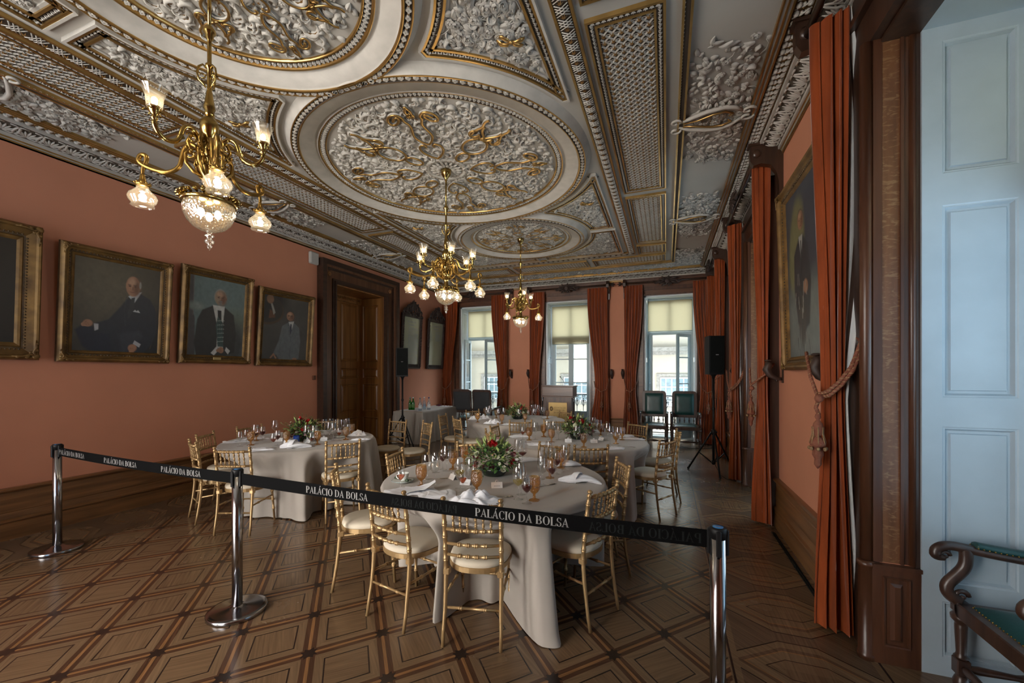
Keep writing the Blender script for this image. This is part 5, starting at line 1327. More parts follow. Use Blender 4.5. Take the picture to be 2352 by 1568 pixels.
p0 = [('e', .75, .35, .25, .5, 0, (.030, .022, .014), 1), ('e', .62, .45, .20, .35, .2, (.045, .016, .010), 1), ('l', [(.70, .42), (.72, .44)], .02, (.22, .18, .15)), ('e', .45, .25, .12, .16, 0, (.10, .05, .03), .5), ('p', [(.2, .45), (.7, .42), (.8, 1.02), (.1, 1.02)], (.018, .014, .012), .05), ('l', [(.84, .86), (.86, .92)], .01, (.03, .16, .10))]
picture('very dark old portrait in a deep gilt frame, cut off by the left edge', 1.34, 1.34, Mwall(1.54, 1.755, .06), ((.010, .008, .006), (.030, .020, .012)), p0, fw=.17, nu=90, deep=.075)
Mr = Matrix.Translation((XR-.012, 4.05, 1.65)) @ Matrix.Rotation(-PI/2, 4, 'Z') @ Matrix.Rotation(.03, 4, 'X')
pr_ = [('e', .30, .35, .22, .30, .2, (.22, .21, .10), .3), ('p', [(0, .62), (1, .55), (1, 1.02), (0, 1.02)], (.20, .23, .22), .25),
       ('p', [(.22, .38), (.38, .29), (.48, .29), (.62, .38), (.66, .60), (.60, .82), (.45, .86), (.28, .80), (.20, .60)], (.035, .040, .050), .03), ('p', [(.37, .29), (.48, .29), (.43, .45)], (.50, .50, .48), .008), ('p', [(.415, .32), (.44, .32), (.45, .48), (.42, .54)], (.02, .025, .03), .006),
       ('e', .52, .60, .06, .04, .3, SK, .3), ('e', .40, .80, .10, .14, 0, (.06, .055, .05), .6)]
rr_ = random.Random(8)
for k in range(26): x, y = rr_.uniform(.2, .65), rr_.uniform(.5, .98); pr_.append(('l', [(x, y), (x+rr_.uniform(-.02, .03), y+rr_.uniform(.04, .12))], .009, rr_.choice([(.05, .05, .05), (.22, .24, .22), (.10, .09, .085), (.32, .32, .28)])))
pr_ += face(.43, .20, .075, 1.75, hair=(.02, .017, .015), turn=-.2)
picture('tall gilt framed portrait of a suited man on the right wall, behind the foreground curtain', 1.20, 1.68, Mr, ((.045, .052, .075), (.075, .082, .105)), pr_, fw=.12, nu=120)
# ---------------------------------------------------------------- serif lettering
def ser(ch):
    """returns polygons (list of xy) in a 1-high cell, and advance"""
    R = []; B = .17; t = .05; sf = .045
    def rect(x0, x1, y0, y1): R.append([(x0, y0), (x1, y0), (x1, y1), (x0, y1)])
    def foot(x, y, w=.26): rect(x-w/2, x+w/2, y, y+sf) if y < .5 else rect(x-w/2, x+w/2, y-sf, y)
    def bowl(cx, cy, rx, ry, a0, a1, thick, thin=.045, n=14):
        for i in range(n):
            a, b = a0+(a1-a0)*i/n, a0+(a1-a0)*(i+1)/n; q = []
            for w_, aa in ((0, a), (0, b), (1, b), (1, a)):
                th = thin+(thick-thin)*abs(math.cos(aa))**1.5; q.append((cx+(rx-w_*th)*math.cos(aa), cy+(ry-w_*(thin+.3*(th-thin)))*math.sin(aa)))
            R.append(q)
    if ch in 'PRB':
        rect(.08, .08+B, 0, 1); foot(.165, 0); foot(.165, 1)
        rect(.2, .38, 1-t, 1); rect(.2, .38, .46, .46+t); bowl(.36, .73, .27, .27, -PI/2, PI/2, B)
        adv = .70
        if ch == 'R': R.append([(.34, .48), (.48, .48), (.72, .0), (.54, .0)]); foot(.66, 0, .2); adv = .78
        if ch == 'B': rect(.2, .40, 0, t); bowl(.38, .255, .31, .255, -PI/2, PI/2, B); adv = .76
    elif ch == 'A':
        R.append([(.0+.04, 0), (.11, 0), (.37, .86), (.37, 1)]); R.append([(.37, 1), (.33, .86), (.50, 0), (.68, 0)]); R.append([(.33, 1), (.41, 1), (.68, 0), (.50, 0)]); rect(.17, .5, .30, .30+t); foot(.08, 0, .22); foot(.60, 0, .26); adv = .74
    elif ch == 'L': rect(.08, .08+B, 0, 1); foot(.165, 0); foot(.165, 1); rect(.2, .60, 0, t); rect(.56, .60, 0, .28); adv = .64
    elif ch == 'I': rect(.08, .08+B, 0, 1); foot(.165, 0, .30); foot(.165, 1, .30); adv = .36
    elif ch in 'CG': bowl(.40, .5, .36, .51, .75, 2*PI-.75, B); rect(.62, .66, .66, .98); adv = .72
    elif ch in 'OQ': bowl(.41, .5, .37, .51, 0, 2*PI, B, n=26); adv = .82
    elif ch == 'D': rect(.08, .08+B, 0, 1); foot(.165, 0); foot(.165, 1); rect(.2, .34, 1-t, 1); rect(.2, .34, 0, t); bowl(.32, .5, .44, .5, -PI/2, PI/2, B); adv = .82
    elif ch == 'S': bowl(.29, .745, .23, .265, .5, 1.55*PI, .12, .05); bowl(.29, .255, .25, .265, -.95*PI, .55*PI, .14, .05); rect(.47, .51, .70, .98); rect(.05, .09, .02, .32); adv = .58
    elif ch == 'M': rect(.06, .12, 0, 1); rect(.62, .78, 0, 1); R.append([(.05, 1), (.22, 1), (.46, .05), (.38, .0)]); R.append([(.38, 0), (.44, .12), (.66, 1), (.62, 1)]); foot(.09, 0, .2); foot(.70, 0, .28); adv = .88
    elif ch == 'E': rect(.08, .08+B, 0, 1); foot(.165, 0); foot(.165, 1); rect(.2, .58, 0, t); rect(.2, .58, 1-t, 1); rect(.2, .46, .48, .53); rect(.54, .58, 0, .26); rect(.54, .58, .76, 1); adv = .66
    elif ch == 'T': rect(.26, .26+B, 0, 1); foot(.345, 0, .32); rect(.02, .67, 1-t, 1); rect(.02, .06, .72, 1); rect(.63, .67, .72, 1); adv = .70
    else: adv = .34
    return R, adv
def lettering(mb, txt, M, h, wx=.72, mat=0, mirror=False):
    """M maps local x (reading), y (up), z (out)"""
    x = 0
    for c in txt:
        b = {'Á': 'A', 'Ç': 'C', 'Ã': 'A'}.get(c, c); R, adv = ser(b)
        if c == 'Á': R.append([(.36, 1.06), (.44, 1.06), (.56, 1.26), (.42, 1.26)])
        if c == 'Ã': R += [[(.18, 1.10), (.30, 1.20), (.30, 1.26), (.16, 1.14)], [(.30, 1.20), (.48, 1.10), (.50, 1.16), (.30, 1.26)], [(.48, 1.10), (.60, 1.22), (.56, 1.26), (.46, 1.17)]]
        if c == 'Ç': R += [[(.38, .0), (.44, .0), (.46, -.20), (.34, -.24), (.36, -.18)]]
        for P in R:
            v = [M @ Vector(((x+px_)*h*wx*(-1 if mirror else 1), py*h, 0)) for px_, py in P]; mb.add([tuple(q) for q in v], [tuple(range(len(P)))], mat, False)
        x += adv
    return x*h*wx
def textw(txt, h, wx=.72): return sum(ser({'Á': 'A', 'Ç': 'C', 'Ã': 'A'}.get(c, c))[1] for c in txt)*h*wx
# ---------------------------------------------------------------- honour boards on the left wall
def board(label, yc, rows, split):
    t = thing('honour_board', label, 'board'); t.matrix_world = Matrix.Translation((XL+.012, yc, 1.74)) @ Matrix.Rotation(PI/2, 4, 'Z') @ Matrix.Rotation(.05, 4, 'X')
    w, h, fw = .84, 1.34, .070; x0, x1, z0, z1 = -w/2+fw, w/2-fw, fw+.04, h-fw
    b = MB(); b.box(x0, x1, -.020, -.012, z0, z1); b.build('glazed_panel', M_('aged_panel_'+str(rows), (.36, .35, .24), .12, var=.08, scale=2), t)
    b = MB(); 
    for a in ((-w/2, -w/2+fw, 0, h), (w/2-fw, w/2, 0, h)): b.bbox(a[0], a[1], -.055, 0, a[2], a[3], .012)
    b.bbox(-w/2, w/2, -.055, 0, h-fw, h+.02, .012); b.bbox(-w/2, w/2, -.055, 0, 0, .03, .008); b.box(-w/2+fw, w/2-fw, -.03, 0, .03, fw+.04)
    for k in range(34):
        z = .03+k*(h-.04)/34
        for s in (-1, 1): b.tube([(s*(w/2-fw*.5)-.025, -.062, z), (s*(w/2-fw*.5)+.025, -.064, z+.03)], .010, 5)
    for k in range(22): x = x0+(k+.5)*(x1-x0)/22; b.bbox(x-.009, x+.009, -.046, -.028, .04, fw+.035, .004)
    b.build('frame', K['carved'], t)
    b = MB(); rg_ = random.Random(rows)
    for k in range(70):
        q = rg_.uniform(-1, 1); top = (1-abs(q))**.8*.34+.05; z = h+rg_.uniform(-.03, top); r = rg_.uniform(.016, .036); b.ball((q*w*.48, -.04-rg_.uniform(0, .03), z), r, 7, 5, sc=(1, .7, 1))
    for s in (-1, 1):
        for k in range(5): b.tube([(s*(.05+.08*k), -.05, h+.02), (s*(.08+.07*k), -.06, h+.10+.04*(4-k)), (s*(.03+.07*k), -.05, h+.15+.05*(4-k))], [.018, .022, .006], 6)
    b.bbox(-.06, .06, -.085, -.04, h+.10, h+.28, .015); b.tube([(0, -.05, h+.27), (.01, -.06, h+.38)], [.03, .006], 6)
    b.build('carved_crest', K['carved'], t)
    b = MB(); M = Matrix.Translation((0, -.0215, 0)) @ Matrix.Rotation(PI/2, 4, 'X')
    tx = 'ASSOCIAÇÃO COMERCIAL DO PORTO'; hh = .045; ww = textw(tx, hh, .42)
    lettering(b, tx, M @ Matrix.Translation((-ww/2, z1-.13, 0)), hh, .42)
    for k in range(rows):
        z = z1-.26-k*.034
        if split: b.box(-.28, -.20, -.022, -.0212, z, z+.009); b.box(-.02, .05+rg_.uniform(.05, .2), -.022, -.0212, z, z+.009)
        else: b.box(-.13, rg_.uniform(.18, .32), -.022, -.0212, z, z+.009)
    b.box(-.12, .12, -.022, -.0212, z1-.19, z1-.175)
    b.build('lettering', K['ink'], t)
board('carved honour board with crest and long list of names, nearer the door', 8.69, 27, False)
board('carved honour board with crest and short list, nearer the back corner', 9.84, 8, True)
tag(MB().bbox(XL, XL+.07, 5.60, 5.80, 3.60, 3.82, .02).build('wall_sensor', K['cream_dev']), 'small grey plastic box high on the wall beside the doorway', 'sensor')
tag(MB().bbox(XL, XL+.03, 5.70, 5.76, 1.50, 1.58, .006).build('light_switch', K['brownX']), 'small brown switch on the wall left of the doorway', 'switch')
# ---------------------------------------------------------------- chandeliers
def chandelier(label, x, y, narm, az0, Ru, Rd, azd0):
    t = thing('chandelier', label, 'chandelier', (x, y, 0), 0)
    def P(name, fn, mats, par=t):
        b = MB(); fn(b); return b.build(name, mats, par)
    P('canopy', lambda b: b.lathe([(.0, 4.055), (.062, 4.055), (.064, 4.04), (.058, 4.0), (.052, 3.985), (.034, 3.965), (.020, 3.94), (.014, 3.92)], 18), K['brass'])
    P('stem', lambda b: (b.lathe([(.010, 3.93), (.010, 3.62)], 10), b.lathe([(.010, 3.63), (.018, 3.62), (.032, 3.60), (.032, 3.585), (.020, 3.57), (.022, 3.555), (.011, 3.54), (.011, 3.41), (.020, 3.40), (.020, 3.385), (.012, 3.375), (.012, 3.25), (.016, 3.24), (.018, 3.22), (.026, 3.17), (.030, 3.145), (.022, 3.13), (.026, 3.115), (.020, 3.10)], 14)), K['brass'])
    def scr(b):
        for k in range(3):
            a = az0+k*2*PI/3; c, s = math.cos(a), math.sin(a)
            Q = [(.014, 3.375), (.030, 3.39), (.050, 3.37), (.058, 3.335), (.048, 3.295), (.028, 3.28), (.016, 3.265)]
            b.tube([(r*c, r*s, z) for r, z in Q], .0055, 6); b.tube([((.032+.013*math.cos(q))*c, (.032+.013*math.cos(q))*s, 3.325+.013*math.sin(q)) for q in np.linspace(0, 5, 9)], .004, 5)
    P('scroll_ornament', scr, K['brass'])
    P('body', lambda b: (b.lathe([(.018, 3.10), (.030, 3.09), (.046, 3.065), (.048, 3.04), (.040, 3.00), (.024, 2.975), (.028, 2.965), (.022, 2.955), (.034, 2.93), (.040, 2.90), (.030, 2.865), (.020, 2.85), (.022, 2.83)], 18), b.lathe([(.022, 2.83), (.040, 2.825), (.060, 2.81), (.062, 2.80), (.052, 2.77), (.030, 2.735), (.022, 2.72), (.026, 2.70), (.028, 2.66), (.040, 2.635), (.058, 2.62)], 24, wob=lambda i, a: 1+.05*math.cos(12*a) if 1 <= i <= 5 else 1)), K['brass'])
    def basket(b):
        for k in range(12):
            a = 2*PI*k/12; c, s = math.cos(a), math.sin(a)
            b.tube([(.030*c, .030*s, 2.86), (.058*c, .058*s, 2.84), (.068*c, .068*s, 2.80), (.050*c, .050*s, 2.79)], [.006, .008, .006, .003], 5)
    P('leaf_basket', basket, K['brassdk'])
    up = []; dn = []
    def extra(b):
        for k in range(6):
            a = k*PI/3+math.radians(azd0[0])+.5; c, s = math.cos(a), math.sin(a)
            def pl(Q, r): b.tube([(q*c, q*s, z) for q, z in Q], r, 7)
            pl([(.02, 2.93), (.05, 2.97), (.085, 2.96), (.10, 2.92), (.085, 2.885), (.06, 2.89), (.062, 2.915)], [.007, .009, .010, .010, .009, .007, .005])
            pl([(.03, 2.74), (.07, 2.76), (.105, 2.80), (.11, 2.85), (.09, 2.875), (.07, 2.86), (.078, 2.838)], [.007, .009, .010, .009, .008, .006, .004])
            for j in range(4): b.ball(((.05+.018*j)*c, (.05+.018*j)*s, 2.83+.02*j), .013-.001*j, 6, 4)
        for k in range(10):
            a = 2*PI*k/10; c, s = math.cos(a), math.sin(a); b.tube([(.03*c, .03*s, 2.96), (.05*c, .05*s, 2.95), (.058*c, .058*s, 2.93)], [.008, .010, .003], 5)
    P('scroll_cluster', extra, K['brassdk'])
    for k in range(narm):
        a = math.radians(az0*0)+k*2*PI/narm+math.radians(azd0[0]); c, s = math.cos(a), math.sin(a)
        ar = MB(); Q = [(.030, 2.88), (.060, 2.95), (.10, 2.985), (.14, 2.965), (.155, 2.91), (.17, 2.87), (Ru*.72+.01, 2.845), (Ru*.92, 2.855), (Ru, 2.89), (Ru, 2.915)]
        Q = np.array(Q)
        for _ in range(2): Q = np.vstack([Q[:1], np.stack([Q[:-1]*.75+Q[1:]*.25, Q[:-1]*.25+Q[1:]*.75], 1).reshape(-1, 2), Q[-1:]])
        ar.tube([(r*c, r*s, z) for r, z in Q], .0125, 8)
        for (r0, zz, rr) in ((.095, 2.925, .032), (.075, 2.85, .026)): ar.tube([((r0+rr*(1-.1*q)*math.cos(q))*c, (r0+rr*(1-.1*q)*math.cos(q))*s, zz+rr*(1-.1*q)*math.sin(q)) for q in np.linspace(.2, 6.5, 16)], .0055, 6)
        ar.box(-.012, .012, -.012, .012, -.012, .012, 0, TM(.155*c, .155*s, 2.90, a, 1, 0, .6)); ar.lathe([(.013, 2.90), (.008, 2.915), (.016, 2.925), (.016, 2.93), (.010, 2.94), (.022, 2.955), (.030, 2.975), (.030, 2.985)], 12, (Ru*c, Ru*s, 0))
        for j in range(6): q = 2*PI*j/6; ar.tube([(Ru*c+.026*math.cos(q), Ru*s+.026*math.sin(q), 2.965), (Ru*c+.040*math.cos(q), Ru*s+.040*math.sin(q), 2.968), (Ru*c+.046*math.cos(q), Ru*s+.046*math.sin(q), 2.955)], .0035, 4)
        arm = ar.build('arm', K['brass'], t)
        sh = MB(); sh.lathe([(.030, 2.975), (.033, 2.985), (.034, 3.0), (.037, 3.03), (.045, 3.06), (.056, 3.082)], 24, (Ru*c, Ru*s, 0), caps=False, wob=lambda i, q: 1+(.06*math.cos(8*q) if i >= 5 else .02*math.cos(24*q)))
        sh.build('lamp_shade', K['shade'], arm); bb = MB(); bb.ball((Ru*c, Ru*s, 3.015), .014, 8, 6, sc=(1, 1, 1.5)); bb.build('bulb', K['bulb'], arm)
    for k in range(narm):
        a = k*2*PI/narm+math.radians(azd0[1]); c, s = math.cos(a), math.sin(a)
        ar = MB(); Q = [(.040, 2.90), (.09, 2.94), (.13, 2.90), (.14, 2.84), (.15, 2.79), (Rd*.62, 2.755), (Rd*.85, 2.765), (Rd+.025, 2.80), (Rd+.012, 2.845), (Rd-.018, 2.845), (Rd-.02, 2.81), (Rd, 2.77), (Rd, 2.73)]
        Q = np.array(Q)
        for _ in range(2): Q = np.vstack([Q[:1], np.stack([Q[:-1]*.75+Q[1:]*.25, Q[:-1]*.25+Q[1:]*.75], 1).reshape(-1, 2), Q[-1:]])
        ar.tube([(r*c, r*s, z) for r, z in Q], [.012]*(len(Q)-12)+list(np.linspace(.012, .007, 12)), 8)
        ar.tube([((.10+.028*math.cos(q)*(1-.1*q))*c, (.10+.028*math.cos(q)*(1-.1*q))*s, 2.87+.028*math.sin(q)*(1-.1*q)) for q in np.linspace(.2, 6, 14)], .005, 6)
        ar.lathe([(.006, 2.74), (.012, 2.73), (.014, 2.71), (.020, 2.695), (.028, 2.685), (.034, 2.68), (.034, 2.672), (.024, 2.664)], 12, (Rd*c, Rd*s, 0))
        for j in range(10): q = 2*PI*j/10; ar.ball((Rd*c+.034*math.cos(q), Rd*s+.034*math.sin(q), 2.682), .0065, 5, 4)
        arm = ar.build('arm', K['brassdk'], t)
        sh = MB(); sh.lathe([(.026, 2.672), (.028, 2.655), (.040, 2.640), (.060, 2.620), (.066, 2.602), (.060, 2.584), (.048, 2.570), (.053, 2.556)], 24, (Rd*c, Rd*s, 0), caps=False, wob=lambda i, q: 1+(.05*math.cos(9*q) if i >= 7 else .012*math.cos(24*q)))
        sh.build('lamp_shade', K['shade'], arm); bb = MB(); bb.ball((Rd*c, Rd*s, 2.608), .018, 10, 6, sc=(1, 1, 1)); bb.build('bulb', K['bulb'], arm)
    def rim(b):
        b.lathe([(.050, 2.632), (.095, 2.625), (.128, 2.612), (.136, 2.604), (.134, 2.594), (.122, 2.588)], 32)
        for k in range(24):
            a = 2*PI*k/24; c, s = math.cos(a), math.sin(a); b.tube([(.118*c, .118*s, 2.62), (.140*c, .140*s, 2.632), (.156*c, .156*s, 2.624)], [.006, .011 if k % 3 else .016, .005], 5)
    P('bowl_rim', rim, K['brass'])
    bw = P('glass_bowl', lambda b: b.lathe([(.122, 2.592), (.126, 2.570), (.122, 2.535), (.106, 2.495), (.078, 2.462), (.045, 2.444), (.018, 2.436)], 40, caps=False, wob=lambda i, a: 1+.022*abs(math.cos(7*a))), K['bowl'])
    P('finial', lambda b: b.lathe([(.018, 2.436), (.010, 2.425), (.024, 2.415), (.024, 2.408), (.010, 2.400), (.014, 2.395), (.026, 2.382), (.022, 2.372), (.008, 2.362), (.014, 2.352), (.0, 2.328)], 14), K['bowl'], bw)
    for k in range(3):
        a = 2*PI*k/3+.5; b = MB(); b.ball((.045*math.cos(a), .045*math.sin(a), 2.535), .017, 8, 6, sc=(1, 1, 1.5)); b.build('bulb', K['bulblow'], bw)
    return t
chandelier('nearest brass chandelier, three arms up and three down, frosted shades and glass bowl', -2.47, 1.60, 3, 0, .28, .33, (-87, -147))
chandelier('middle brass chandelier, the fullest one with six raised and six hanging shades', -2.465, 4.31, 6, 0, .33, .42, (10, 40))
chandelier('farthest brass chandelier, in front of the back wall between two windows', -2.445, 6.94, 3, 0, .26, .33, (-57, 3))
# ---------------------------------------------------------------- camera geometry helper (only to read positions off the photograph)
def atz(u, v, z):
    X = (u-1176)/941; Z = (857-v)/941; c, s = math.cos(PSI), math.sin(PSI); t = (z-EYE)/Z
    return ((X*c-s)*t, (X*s+c)*t)
TZ = .76
TB = {'front': (-1.33, 3.13), 'left': (-4.45, 4.03), 'right': (-1.10, 5.25), 'back': (-2.59, 7.14)}
TL = {'front': 'front round table', 'left': 'round table by the left wall', 'right': 'second round table behind the front one', 'back': 'farthest round table'}
# back top centre (x, y) and facing angle in degrees
CH_ = [
 ('front', -1.07, 2.17, 103, 'gold chair centred in front of the front table, its back to the viewer'),
 ('front', -1.70, 2.19, 78, 'gold chair at the front table, left of the chair centred in front'),
 ('front', -2.42, 2.50, 40, 'gold chair seen edge-on at the left front of the front table, seat turned right'),
 ('front', -.38, 2.73, 157, 'gold chair at the near right of the front table, nearest the right belt post'),
 ('front', -.34, 3.55, 203, 'gold chair right of the front table, next behind the one nearest the right belt post'),
 ('front', -2.42, 3.26, 12, 'gold chair at the left rear of the front table, beyond the coffee cup'),
 ('front', -1.96, 4.02, -62, 'gold chair behind the flowers of the front table, only its back showing'),
 ('front', -1.11, 4.21, 258, 'gold chair behind the front table, left of the two joined backs before the second table'),
 ('right', -.72, 4.23, 113, 'gold chair between the front and second tables, its wide back squarely facing the viewer'),
 ('left', -4.86, 2.97, 68, 'gold chair furthest left of all, seen edge-on by the left wall table'),
 ('left', -5.36, 3.42, 28, 'gold chair close to the left wall behind the leftmost one'),
 ('left', -4.05, 2.84, 112, 'gold chair, back to the viewer, at the left table behind the middle belt post'),
 ('left', -5.52, 4.12, -5, 'gold chair against the left wall behind the left table, glasses in front of its back'),
 ('left', -3.32, 3.56, 140, 'gold chair at the right front of the left table, whole back above the belt'),
 ('left', -5.10, 5.10, -58, 'gold chair behind the flowers of the left table, in front of the doorway frame'),
 ('left', -4.02, 5.50, -97, 'gold chair pulled out between the left table and the left tripod speaker'),
 ('left', -3.42, 5.42, -125, 'gold chair standing turned in the aisle before the long drinks table'),
 ('back', -3.78, 6.48, 8, 'gold chair left of the farthest table, farther of two side by side in the aisle'),
 ('back', -3.30, 6.12, 50, 'gold chair left of the farthest table, nearer of two side by side in the aisle'),
 ('back', -3.68, 7.50, -22, 'gold chair behind the left end of the farthest table, before the black backed armchairs'),
 ('right', -2.16, 4.85, 33, 'gold chair left of the second table, nearer of two overlapping backs above the rose'),
 ('right', -2.32, 5.44, 4, 'gold chair left of the second table, farther of two overlapping backs above the rose'),
 ('back', -2.15, 6.10, 114, 'gold chair, back to the viewer, before the farthest table between two flower bowls'),
 ('back', -1.85, 7.90, 235, 'gold chair behind the farthest table, in front of the lectern plaque'),
 ('back', -1.50, 7.35, 190, 'gold chair right of the farthest table, mostly hidden by the second table flowers'),
 ('right', -1.66, 6.35, -65, 'gold chair behind the second table, left of its flowers'),
 ('right', -1.02, 6.36, -94, 'gold chair behind the second table, right of its flowers'),
 ('right', -.40, 6.38, -125, 'gold chair at the back right of the second table, near the green armchairs'),
 ('right', .02, 4.93, 150, 'gold chair right of the second table, pulled out with its whole ivory seat showing'),
 ('right', .15, 5.72, 186, 'gold chair right of the second table, edge-on behind the pulled out one'),
]
# ---------------------------------------------------------------- round tables and cloths
TOPR = .895
def round_table(key, folds, seed, corners):
    near = []
    for k_, X_, Y_, A_, _ in CH_:
        A_ = math.radians(A_); sx, sy = X_+.25*math.cos(A_)-TB[key][0], Y_+.25*math.sin(A_)-TB[key][1]; ds = math.hypot(sx, sy)
        if ds < 1.25: near.append((math.atan2(sy, sx), ds))
    x, y = TB[key]; t = thing('round_table', 'banquet table hidden under the cloth of the ' + TL[key], 'table', (x, y, 0))
    b = MB(); b.lathe([(0, .735), (TOPR-.02, .735), (TOPR-.012, .742), (TOPR-.012, .752), (TOPR-.02, .757), (0, .757)], 48); b.build('table_top', K['door'], t)
    for k in range(4):
        a = PI/4+k*PI/2; b = MB(); b.tube([(.45*math.cos(a), .45*math.sin(a), .735), (.50*math.cos(a), .50*math.sin(a), .38), (.50*math.cos(a), .50*math.sin(a), 0)], .014, 8); b.build('leg', K['steel'], t)
    rr = random.Random(seed); ph = [rr.uniform(0, 6.28) for _ in range(4)]
    def cl(u, v):
        a = 2*PI*u
        if v < .3:
            q = v/.3; return (x+TOPR*.985*q*math.cos(a), y+TOPR*.985*q*math.sin(a), TZ)
        w = (v-.3)/.7
        cn = sum(math.exp(-((math.atan2(math.sin(a-c0), math.cos(a-c0)))/.34)**2) for c0 in corners)
        hem = .155-.150*min(1, cn)+.02*math.sin(3*a+ph[0]) if corners else .012
        hem = max(.006, hem)
        f = .5+.5*math.cos(folds*a+ph[1]+1.3*math.sin(2*a+ph[2])+.6*math.sin(5*a)); f = f**1.3
        f2 = .5+.5*math.cos((folds*2+3)*a+ph[3])
        if w < .08: q = w/.08; r = TOPR*(.985+.022*math.sin(q*PI/2)); z = TZ-.02*(1-math.cos(q*PI/2)); 
        else:
            q = (w-.08)/.92; z = TZ-.02-(TZ-.02-hem)*q; dp = (TZ-z)/TZ
            r = TOPR*1.007+dp**.65*((.105 if corners else .150)*f+.030*f2-.04)+.10*min(1, cn)*dp**1.6-.012*dp
            if z < .05: r += .03*math.sin(9*a+ph[0])*(1-z/.05)
            for ca, ds in near:                       # the cloth is pushed in by the seats
                da = math.atan2(math.sin(a-ca), math.cos(a-ca)); lat = abs(da)*.85
                rin = ds-.245
                if rin < r and lat < .34:
                    wl_ = 1-smooth(min(1, max(0, (lat-.20)/.14))); wz = smooth(min(1, max(0, (.735-z)/.24)))
                    r = r+(rin-r)*wl_*wz+.045*(f-.4)*dp*wl_*wz
        return (x+r*math.cos(a), y+r*math.sin(a), z)
    b = MB(); b.grid(cl, 400, 46, wrap=True); o = b.build('tablecloth', K['cloth'])
    tag(o, 'taupe cloth draped to the floor over the ' + TL[key], 'tablecloth'); return t
def ang(key, u, v): X, Y = atz(u, v, .02); cx, cy = TB[key]; return math.atan2(Y-cy, X-cx)
round_table('front', 13, 3, [ang('front', 1040, 1418), ang('front', 1215, 1445), ang('front', 1215, 1445)+1.5, ang('front', 1040, 1418)-1.75, 1.5])
round_table('left', 17, 8, []); round_table('right', 16, 12, []); round_table('back', 16, 21, [])
# ---------------------------------------------------------------- gold bamboo-style chairs
def bam(L, r, knots, k=1.45):     # radii and stations for a bamboo turned stick of length L
    st = [(0, r)]
    for q in knots:
        st += [(q-.011, r), (q-.008, r*k), (q-.003, r*k), (q-.001, r*1.12), (q+.001, r*1.12), (q+.003, r*k), (q+.008, r*k), (q+.011, r)]
    st.append((L, r)); return st
def bstick(mb, A, B, r, knots, n=8, mid=None, k=1.45, taper=1.0):
    A, B = np.array(A, float), np.array(B, float); P = []; R = []
    for s_, rr in bam(1.0, r, knots, k) if False else [(q, w) for q, w in bam(1.0, r, [])] : pass
    L = np.linalg.norm(B-A); 
    for q, w in bam(L, r, [kk*L for kk in knots], k):
        t = min(1, max(0, q/L)); p = A*(1-t)+B*t
        if mid is not None: p = p+np.array(mid)*4*t*(1-t)
        P.append(p); R.append(w*(1-(1-taper)*t))
    mb.tube(P, R, n)
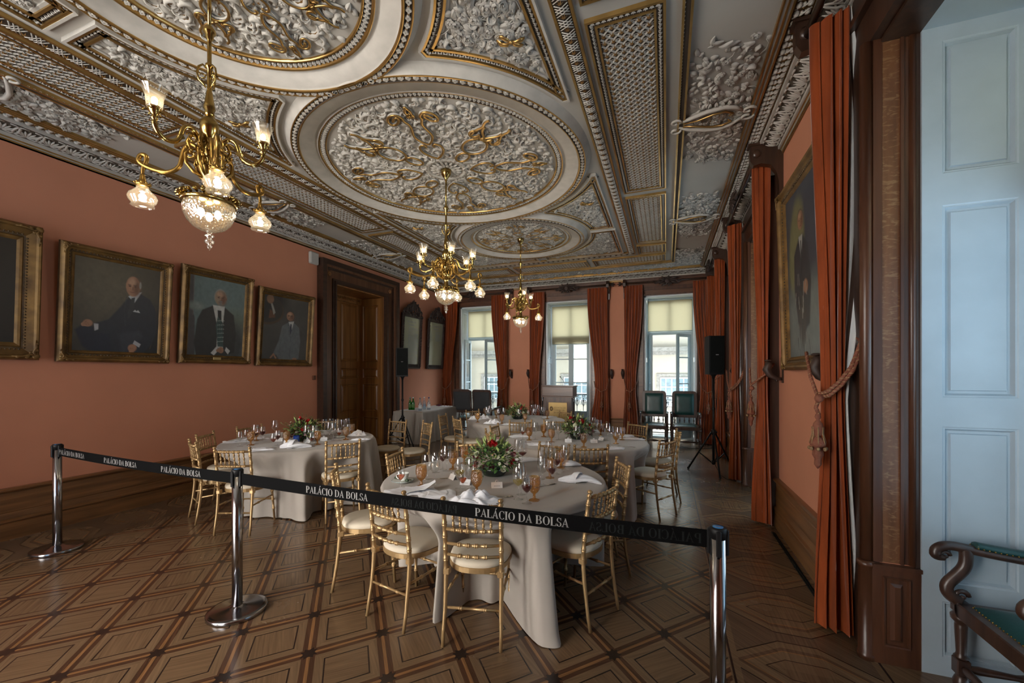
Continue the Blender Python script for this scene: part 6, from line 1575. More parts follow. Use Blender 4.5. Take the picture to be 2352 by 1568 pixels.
def make_chair(label, group=None):
    t = thing('banquet_chair', label, 'chair', (0, 0, 0), 0, group)
    H = .865
    def backpost(z):     # y of the back post at height z (seat edge at -.19)
        return -.20-.05*max(0, (z-.45)/.42)**1.3-.055*max(0, (.42-z)/.42)**1.5
    for s in (-1, 1):
        b = MB(); zs = [0, .10, .2, .3, .40, .45]; P = []; R = []
        for z in zs: P.append((s*(.170+.004*(z < .2)), backpost(z), z)); R.append(.013+.005*z/.45)
        for k_, z in enumerate((.50, .57, .645, .72, .80)):
            for dz, rr in ((-.013, .0165), (-.010, .0205), (-.004, .0205), (-.001, .017), (.001, .017), (.004, .0205), (.010, .0205), (.013, .0165)): P.append((s*(.170+.006*(z-.45)), backpost(z+dz), z+dz)); R.append(rr)
        for z, rr in ((.84, .0165), (.848, .0205), (.856, .0215), (.862, .013), (.868, .013), (.874, .021), (.884, .019), (.890, .008)): P.append((s*.1725, backpost(z), z)); R.append(rr)
        b.tube(P, [q*.80 for q in R], 10); b.build('leg', K['goldch'], t)
    for s in (-1, 1):
        b = MB(); bstick(b, (s*.155, .165, .425), (s*.175, .195, 0), .0135, [.22, .45, .68], 8, taper=.8); b.build('leg', K['goldch'], t)
    def outline(sc_=1, n=36):
        P = []
        for k in range(n):
            a = 2*PI*k/n; c, s = math.cos(a), math.sin(a); q = (abs(c)**2.6+abs(s)**2.6)**(-1/2.6); y = .196*q*s; x = (.196+.018*(y/.196))*q*c; P.append((x*sc_, y*sc_))
        return P
    b = MB(); b.prism(outline(1.0), .420, .446, smooth=False); b.prism(outline(.97), .412, .42); 
    for s in (-1, 1): b.bbox(s*.165-.02, s*.165+.02, -.215, -.17, .405, .445, .006)
    b.build('seat_frame', K['goldch'], t)
    b = MB(); O = outline(.96); v = []; f = []; n = len(O)
    pr = [(1.0, .446), (1.03, .458), (1.0, .474), (.92, .484), (.7, .490), (.35, .492)]
    for q, z in pr: v += [(x*q, y*q, z) for x, y in O]
    for i in range(len(pr)-1): f += [(i*n+j, i*n+(j+1) % n, (i+1)*n+(j+1) % n, (i+1)*n+j) for j in range(n)]
    f.append(tuple((len(pr)-1)*n+j for j in range(n))); b.add(v, f, 0, True); b.build('seat_cushion', K['cushion'], t)
    kn = [.14, .28, .42, .58, .72, .86]; bow_ = (0, -.022, 0)
    def rail(name, z, r, ks, w=.158):
        b = MB(); bstick(b, (-w, backpost(z), z), (w, backpost(z), z), r, ks, 8, mid=bow_); b.build(name, K['goldch'], t)
    rail('top_rail', .838, .0115, kn); rail('cross_rail', .690, .0105, kn); rail('cross_rail', .600, .0095, [.25, .42, .58, .75]); rail('cross_rail', .530, .0095, [.25, .42, .58, .75])
    for k in range(6):
        q = kn[k]; x = -.158+.316*q; dy = -.022*4*q*(1-q)
        b = MB(); bstick(b, (x, backpost(.695)+dy, .695), (x, backpost(.835)+dy, .835), .0056, [.22, .5, .78], 6, k=1.7); b.build('spindle', K['goldch'], t)
    for s in (-1, 1):
        b = MB(); bstick(b, (s*.172, -.205, .285), (s*.160, .170, .285), .0085, [.3, .6], 6); b.build('stretcher', K['goldch'], t)
    b = MB(); bstick(b, (-.172, -.215, .215), (.172, -.215, .215), .0085, [.28, .72], 6); b.build('stretcher', K['goldch'], t)
    b = MB(); bstick(b, (-.162, .178, .24), (.162, .178, .24), .0085, [.28, .72], 6); b.build('stretcher', K['goldch'], t)
    return t
chair0 = None
for i, (k, x, y, a, lb) in enumerate(CH_):
    r = math.radians(a)-PI/2; d = .25       # back top sits .25 m behind the seat centre
    loc = (x+d*math.cos(math.radians(a)), y+d*math.sin(math.radians(a)), 0)
    if chair0 is None:
        chair0 = make_chair(lb, 'gold bamboo style banquet chairs'); chair0.location = loc; chair0.rotation_euler = (0, 0, r)
    else: dup(chair0, loc, r, lb)
# ---------------------------------------------------------------- glassware
PROTO = {}
def place(kind, fn, label, x, y, z, rz=0, group=None, cat=None):
    if kind not in PROTO:
        o = fn(label); PROTO[kind] = o; o.location = (x, y, z); o.rotation_euler = (0, 0, rz)
        if group: o['group'] = group
        return o
    return dup(PROTO[kind], (x, y, z), rz, label, group)
GL = 'stemmed glass'
def wineglass(h=.215, rb=.041, rim=.032, fill=None, lvl=.35, zst=.42):
    def f(label):
        t = thing('wine_glass', label, GL); b = MB()
        zb = h*zst
        pr = [(.034, 0), (.033, .002), (.012, .005), (.0045, .010), (.0035, .03), (.0035, zb-.015), (.007, zb-.004), (rb*.55, zb+.008), (rb*.88, zb+.024), (rb, zb+(h-zb)*.36), (rb*.96, zb+(h-zb)*.6), (rim, h)]
        b.lathe(pr, 20, caps=False); b.build('glass', K['glass'], t)
        if fill:
            zt = zb+(h-zb)*lvl; q = []
            for r, z in pr[6:]:
                if z < zt: q.append((max(.0, r-.0018), z+.001))
            r1 = np.interp(zt, [p[1] for p in pr], [p[0] for p in pr])-.0018
            b = MB(); b.lathe([(0.0001, q[0][1])]+q+[(r1, zt), (0.0001, zt)], 16); b.build('wine', K[fill], t)
        return t
    return f
def goblet(label):
    t = thing('amber_goblet', label, 'goblet'); b = MB(); n = 24
    pr = [(.036, 0), (.037, .004), (.030, .008), (.014, .013), (.009, .022), (.013, .028), (.009, .034), (.010, .046), (.022, .056), (.034, .074), (.040, .098), (.041, .125), (.038, .150), (.036, .163)]
    def wob(i, a): return 1+(.035*math.cos(12*a+i*PI/2*2) if 8 <= i <= 12 else 0)
    q = [(r, z) for r, z in pr[:9]]
    for k in range(1, 15): z = .056+(.155-.056)*k/14; q.append((np.interp(z, [p[1] for p in pr], [p[0] for p in pr]), z))
    q.append((.036, .163))
    b.lathe(q, 32, caps=False, wob=lambda i, a: 1+(.065*math.cos(10*a+(i % 2)*PI) if 9 <= i < 23 and True else (.05*math.cos(6*a) if i < 3 else 0))); b.build('glass', K['amber'], t); return t
WG = {'W': ('tall', wineglass(.225, .043, .034)), 'S': ('small', wineglass(.175, .033, .026)), 'P': ('port', wineglass(.165, .032, .025, 'tawny', .33)), 'R': ('redport', wineglass(.180, .036, .029, 'redwine', .40)),
      'Y': ('white', wineglass(.225, .041, .032, 'whitewine', .28)), 'B': ('red', wineglass(.235, .046, .036, 'redwine', .20)), 'F': ('flute', wineglass(.235, .026, .022, None, .3, .38))}
ORD = ['', 'second', 'third', 'fourth', 'fifth', 'sixth', 'seventh', 'eighth', 'ninth', 'tenth', 'eleventh', 'twelfth']
DESC = {'G': 'amber patterned goblet', 'W': 'tall empty wine glass', 'S': 'small empty wine glass', 'P': 'small glass of tawny port', 'R': 'glass part full of red wine', 'Y': 'tall glass of white wine', 'B': 'large glass with dark red wine', 'F': 'narrow clear flute glass'}
WHERE = {'front': 'on the front round table', 'left': 'on the left wall table', 'right': 'on the second round table', 'back': 'on the farthest round table'}
GLS = {
 'front': [('G', 967.5, 1117), ('G', 1094.7, 1133.3), ('G', 1040.3, 1077.6), ('G', 1066, 1064), ('G', 1227, 1149), ('G', 1263, 1097.3), ('G', 1288.3, 1074), ('P', 920.5, 1122), ('W', 981, 1109), ('W', 998.8, 1112), ('R', 1017, 1077.6), ('W', 1026, 1081.6), ('S', 1001, 1085),
   ('Y', 1056, 1121), ('P', 1062.7, 1130), ('W', 1082, 1121), ('Y', 1190.3, 1146), ('W', 1197, 1134.7), ('R', 1210, 1155.8), ('W', 1246, 1113), ('R', 1268, 1110), ('W', 1297.8, 1079), ('R', 1278.8, 1088), ('B', 1200, 1070), ('W', 1262, 1068), ('W', 1190, 1062), ('F', 1242, 1100)],
 'left': [('G', 575.8, 1022.6), ('G', 658, 1020.7), ('G', 588, 1012), ('G', 729, 1020.7), ('G', 794.6, 1009.5), ('G', 807.7, 1001), ('S', 551.5, 1025), ('B', 587, 1018.9), ('R', 602.9, 1012.3), ('P', 628, 1028), ('R', 637.5, 1023), ('W', 631, 1003), ('W', 704.8, 1018), ('P', 716, 1026), ('W', 722, 1019), ('W', 756.7, 1008.6), ('W', 766, 1011.4), ('P', 779, 1011.4),
   ('S', 800, 1004), ('W', 745, 1000), ('W', 760, 998), ('W', 773, 1001), ('W', 786, 1001), ('S', 566, 1020), ('W', 797, 997)],
 'right': [('G', 1266.7, 1015), ('G', 1341, 1027), ('G', 1380, 999.7), ('G', 1415, 1019), ('G', 1248.7, 1002.6), ('G', 1429, 1010), ('G', 1215.6, 1010.5), ('W', 1325, 1022), ('W', 1258, 1004), ('S', 1283, 1010), ('W', 1402, 1021), ('W', 1420, 1024), ('W', 1395, 1012), ('W', 1363, 994), ('W', 1376, 1001.5), ('W', 1272, 1004), ('P', 1200.6, 1009.4), ('W', 1229.4, 1009.4), ('W', 1367, 1000), ('F', 1262, 1009)],
 'back': [('G', 1097, 969.6), ('G', 1152.5, 973), ('G', 1140, 960), ('G', 1113, 956), ('G', 1206, 970.7), ('G', 1257, 962), ('W', 1125, 958), ('W', 1131, 955), ('W', 1145, 966), ('W', 1157, 964), ('W', 1122, 966), ('W', 1192, 968), ('R', 1229, 960), ('W', 1222, 955), ('W', 1236, 956), ('W', 1245, 962), ('W', 1240, 952), ('S', 1213, 964), ('W', 1226, 968), ('S', 1250, 956), ('W', 1118, 961)]}
for key, L in GLS.items():
    for j, (k, u, v) in enumerate(L):
        x, y = atz(u, v, TZ); cx, cy = TB[key]; d = math.hypot(x-cx, y-cy)
        if d > .84: x, y = cx+(x-cx)*.84/d, cy+(y-cy)*.84/d
        same = sorted(q[1] for q in L if q[0] == k); rk = same.index(u); d_ = DESC[k]
        lb = (d_ if len(same) == 1 else 'leftmost '+d_ if rk == 0 else 'rightmost '+d_ if rk == len(same)-1 else ORD[rk]+' '+d_+' from the left')+' '+WHERE[key]
        if k == 'G': place('G', goblet, lb, x, y, TZ, j*.4, 'amber goblets '+WHERE[key])
        else: place(k, WG[k][1], lb, x, y, TZ, 0, DESC[k]+', '+WHERE[key])
# ---------------------------------------------------------------- napkins
def napkin(label, x, y, rz, kind, w, h, seed):
    rr = np.random.RandomState(seed); n = 26; t = rr.rand(8)*6
    b = MB()
    def layer(zo, sx, sy, rot, amp, wr=0):
        def f(u, v):
            a, c = (u-.5)*w*sx, (v-.5)*h*sy
            z = zo+amp*(.5+.5*math.sin(a*38/ (1+wr)+t[0]+3*math.sin(c*22+t[1])))*(.5+.5*math.sin(c*30+t[2]+a*14))+amp*.5*abs(math.sin(a*55+c*35+t[3]))
            e = min(u, 1-u, v, 1-v); z = max(.0012, z*min(1, .35+e*6)); 
            A = a+.014*math.sin(c*26+t[4]); Cc = c+.016*math.sin(a*22+t[5])
            return (A*math.cos(rot)-Cc*math.sin(rot), A*math.sin(rot)+Cc*math.cos(rot), z)
        b.grid(f, n, n)
    if kind == 'fold': layer(.006, 1, 1, 0, .004); layer(.012, .97, .93, .04, .006); layer(.018, .6, .9, -.1, .006)
    elif kind == 'crumple':
        def f(u, v):
            a, c = (u-.5)*w, (v-.5)*h; r = math.hypot(u-.5, v-.5)*2
            z = (.075*(1-min(1, r)**2))*(.25+.75*abs(math.sin(u*11+t[0]+2*math.sin(v*7+t[1]))*math.cos(v*12+t[2])))+.006+.02*abs(math.sin(u*21+v*17+t[3]))*(1-min(1, r))
            return (a*(1-.12*math.sin(v*13+t[4]))+.02*math.sin(v*19+t[5]), c*(1-.15*math.sin(u*15+t[6])), z)
        b.grid(f, 34, 34)
    elif kind == 'twist':
        def f(u, v):
            a = 2*PI*v; k = math.sin(PI*min(1, u*.92+.06))**.6; r = h*.5*k*(1+.35*math.sin(3*a+u*7+t[0])+.15*math.sin(7*a+u*15)); X = (u-.5)*w
            return (X, r*math.cos(a)+.02*math.sin(u*6+t[1]), max(.001, .028*k+.62*r*math.sin(a)))
        b.grid(f, 40, 22, wrap=False)
        def g(u, v): a = PI*(v*1.5-.25); return ((u-.5)*.05-.03+.02*math.sin(v*5), h*.55*math.cos(a)*(1+.05*math.sin(u*30)), .03+h*.62*math.sin(a)*.9+.006*math.sin(u*34))
        b.grid(g, 10, 16)
    elif kind == 'spread':
        layer(.005, 1, 1, 0, .010)
        def f(u, v): return ((u-.2)*w*.6, (v-.5)*h*.7*(1-u*.5), .012+.05*u**3+.01*abs(math.sin(v*14+u*5)))
        b.grid(f, 16, 12)
    o = b.build('napkin', K['napkin']); o.location = (x, y, TZ+.001); o.rotation_euler = (0, 0, rz); tag(o, label, 'napkin'); return o
NP = [('front', 938, 1131, .25, 'spread', .36, .22, 'white napkin spread out at the left of the front table with one corner standing up'),
 ('front', 1003, 1138, .45, 'fold', .27, .17, 'white folded napkin lying aslant at the near left of the front table'),
 ('front', 1085, 1153, .1, 'crumple', .34, .22, 'white napkin crumpled into points, behind the back of the centred gold chair'),
 ('front', 1332, 1108, -.35, 'twist', .34, .085, 'white napkin rolled with a loop at the right side of the front table'),
 ('front', 1316, 1067, -.05, 'twist', .30, .075, 'white napkin lying long at the far right edge of the front table'),
 ('front', 1213, 1057, .5, 'fold', .24, .15, 'white folded napkin at the back of the front table, beside the dark red wine'),
 ('left', 545, 1015, .4, 'spread', .34, .16, 'white napkin at the left end of the left table, under the glasses'),
 ('left', 602, 1007, .1, 'fold', .24, .14, 'white napkin behind the red wine glasses on the left table'),
 ('left', 600, 1034, .6, 'fold', .26, .15, 'white folded napkin at the near edge of the left table, left of its middle'),
 ('left', 679, 1028, .2, 'twist', .34, .11, 'white rolled napkin on the left table in front of the blue glass'),
 ('left', 822, 1001, .0, 'crumple', .24, .16, 'white crumpled napkin at the right end of the left table, beyond the goblets'),
 ('left', 838, 1010, .1, 'fold', .24, .10, 'white napkin lying flat at the right end of the left table, behind a chair back'),
 ('right', 1446, 1001, .1, 'fold', .28, .12, 'white napkin at the right of the second table, farther of two close together'),
 ('right', 1457, 1009, -.1, 'fold', .30, .10, 'white folded napkin at the right of the second table, nearer of two close together'),
 ('right', 1412, 1031, -.1, 'fold', .22, .12, 'white folded napkin near the knife on the second table'),
 ('right', 1194, 1003, .2, 'fold', .28, .16, 'white napkin at the left end of the second table'),
 ('right', 1236, 1021, .2, 'fold', .28, .15, 'white folded napkin at the near edge of the second table, left of the chair backs'),
 ('back', 1087, 964, .1, 'crumple', .22, .14, 'white napkin at the left edge of the farthest table'),
 ('back', 1112, 962, .2, 'crumple', .26, .18, 'white crumpled napkin behind the first amber goblet of the farthest table'),
 ('back', 1132, 973, .1, 'crumple', .28, .14, 'white napkin at the near left edge of the farthest table'),
 ('back', 1172, 976, .1, 'fold', .26, .13, 'white napkin at the near edge of the farthest table, below its flowers'),
 ('back', 1283, 957, .1, 'fold', .30, .14, 'white napkin at the right edge of the farthest table')]
for i, (k, u, v, rz, kind, w, h, lb) in enumerate(NP):
    x, y = atz(u, v, TZ); cx, cy = TB[k]; d = math.hypot(x-cx, y-cy); m = .88-max(w, h)*.42
    if d > m: x, y = cx+(x-cx)*m/d, cy+(y-cy)*m/d
    napkin(lb, x, y, rz+PSI, kind, w, h, 40+i)
# ---------------------------------------------------------------- place cards
def card(label, x, y, rz):
    t = thing('place_card', label, 'place card', (x, y, TZ+.0005), rz); b = MB()
    for s in (-1, 1): b.add([(-.042, s*.022, 0), (.042, s*.022, 0), (.042, 0, .040), (-.042, 0, .040)], [(0, 1, 2, 3)], 0, False)
    b.lathe([(.013, -.0006), (.013, .0006)], 18, M=Matrix.Translation((0, 0, .044)) @ Matrix.Rotation(PI/2, 4, 'X')); b.build('card', K['card'], t)
    b = MB(); M = Matrix.Rotation(-.502, 4, 'X')
    for k, w in enumerate((.010, .004, .016, .008)): b.box(-.018+k*.011, -.018+k*.011+w*.5, -.0236+.010, -.0230+.010, .014, .018, 0)
    b2 = MB(); 
    for a in np.linspace(0, 2*PI, 10)[:-1]: b2.ball((.006*math.cos(a), -.0012, .046+.006*math.sin(a)), .0016, 5, 3)
    b2.ball((0, -.0012, .046), .003, 6, 4); b2.build('emblem', K['ink'], t)
    v = []
    b3 = MB()
    for k in range(5): x0 = -.020+k*.009; b3.add([(x0, -.0155, .0125), (x0+.006, -.0155, .0125), (x0+.006, -.0135, .0165), (x0, -.0135, .0165)], [(0, 1, 2, 3)], 0, False)
    b3.build('name', K['ink'], t)
for k, u, v, rz, lb in [('front', 1141, 1119, .1, 'white place card with emblem in front of the flowers on the front table'), ('front', 1069.5, 1112, -.25, 'white place card behind the port glass left of the front flowers'), ('front', 1041, 1100, 2.2, 'place card seen from its shaded back left of the front flowers'), ('front', 1209, 1104, 1.1, 'white place card end-on behind the red wine glass right of the front flowers'),
   ('left', 641, 1013, .3, 'white place card among the glasses left of the left table flowers'), ('left', 661, 1017, .1, 'white place card beside the blue glass on the left table'), ('left', 706, 1016, 0, 'white place card behind the rolled napkin on the left table'), ('left', 744, 1011, .2, 'white place card right of the flowers on the left table'),
   ('right', 1305, 1015, .05, 'white place card just left in front of the second table flowers'), ('right', 1364, 1016.5, .05, 'white place card right in front of the second table flowers'), ('right', 1382, 1011, -1.0, 'white place card turned sideways on the second table'), ('right', 1370, 993, .1, 'white place card behind the second table flowers')]:
    x, y = atz(u, v, TZ); card(lb, x, y, PSI+rz)
# ---------------------------------------------------------------- cutlery, cup and saucer
def cutlery(label, x, y, rz, kind):
    t = thing(kind, label, kind, (x, y, TZ+.003), rz); b = MB()
    b.tube([(-.09, 0, .001), (-.05, 0, .003), (0, 0, .004), (.035, 0, .003)], [.005, .006, .003, .003], 6, flat=.4)
    b.build('handle', K['silver'], t); b = MB()
    if kind == 'fork':
        b.tube([(.035, 0, .003), (.055, 0, .003), (.065, 0, .004)], [.004, .010, .011], 6, flat=.25)
        for k in range(4): yy = -.008+k*.0053; b.tube([(.062, yy, .004), (.085, yy, .007), (.10, yy, .004)], .0014, 4)
    else: b.tube([(.035, 0, .003), (.06, .002, .003), (.10, .003, .003), (.118, 0, .003)], [.004, .009, .009, .002], 6, flat=.2)
    b.build('tines' if kind == 'fork' else 'blade', K['silver'], t)
for k, u, v, rz, kind, lb in [('front', 1146, 1143, .12, 'fork', 'silver fork lying at the near side of the front table, right of the crumpled napkin'), ('front', 1251, 1117, .6, 'knife', 'silver knife aslant beside the rolled napkin on the front table'), ('front', 996, 1101, .15, 'knife', 'silver knife among the glasses at the left of the front table'),
    ('right', 1437, 1026, -.5, 'knife', 'silver knife on the bare cloth at the right of the second table'), ('left', 782, 1006, .1, 'fork', 'silver fork on the saucer among the right hand glasses of the left table')]:
    x, y = atz(u, v, TZ); cutlery(lb, x, y, PSI+rz, kind)
x, y = atz(925.5, 1107, TZ)
t = thing('saucer', 'white saucer with a dark rim under the coffee cup on the front table', 'saucer', (x, y, TZ+.001)); b = MB(); b.lathe([(0, .004), (.045, .003), (.05, 0), (.055, .004), (.082, .014), (.086, .017), (.080, .018), (.05, .009), (0, .009)], 32); b.build('dish', K['china'], t)
b = MB(); b.lathe([(.083, .0155), (.087, .0172), (.084, .0185)], 32, caps=False); b.build('rim_band', K['darkwin'], t)
t = thing('coffee_cup', 'white coffee cup on its saucer at the left of the front table', 'cup', (x+.004, y+.006, TZ+.010)); b = MB(); b.lathe([(.020, 0), (.024, .004), (.032, .02), (.038, .045), (.041, .062), (.038, .062), (.034, .045), (.026, .012), (0, .010)], 24); b.build('bowl', K['china'], t)
b = MB(); b.tube([(-.036+.018*math.cos(a)-.006, -.012, .034+.018*math.sin(a)) for a in np.linspace(.9, 5.4, 12)], .004, 6); b.build('handle', K['china'], t)
for dx, dy, lb in ((.052, -.02, 'crumpled dark green sweet wrapper on the saucer beside the coffee cup'), (-.075, .02, 'green leaf sprig on the rim of the coffee saucer')):
    b = MB(); b.ball((0, 0, .012), .016, 7, 5, sc=(1.2, .8, .8)); b.tube([(-.02, 0, .01), (.02, .01, .016), (.035, .015, .012)], [.006, .008, .002], 5, flat=.5); o = b.build('sweet_wrapper', K['leafdk']); o.location = (x+dx, y+dy, TZ+.012); tag(o, lb, 'wrapper')
x, y = atz(781, 1004, TZ)
t = thing('saucer', 'white saucer with a fork among the glasses at the right of the left table', 'saucer', (x, y, TZ+.001)); b = MB(); b.lathe([(0, .004), (.045, .003), (.05, 0), (.055, .004), (.082, .014), (.080, .018), (.05, .009), (0, .009)], 28); b.build('dish', K['china'], t)
# ---------------------------------------------------------------- flower arrangements
def frnd(r, sc_): v = np.array([r.gauss(0, 1) for _ in range(3)]); return v/np.linalg.norm(v)*sc_
def flowers(key, label, s=1.0, seed=1, reds=((0, 0, .30),), blue=False, dx=0, dy=0):
    cx, cy = TB[key]; t = thing('flower_arrangement', label, 'flower arrangement', (cx+dx, cy+dy, TZ+.001)); r = random.Random(seed)
    b = MB(); b.lathe([(.07, 0), (.085, .004), (.105, .03), (.115, .06), (.112, .075), (.104, .06), (.09, .02), (.05, .01)], 32, caps=False); b.build('bowl', K['vase'], t)
    b = MB(); b.ball((0, 0, .07), .095, 16, 8, sc=(1, 1, .65)); b.build('moss_ball', K['leafdk'], t)
    def leafmesh(mb, P, d, L, W, mat):
        d = np.array(d); u = np.cross(d, (0, 0, 1.)); n = np.linalg.norm(u); u = u/n if n > 1e-3 else np.array((1., 0, 0)); w = np.cross(u, d); dr = np.array((0, 0, -1))
        p = [P, P+d*L*.3+u*W+w*.004, P+d*L*.7+u*W*.8+dr*L*.06, P+d*L+dr*L*.18, P+d*L*.7-u*W*.8+dr*L*.06, P+d*L*.3-u*W+w*.004, P+d*L*.5+w*L*.10]
        mb.add(p, [(0, 1, 6), (1, 2, 6), (2, 3, 6), (3, 4, 6), (4, 5, 6), (5, 0, 6)], mat, False)
    fo = MB()
    def shell(r):
        a = r.uniform(0, 2*PI); e = math.asin(r.uniform(-.12, 1)); d = np.array((math.cos(a)*math.cos(e), math.sin(a)*math.cos(e), math.sin(e))); return d
    for k in range(560):
        d = shell(r); rad = r.uniform(.10, .185)*s; P = np.array((0, 0, .10))+d*np.array((1.08, 1.08, .85))*rad
        q = d+frnd(r, .6); q /= np.linalg.norm(q); leafmesh(fo, P, q, r.uniform(.025, .060), r.uniform(.007, .016), r.choice((0, 0, 0, 1, 2, 3)))
    fo.build('foliage', [K['leaf'], K['leaf2'], K['leafdk'], K['plum']], t)
    sp = MB()
    for k in range(16):
        d = shell(r); d[2] = abs(d[2])*.9+.25; d /= np.linalg.norm(d); P0 = np.array((0, 0, .10))+d*.12*s; P = P0+d*r.uniform(.08, .16)*s
        sp = MB(); sp.tube([P0, (P0+P)/2+frnd(r, .008), P], .0013, 4, 0)
        for j in range(9): q = P0+(P-P0)*(j+1)/9; dd = d*.5+frnd(r, 1); leafmesh(sp, q, dd/np.linalg.norm(dd), .018, .005, r.choice((0, 1)))
        sp.build('sprig', [K['leaf'], K['leaf2']], t)
    for k in range(7): # trailing sprigs
        a = r.uniform(0, 2*PI); P = [np.array((.11*math.cos(a), .11*math.sin(a), .07)), np.array((.155*math.cos(a), .155*math.sin(a), .045)), np.array((.175*math.cos(a), .175*math.sin(a), .012))]; sp = MB(); sp.tube(P, .0012, 4, 0)
        for j in range(7): q = P[0]+(P[2]-P[0])*j/6+(0, 0, .008); leafmesh(sp, q, frnd(r, 1), .018, .006, 0)
        sp.build('trailing_sprig', [K['leaf'], K['leaf2']], t)
    def bloom(name, d, rad, mat, n=5, rings=4, size=.03):
        P = np.array((0, 0, .10))+np.array(d)*rad; mb = MB(); zz = np.array(d, float); zz /= np.linalg.norm(zz); ux = np.cross(zz, (0.1, .9, .2)); ux /= np.linalg.norm(ux); uy = np.cross(zz, ux)
        for k in range(rings):
            rr = size*(1-.22*k); hh = size*(.15+.28*k)
            for j in range(n):
                a = 2*PI*j/n+k*.63; c, s_ = math.cos(a), math.sin(a); e = ux*c+uy*s_; f = -ux*s_+uy*c; w = rr*.72
                mb.add([P+e*rr*.15+zz*hh*.2, P+e*rr*.75+f*w+zz*hh*.8, P+e*rr*1.05+f*w*.5+zz*(hh+size*.25), P+e*rr*1.05-f*w*.5+zz*(hh+size*.25), P+e*rr*.75-f*w+zz*hh*.8], [(0, 1, 2), (0, 2, 3), (0, 3, 4)], 0, True)
        mb.ball(P+zz*size*.5, size*.42, 7, 5); mb.build(name, K[mat], t)
    c_, s_ = math.cos(PSI), math.sin(PSI)
    for (lx, lz, dep, size) in reds:      # lx = across the view, lz up, dep toward the viewer
        d = np.array((lx*c_+dep*s_, lx*s_-dep*c_, lz)); q = np.linalg.norm(d); bloom('red_rose', d/q, q, 'red', 6, 5, size)
    for k in range(5): d = shell(r); bloom('dark_red_bloom', d, .165*s, 'red' if k % 2 else 'plum', 5, 4, .020)
    for k in range(6): d = shell(r); bloom('pale_carnation', d, .165*s, 'cream' if k % 3 else 'pink', 8, 5, .026)
    for k in range(9): d = shell(r); bloom('pink_waxflower', d, .19*s, 'pink' if k % 2 else 'cream', 5, 2, .012)
    lil = MB()
    for k in range(12):
        d = shell(r); d[2] = abs(d[2])+.4; d /= np.linalg.norm(d); P = np.array((0, 0, .10))+d*.15*s; lil = MB(); lil.tube([P, P+d*.03, P+d*.055+frnd(r, .004), P+d*.08], [.004, .011, .010, .002], 6); lil.build('lily_bud', K['leaf2'], t)
    return t
F1 = atz(1133, 1092, TZ); F2 = atz(697, 1012, TZ); F3 = atz(1328, 1008, TZ); F4 = atz(1189, 962, TZ)
flowers('front', 'large low flower bowl with an open red rose on top, centre of the front table', 1.12, 3, ((-.01, .16, .06, .040), (-.13, .07, .08, .026), (-.14, .0, .05, .03), (.13, .02, .1, .022)), dx=F1[0]+1.33, dy=F1[1]-3.13+.02)
flowers('left', 'low flower bowl with red flowers and green lily buds on the left table', 1.05, 7, ((-.02, .17, .03, .034), (.07, .14, .03, .034), (.09, .10, .05, .03)), dx=F2[0]+4.45, dy=F2[1]-4.03)
flowers('right', 'low flower bowl with one bright red rose and white blooms on the second table', 1.10, 11, ((.02, .14, .12, .036), (-.10, .17, .04, .028)), dx=F3[0]+1.10, dy=F3[1]-5.25)
flowers('back', 'loose green flower bowl with white lilies on the farthest table', 1.05, 15, ((-.12, .13, .05, .026), (.08, .12, .08, .026)), dx=F4[0]+2.59, dy=F4[1]-7.14)
x, y = atz(681, 1019, TZ); b = MB(); b.lathe([(.030, 0), (.033, .004), (.036, .10), (.032, .10), (.028, .008), (0, .008)], 20); o = b.build('blue_tumbler', K['blue']); o.location = (x, y, TZ); tag(o, 'cobalt blue tumbler standing before the flowers of the left table', 'tumbler')
# ---------------------------------------------------------------- belt posts
PX = [(-5.23, 2.05), (-2.73, 1.95), (.205, 1.93)]
def post(x, y, label, side):
    t = thing('belt_post', label, 'barrier post', (x, y, 0)); b = MB()
    b.lathe([(0, 0), (.174, 0), (.178, .004), (.178, .024), (.174, .028), (.15, .031), (.06, .040), (.036, .048), (.034, .05)], 56); b.build('base', K['steel'], t)
    b = MB(); b.lathe([(.0315, .045), (.0315, .925)], 32); b.build('pole', K['steel'], t)
    b = MB(); b.lathe([(.0325, .925), (.0335, .945), (.035, .947), (.035, .964), (.031, .970), (0, .970)], 32); 
    for a in (0, PI, -PI/2, PI/2): b.bbox(.028, .042, -.010, .010, .855, .962, .004, M=Matrix.Rotation(a, 4, 'Z'))
    b.build('belt_head', K['black'], t)
    b = MB(); b.lathe([(0.0001, .9702), (.021, .9702), (.021, .9712), (0.0001, .9712)], 24); b.build('cap_sticker', K['bluetag'], t)
    b = MB(); b.box(-.002, .012, -.006, .004, .9712, .9716); b.box(-.010, -.006, -.008, .008, .9712, .9716); b.build('cap_mark', K['beltink'], t)
    return t
post(*PX[0], 'brushed steel belt post furthest left, by the salmon wall', 1); post(*PX[1], 'brushed steel belt post in the middle, with its domed round base in full view', 1); post(*PX[2], 'brushed steel belt post at the right, its base cut off by the frame', 1)
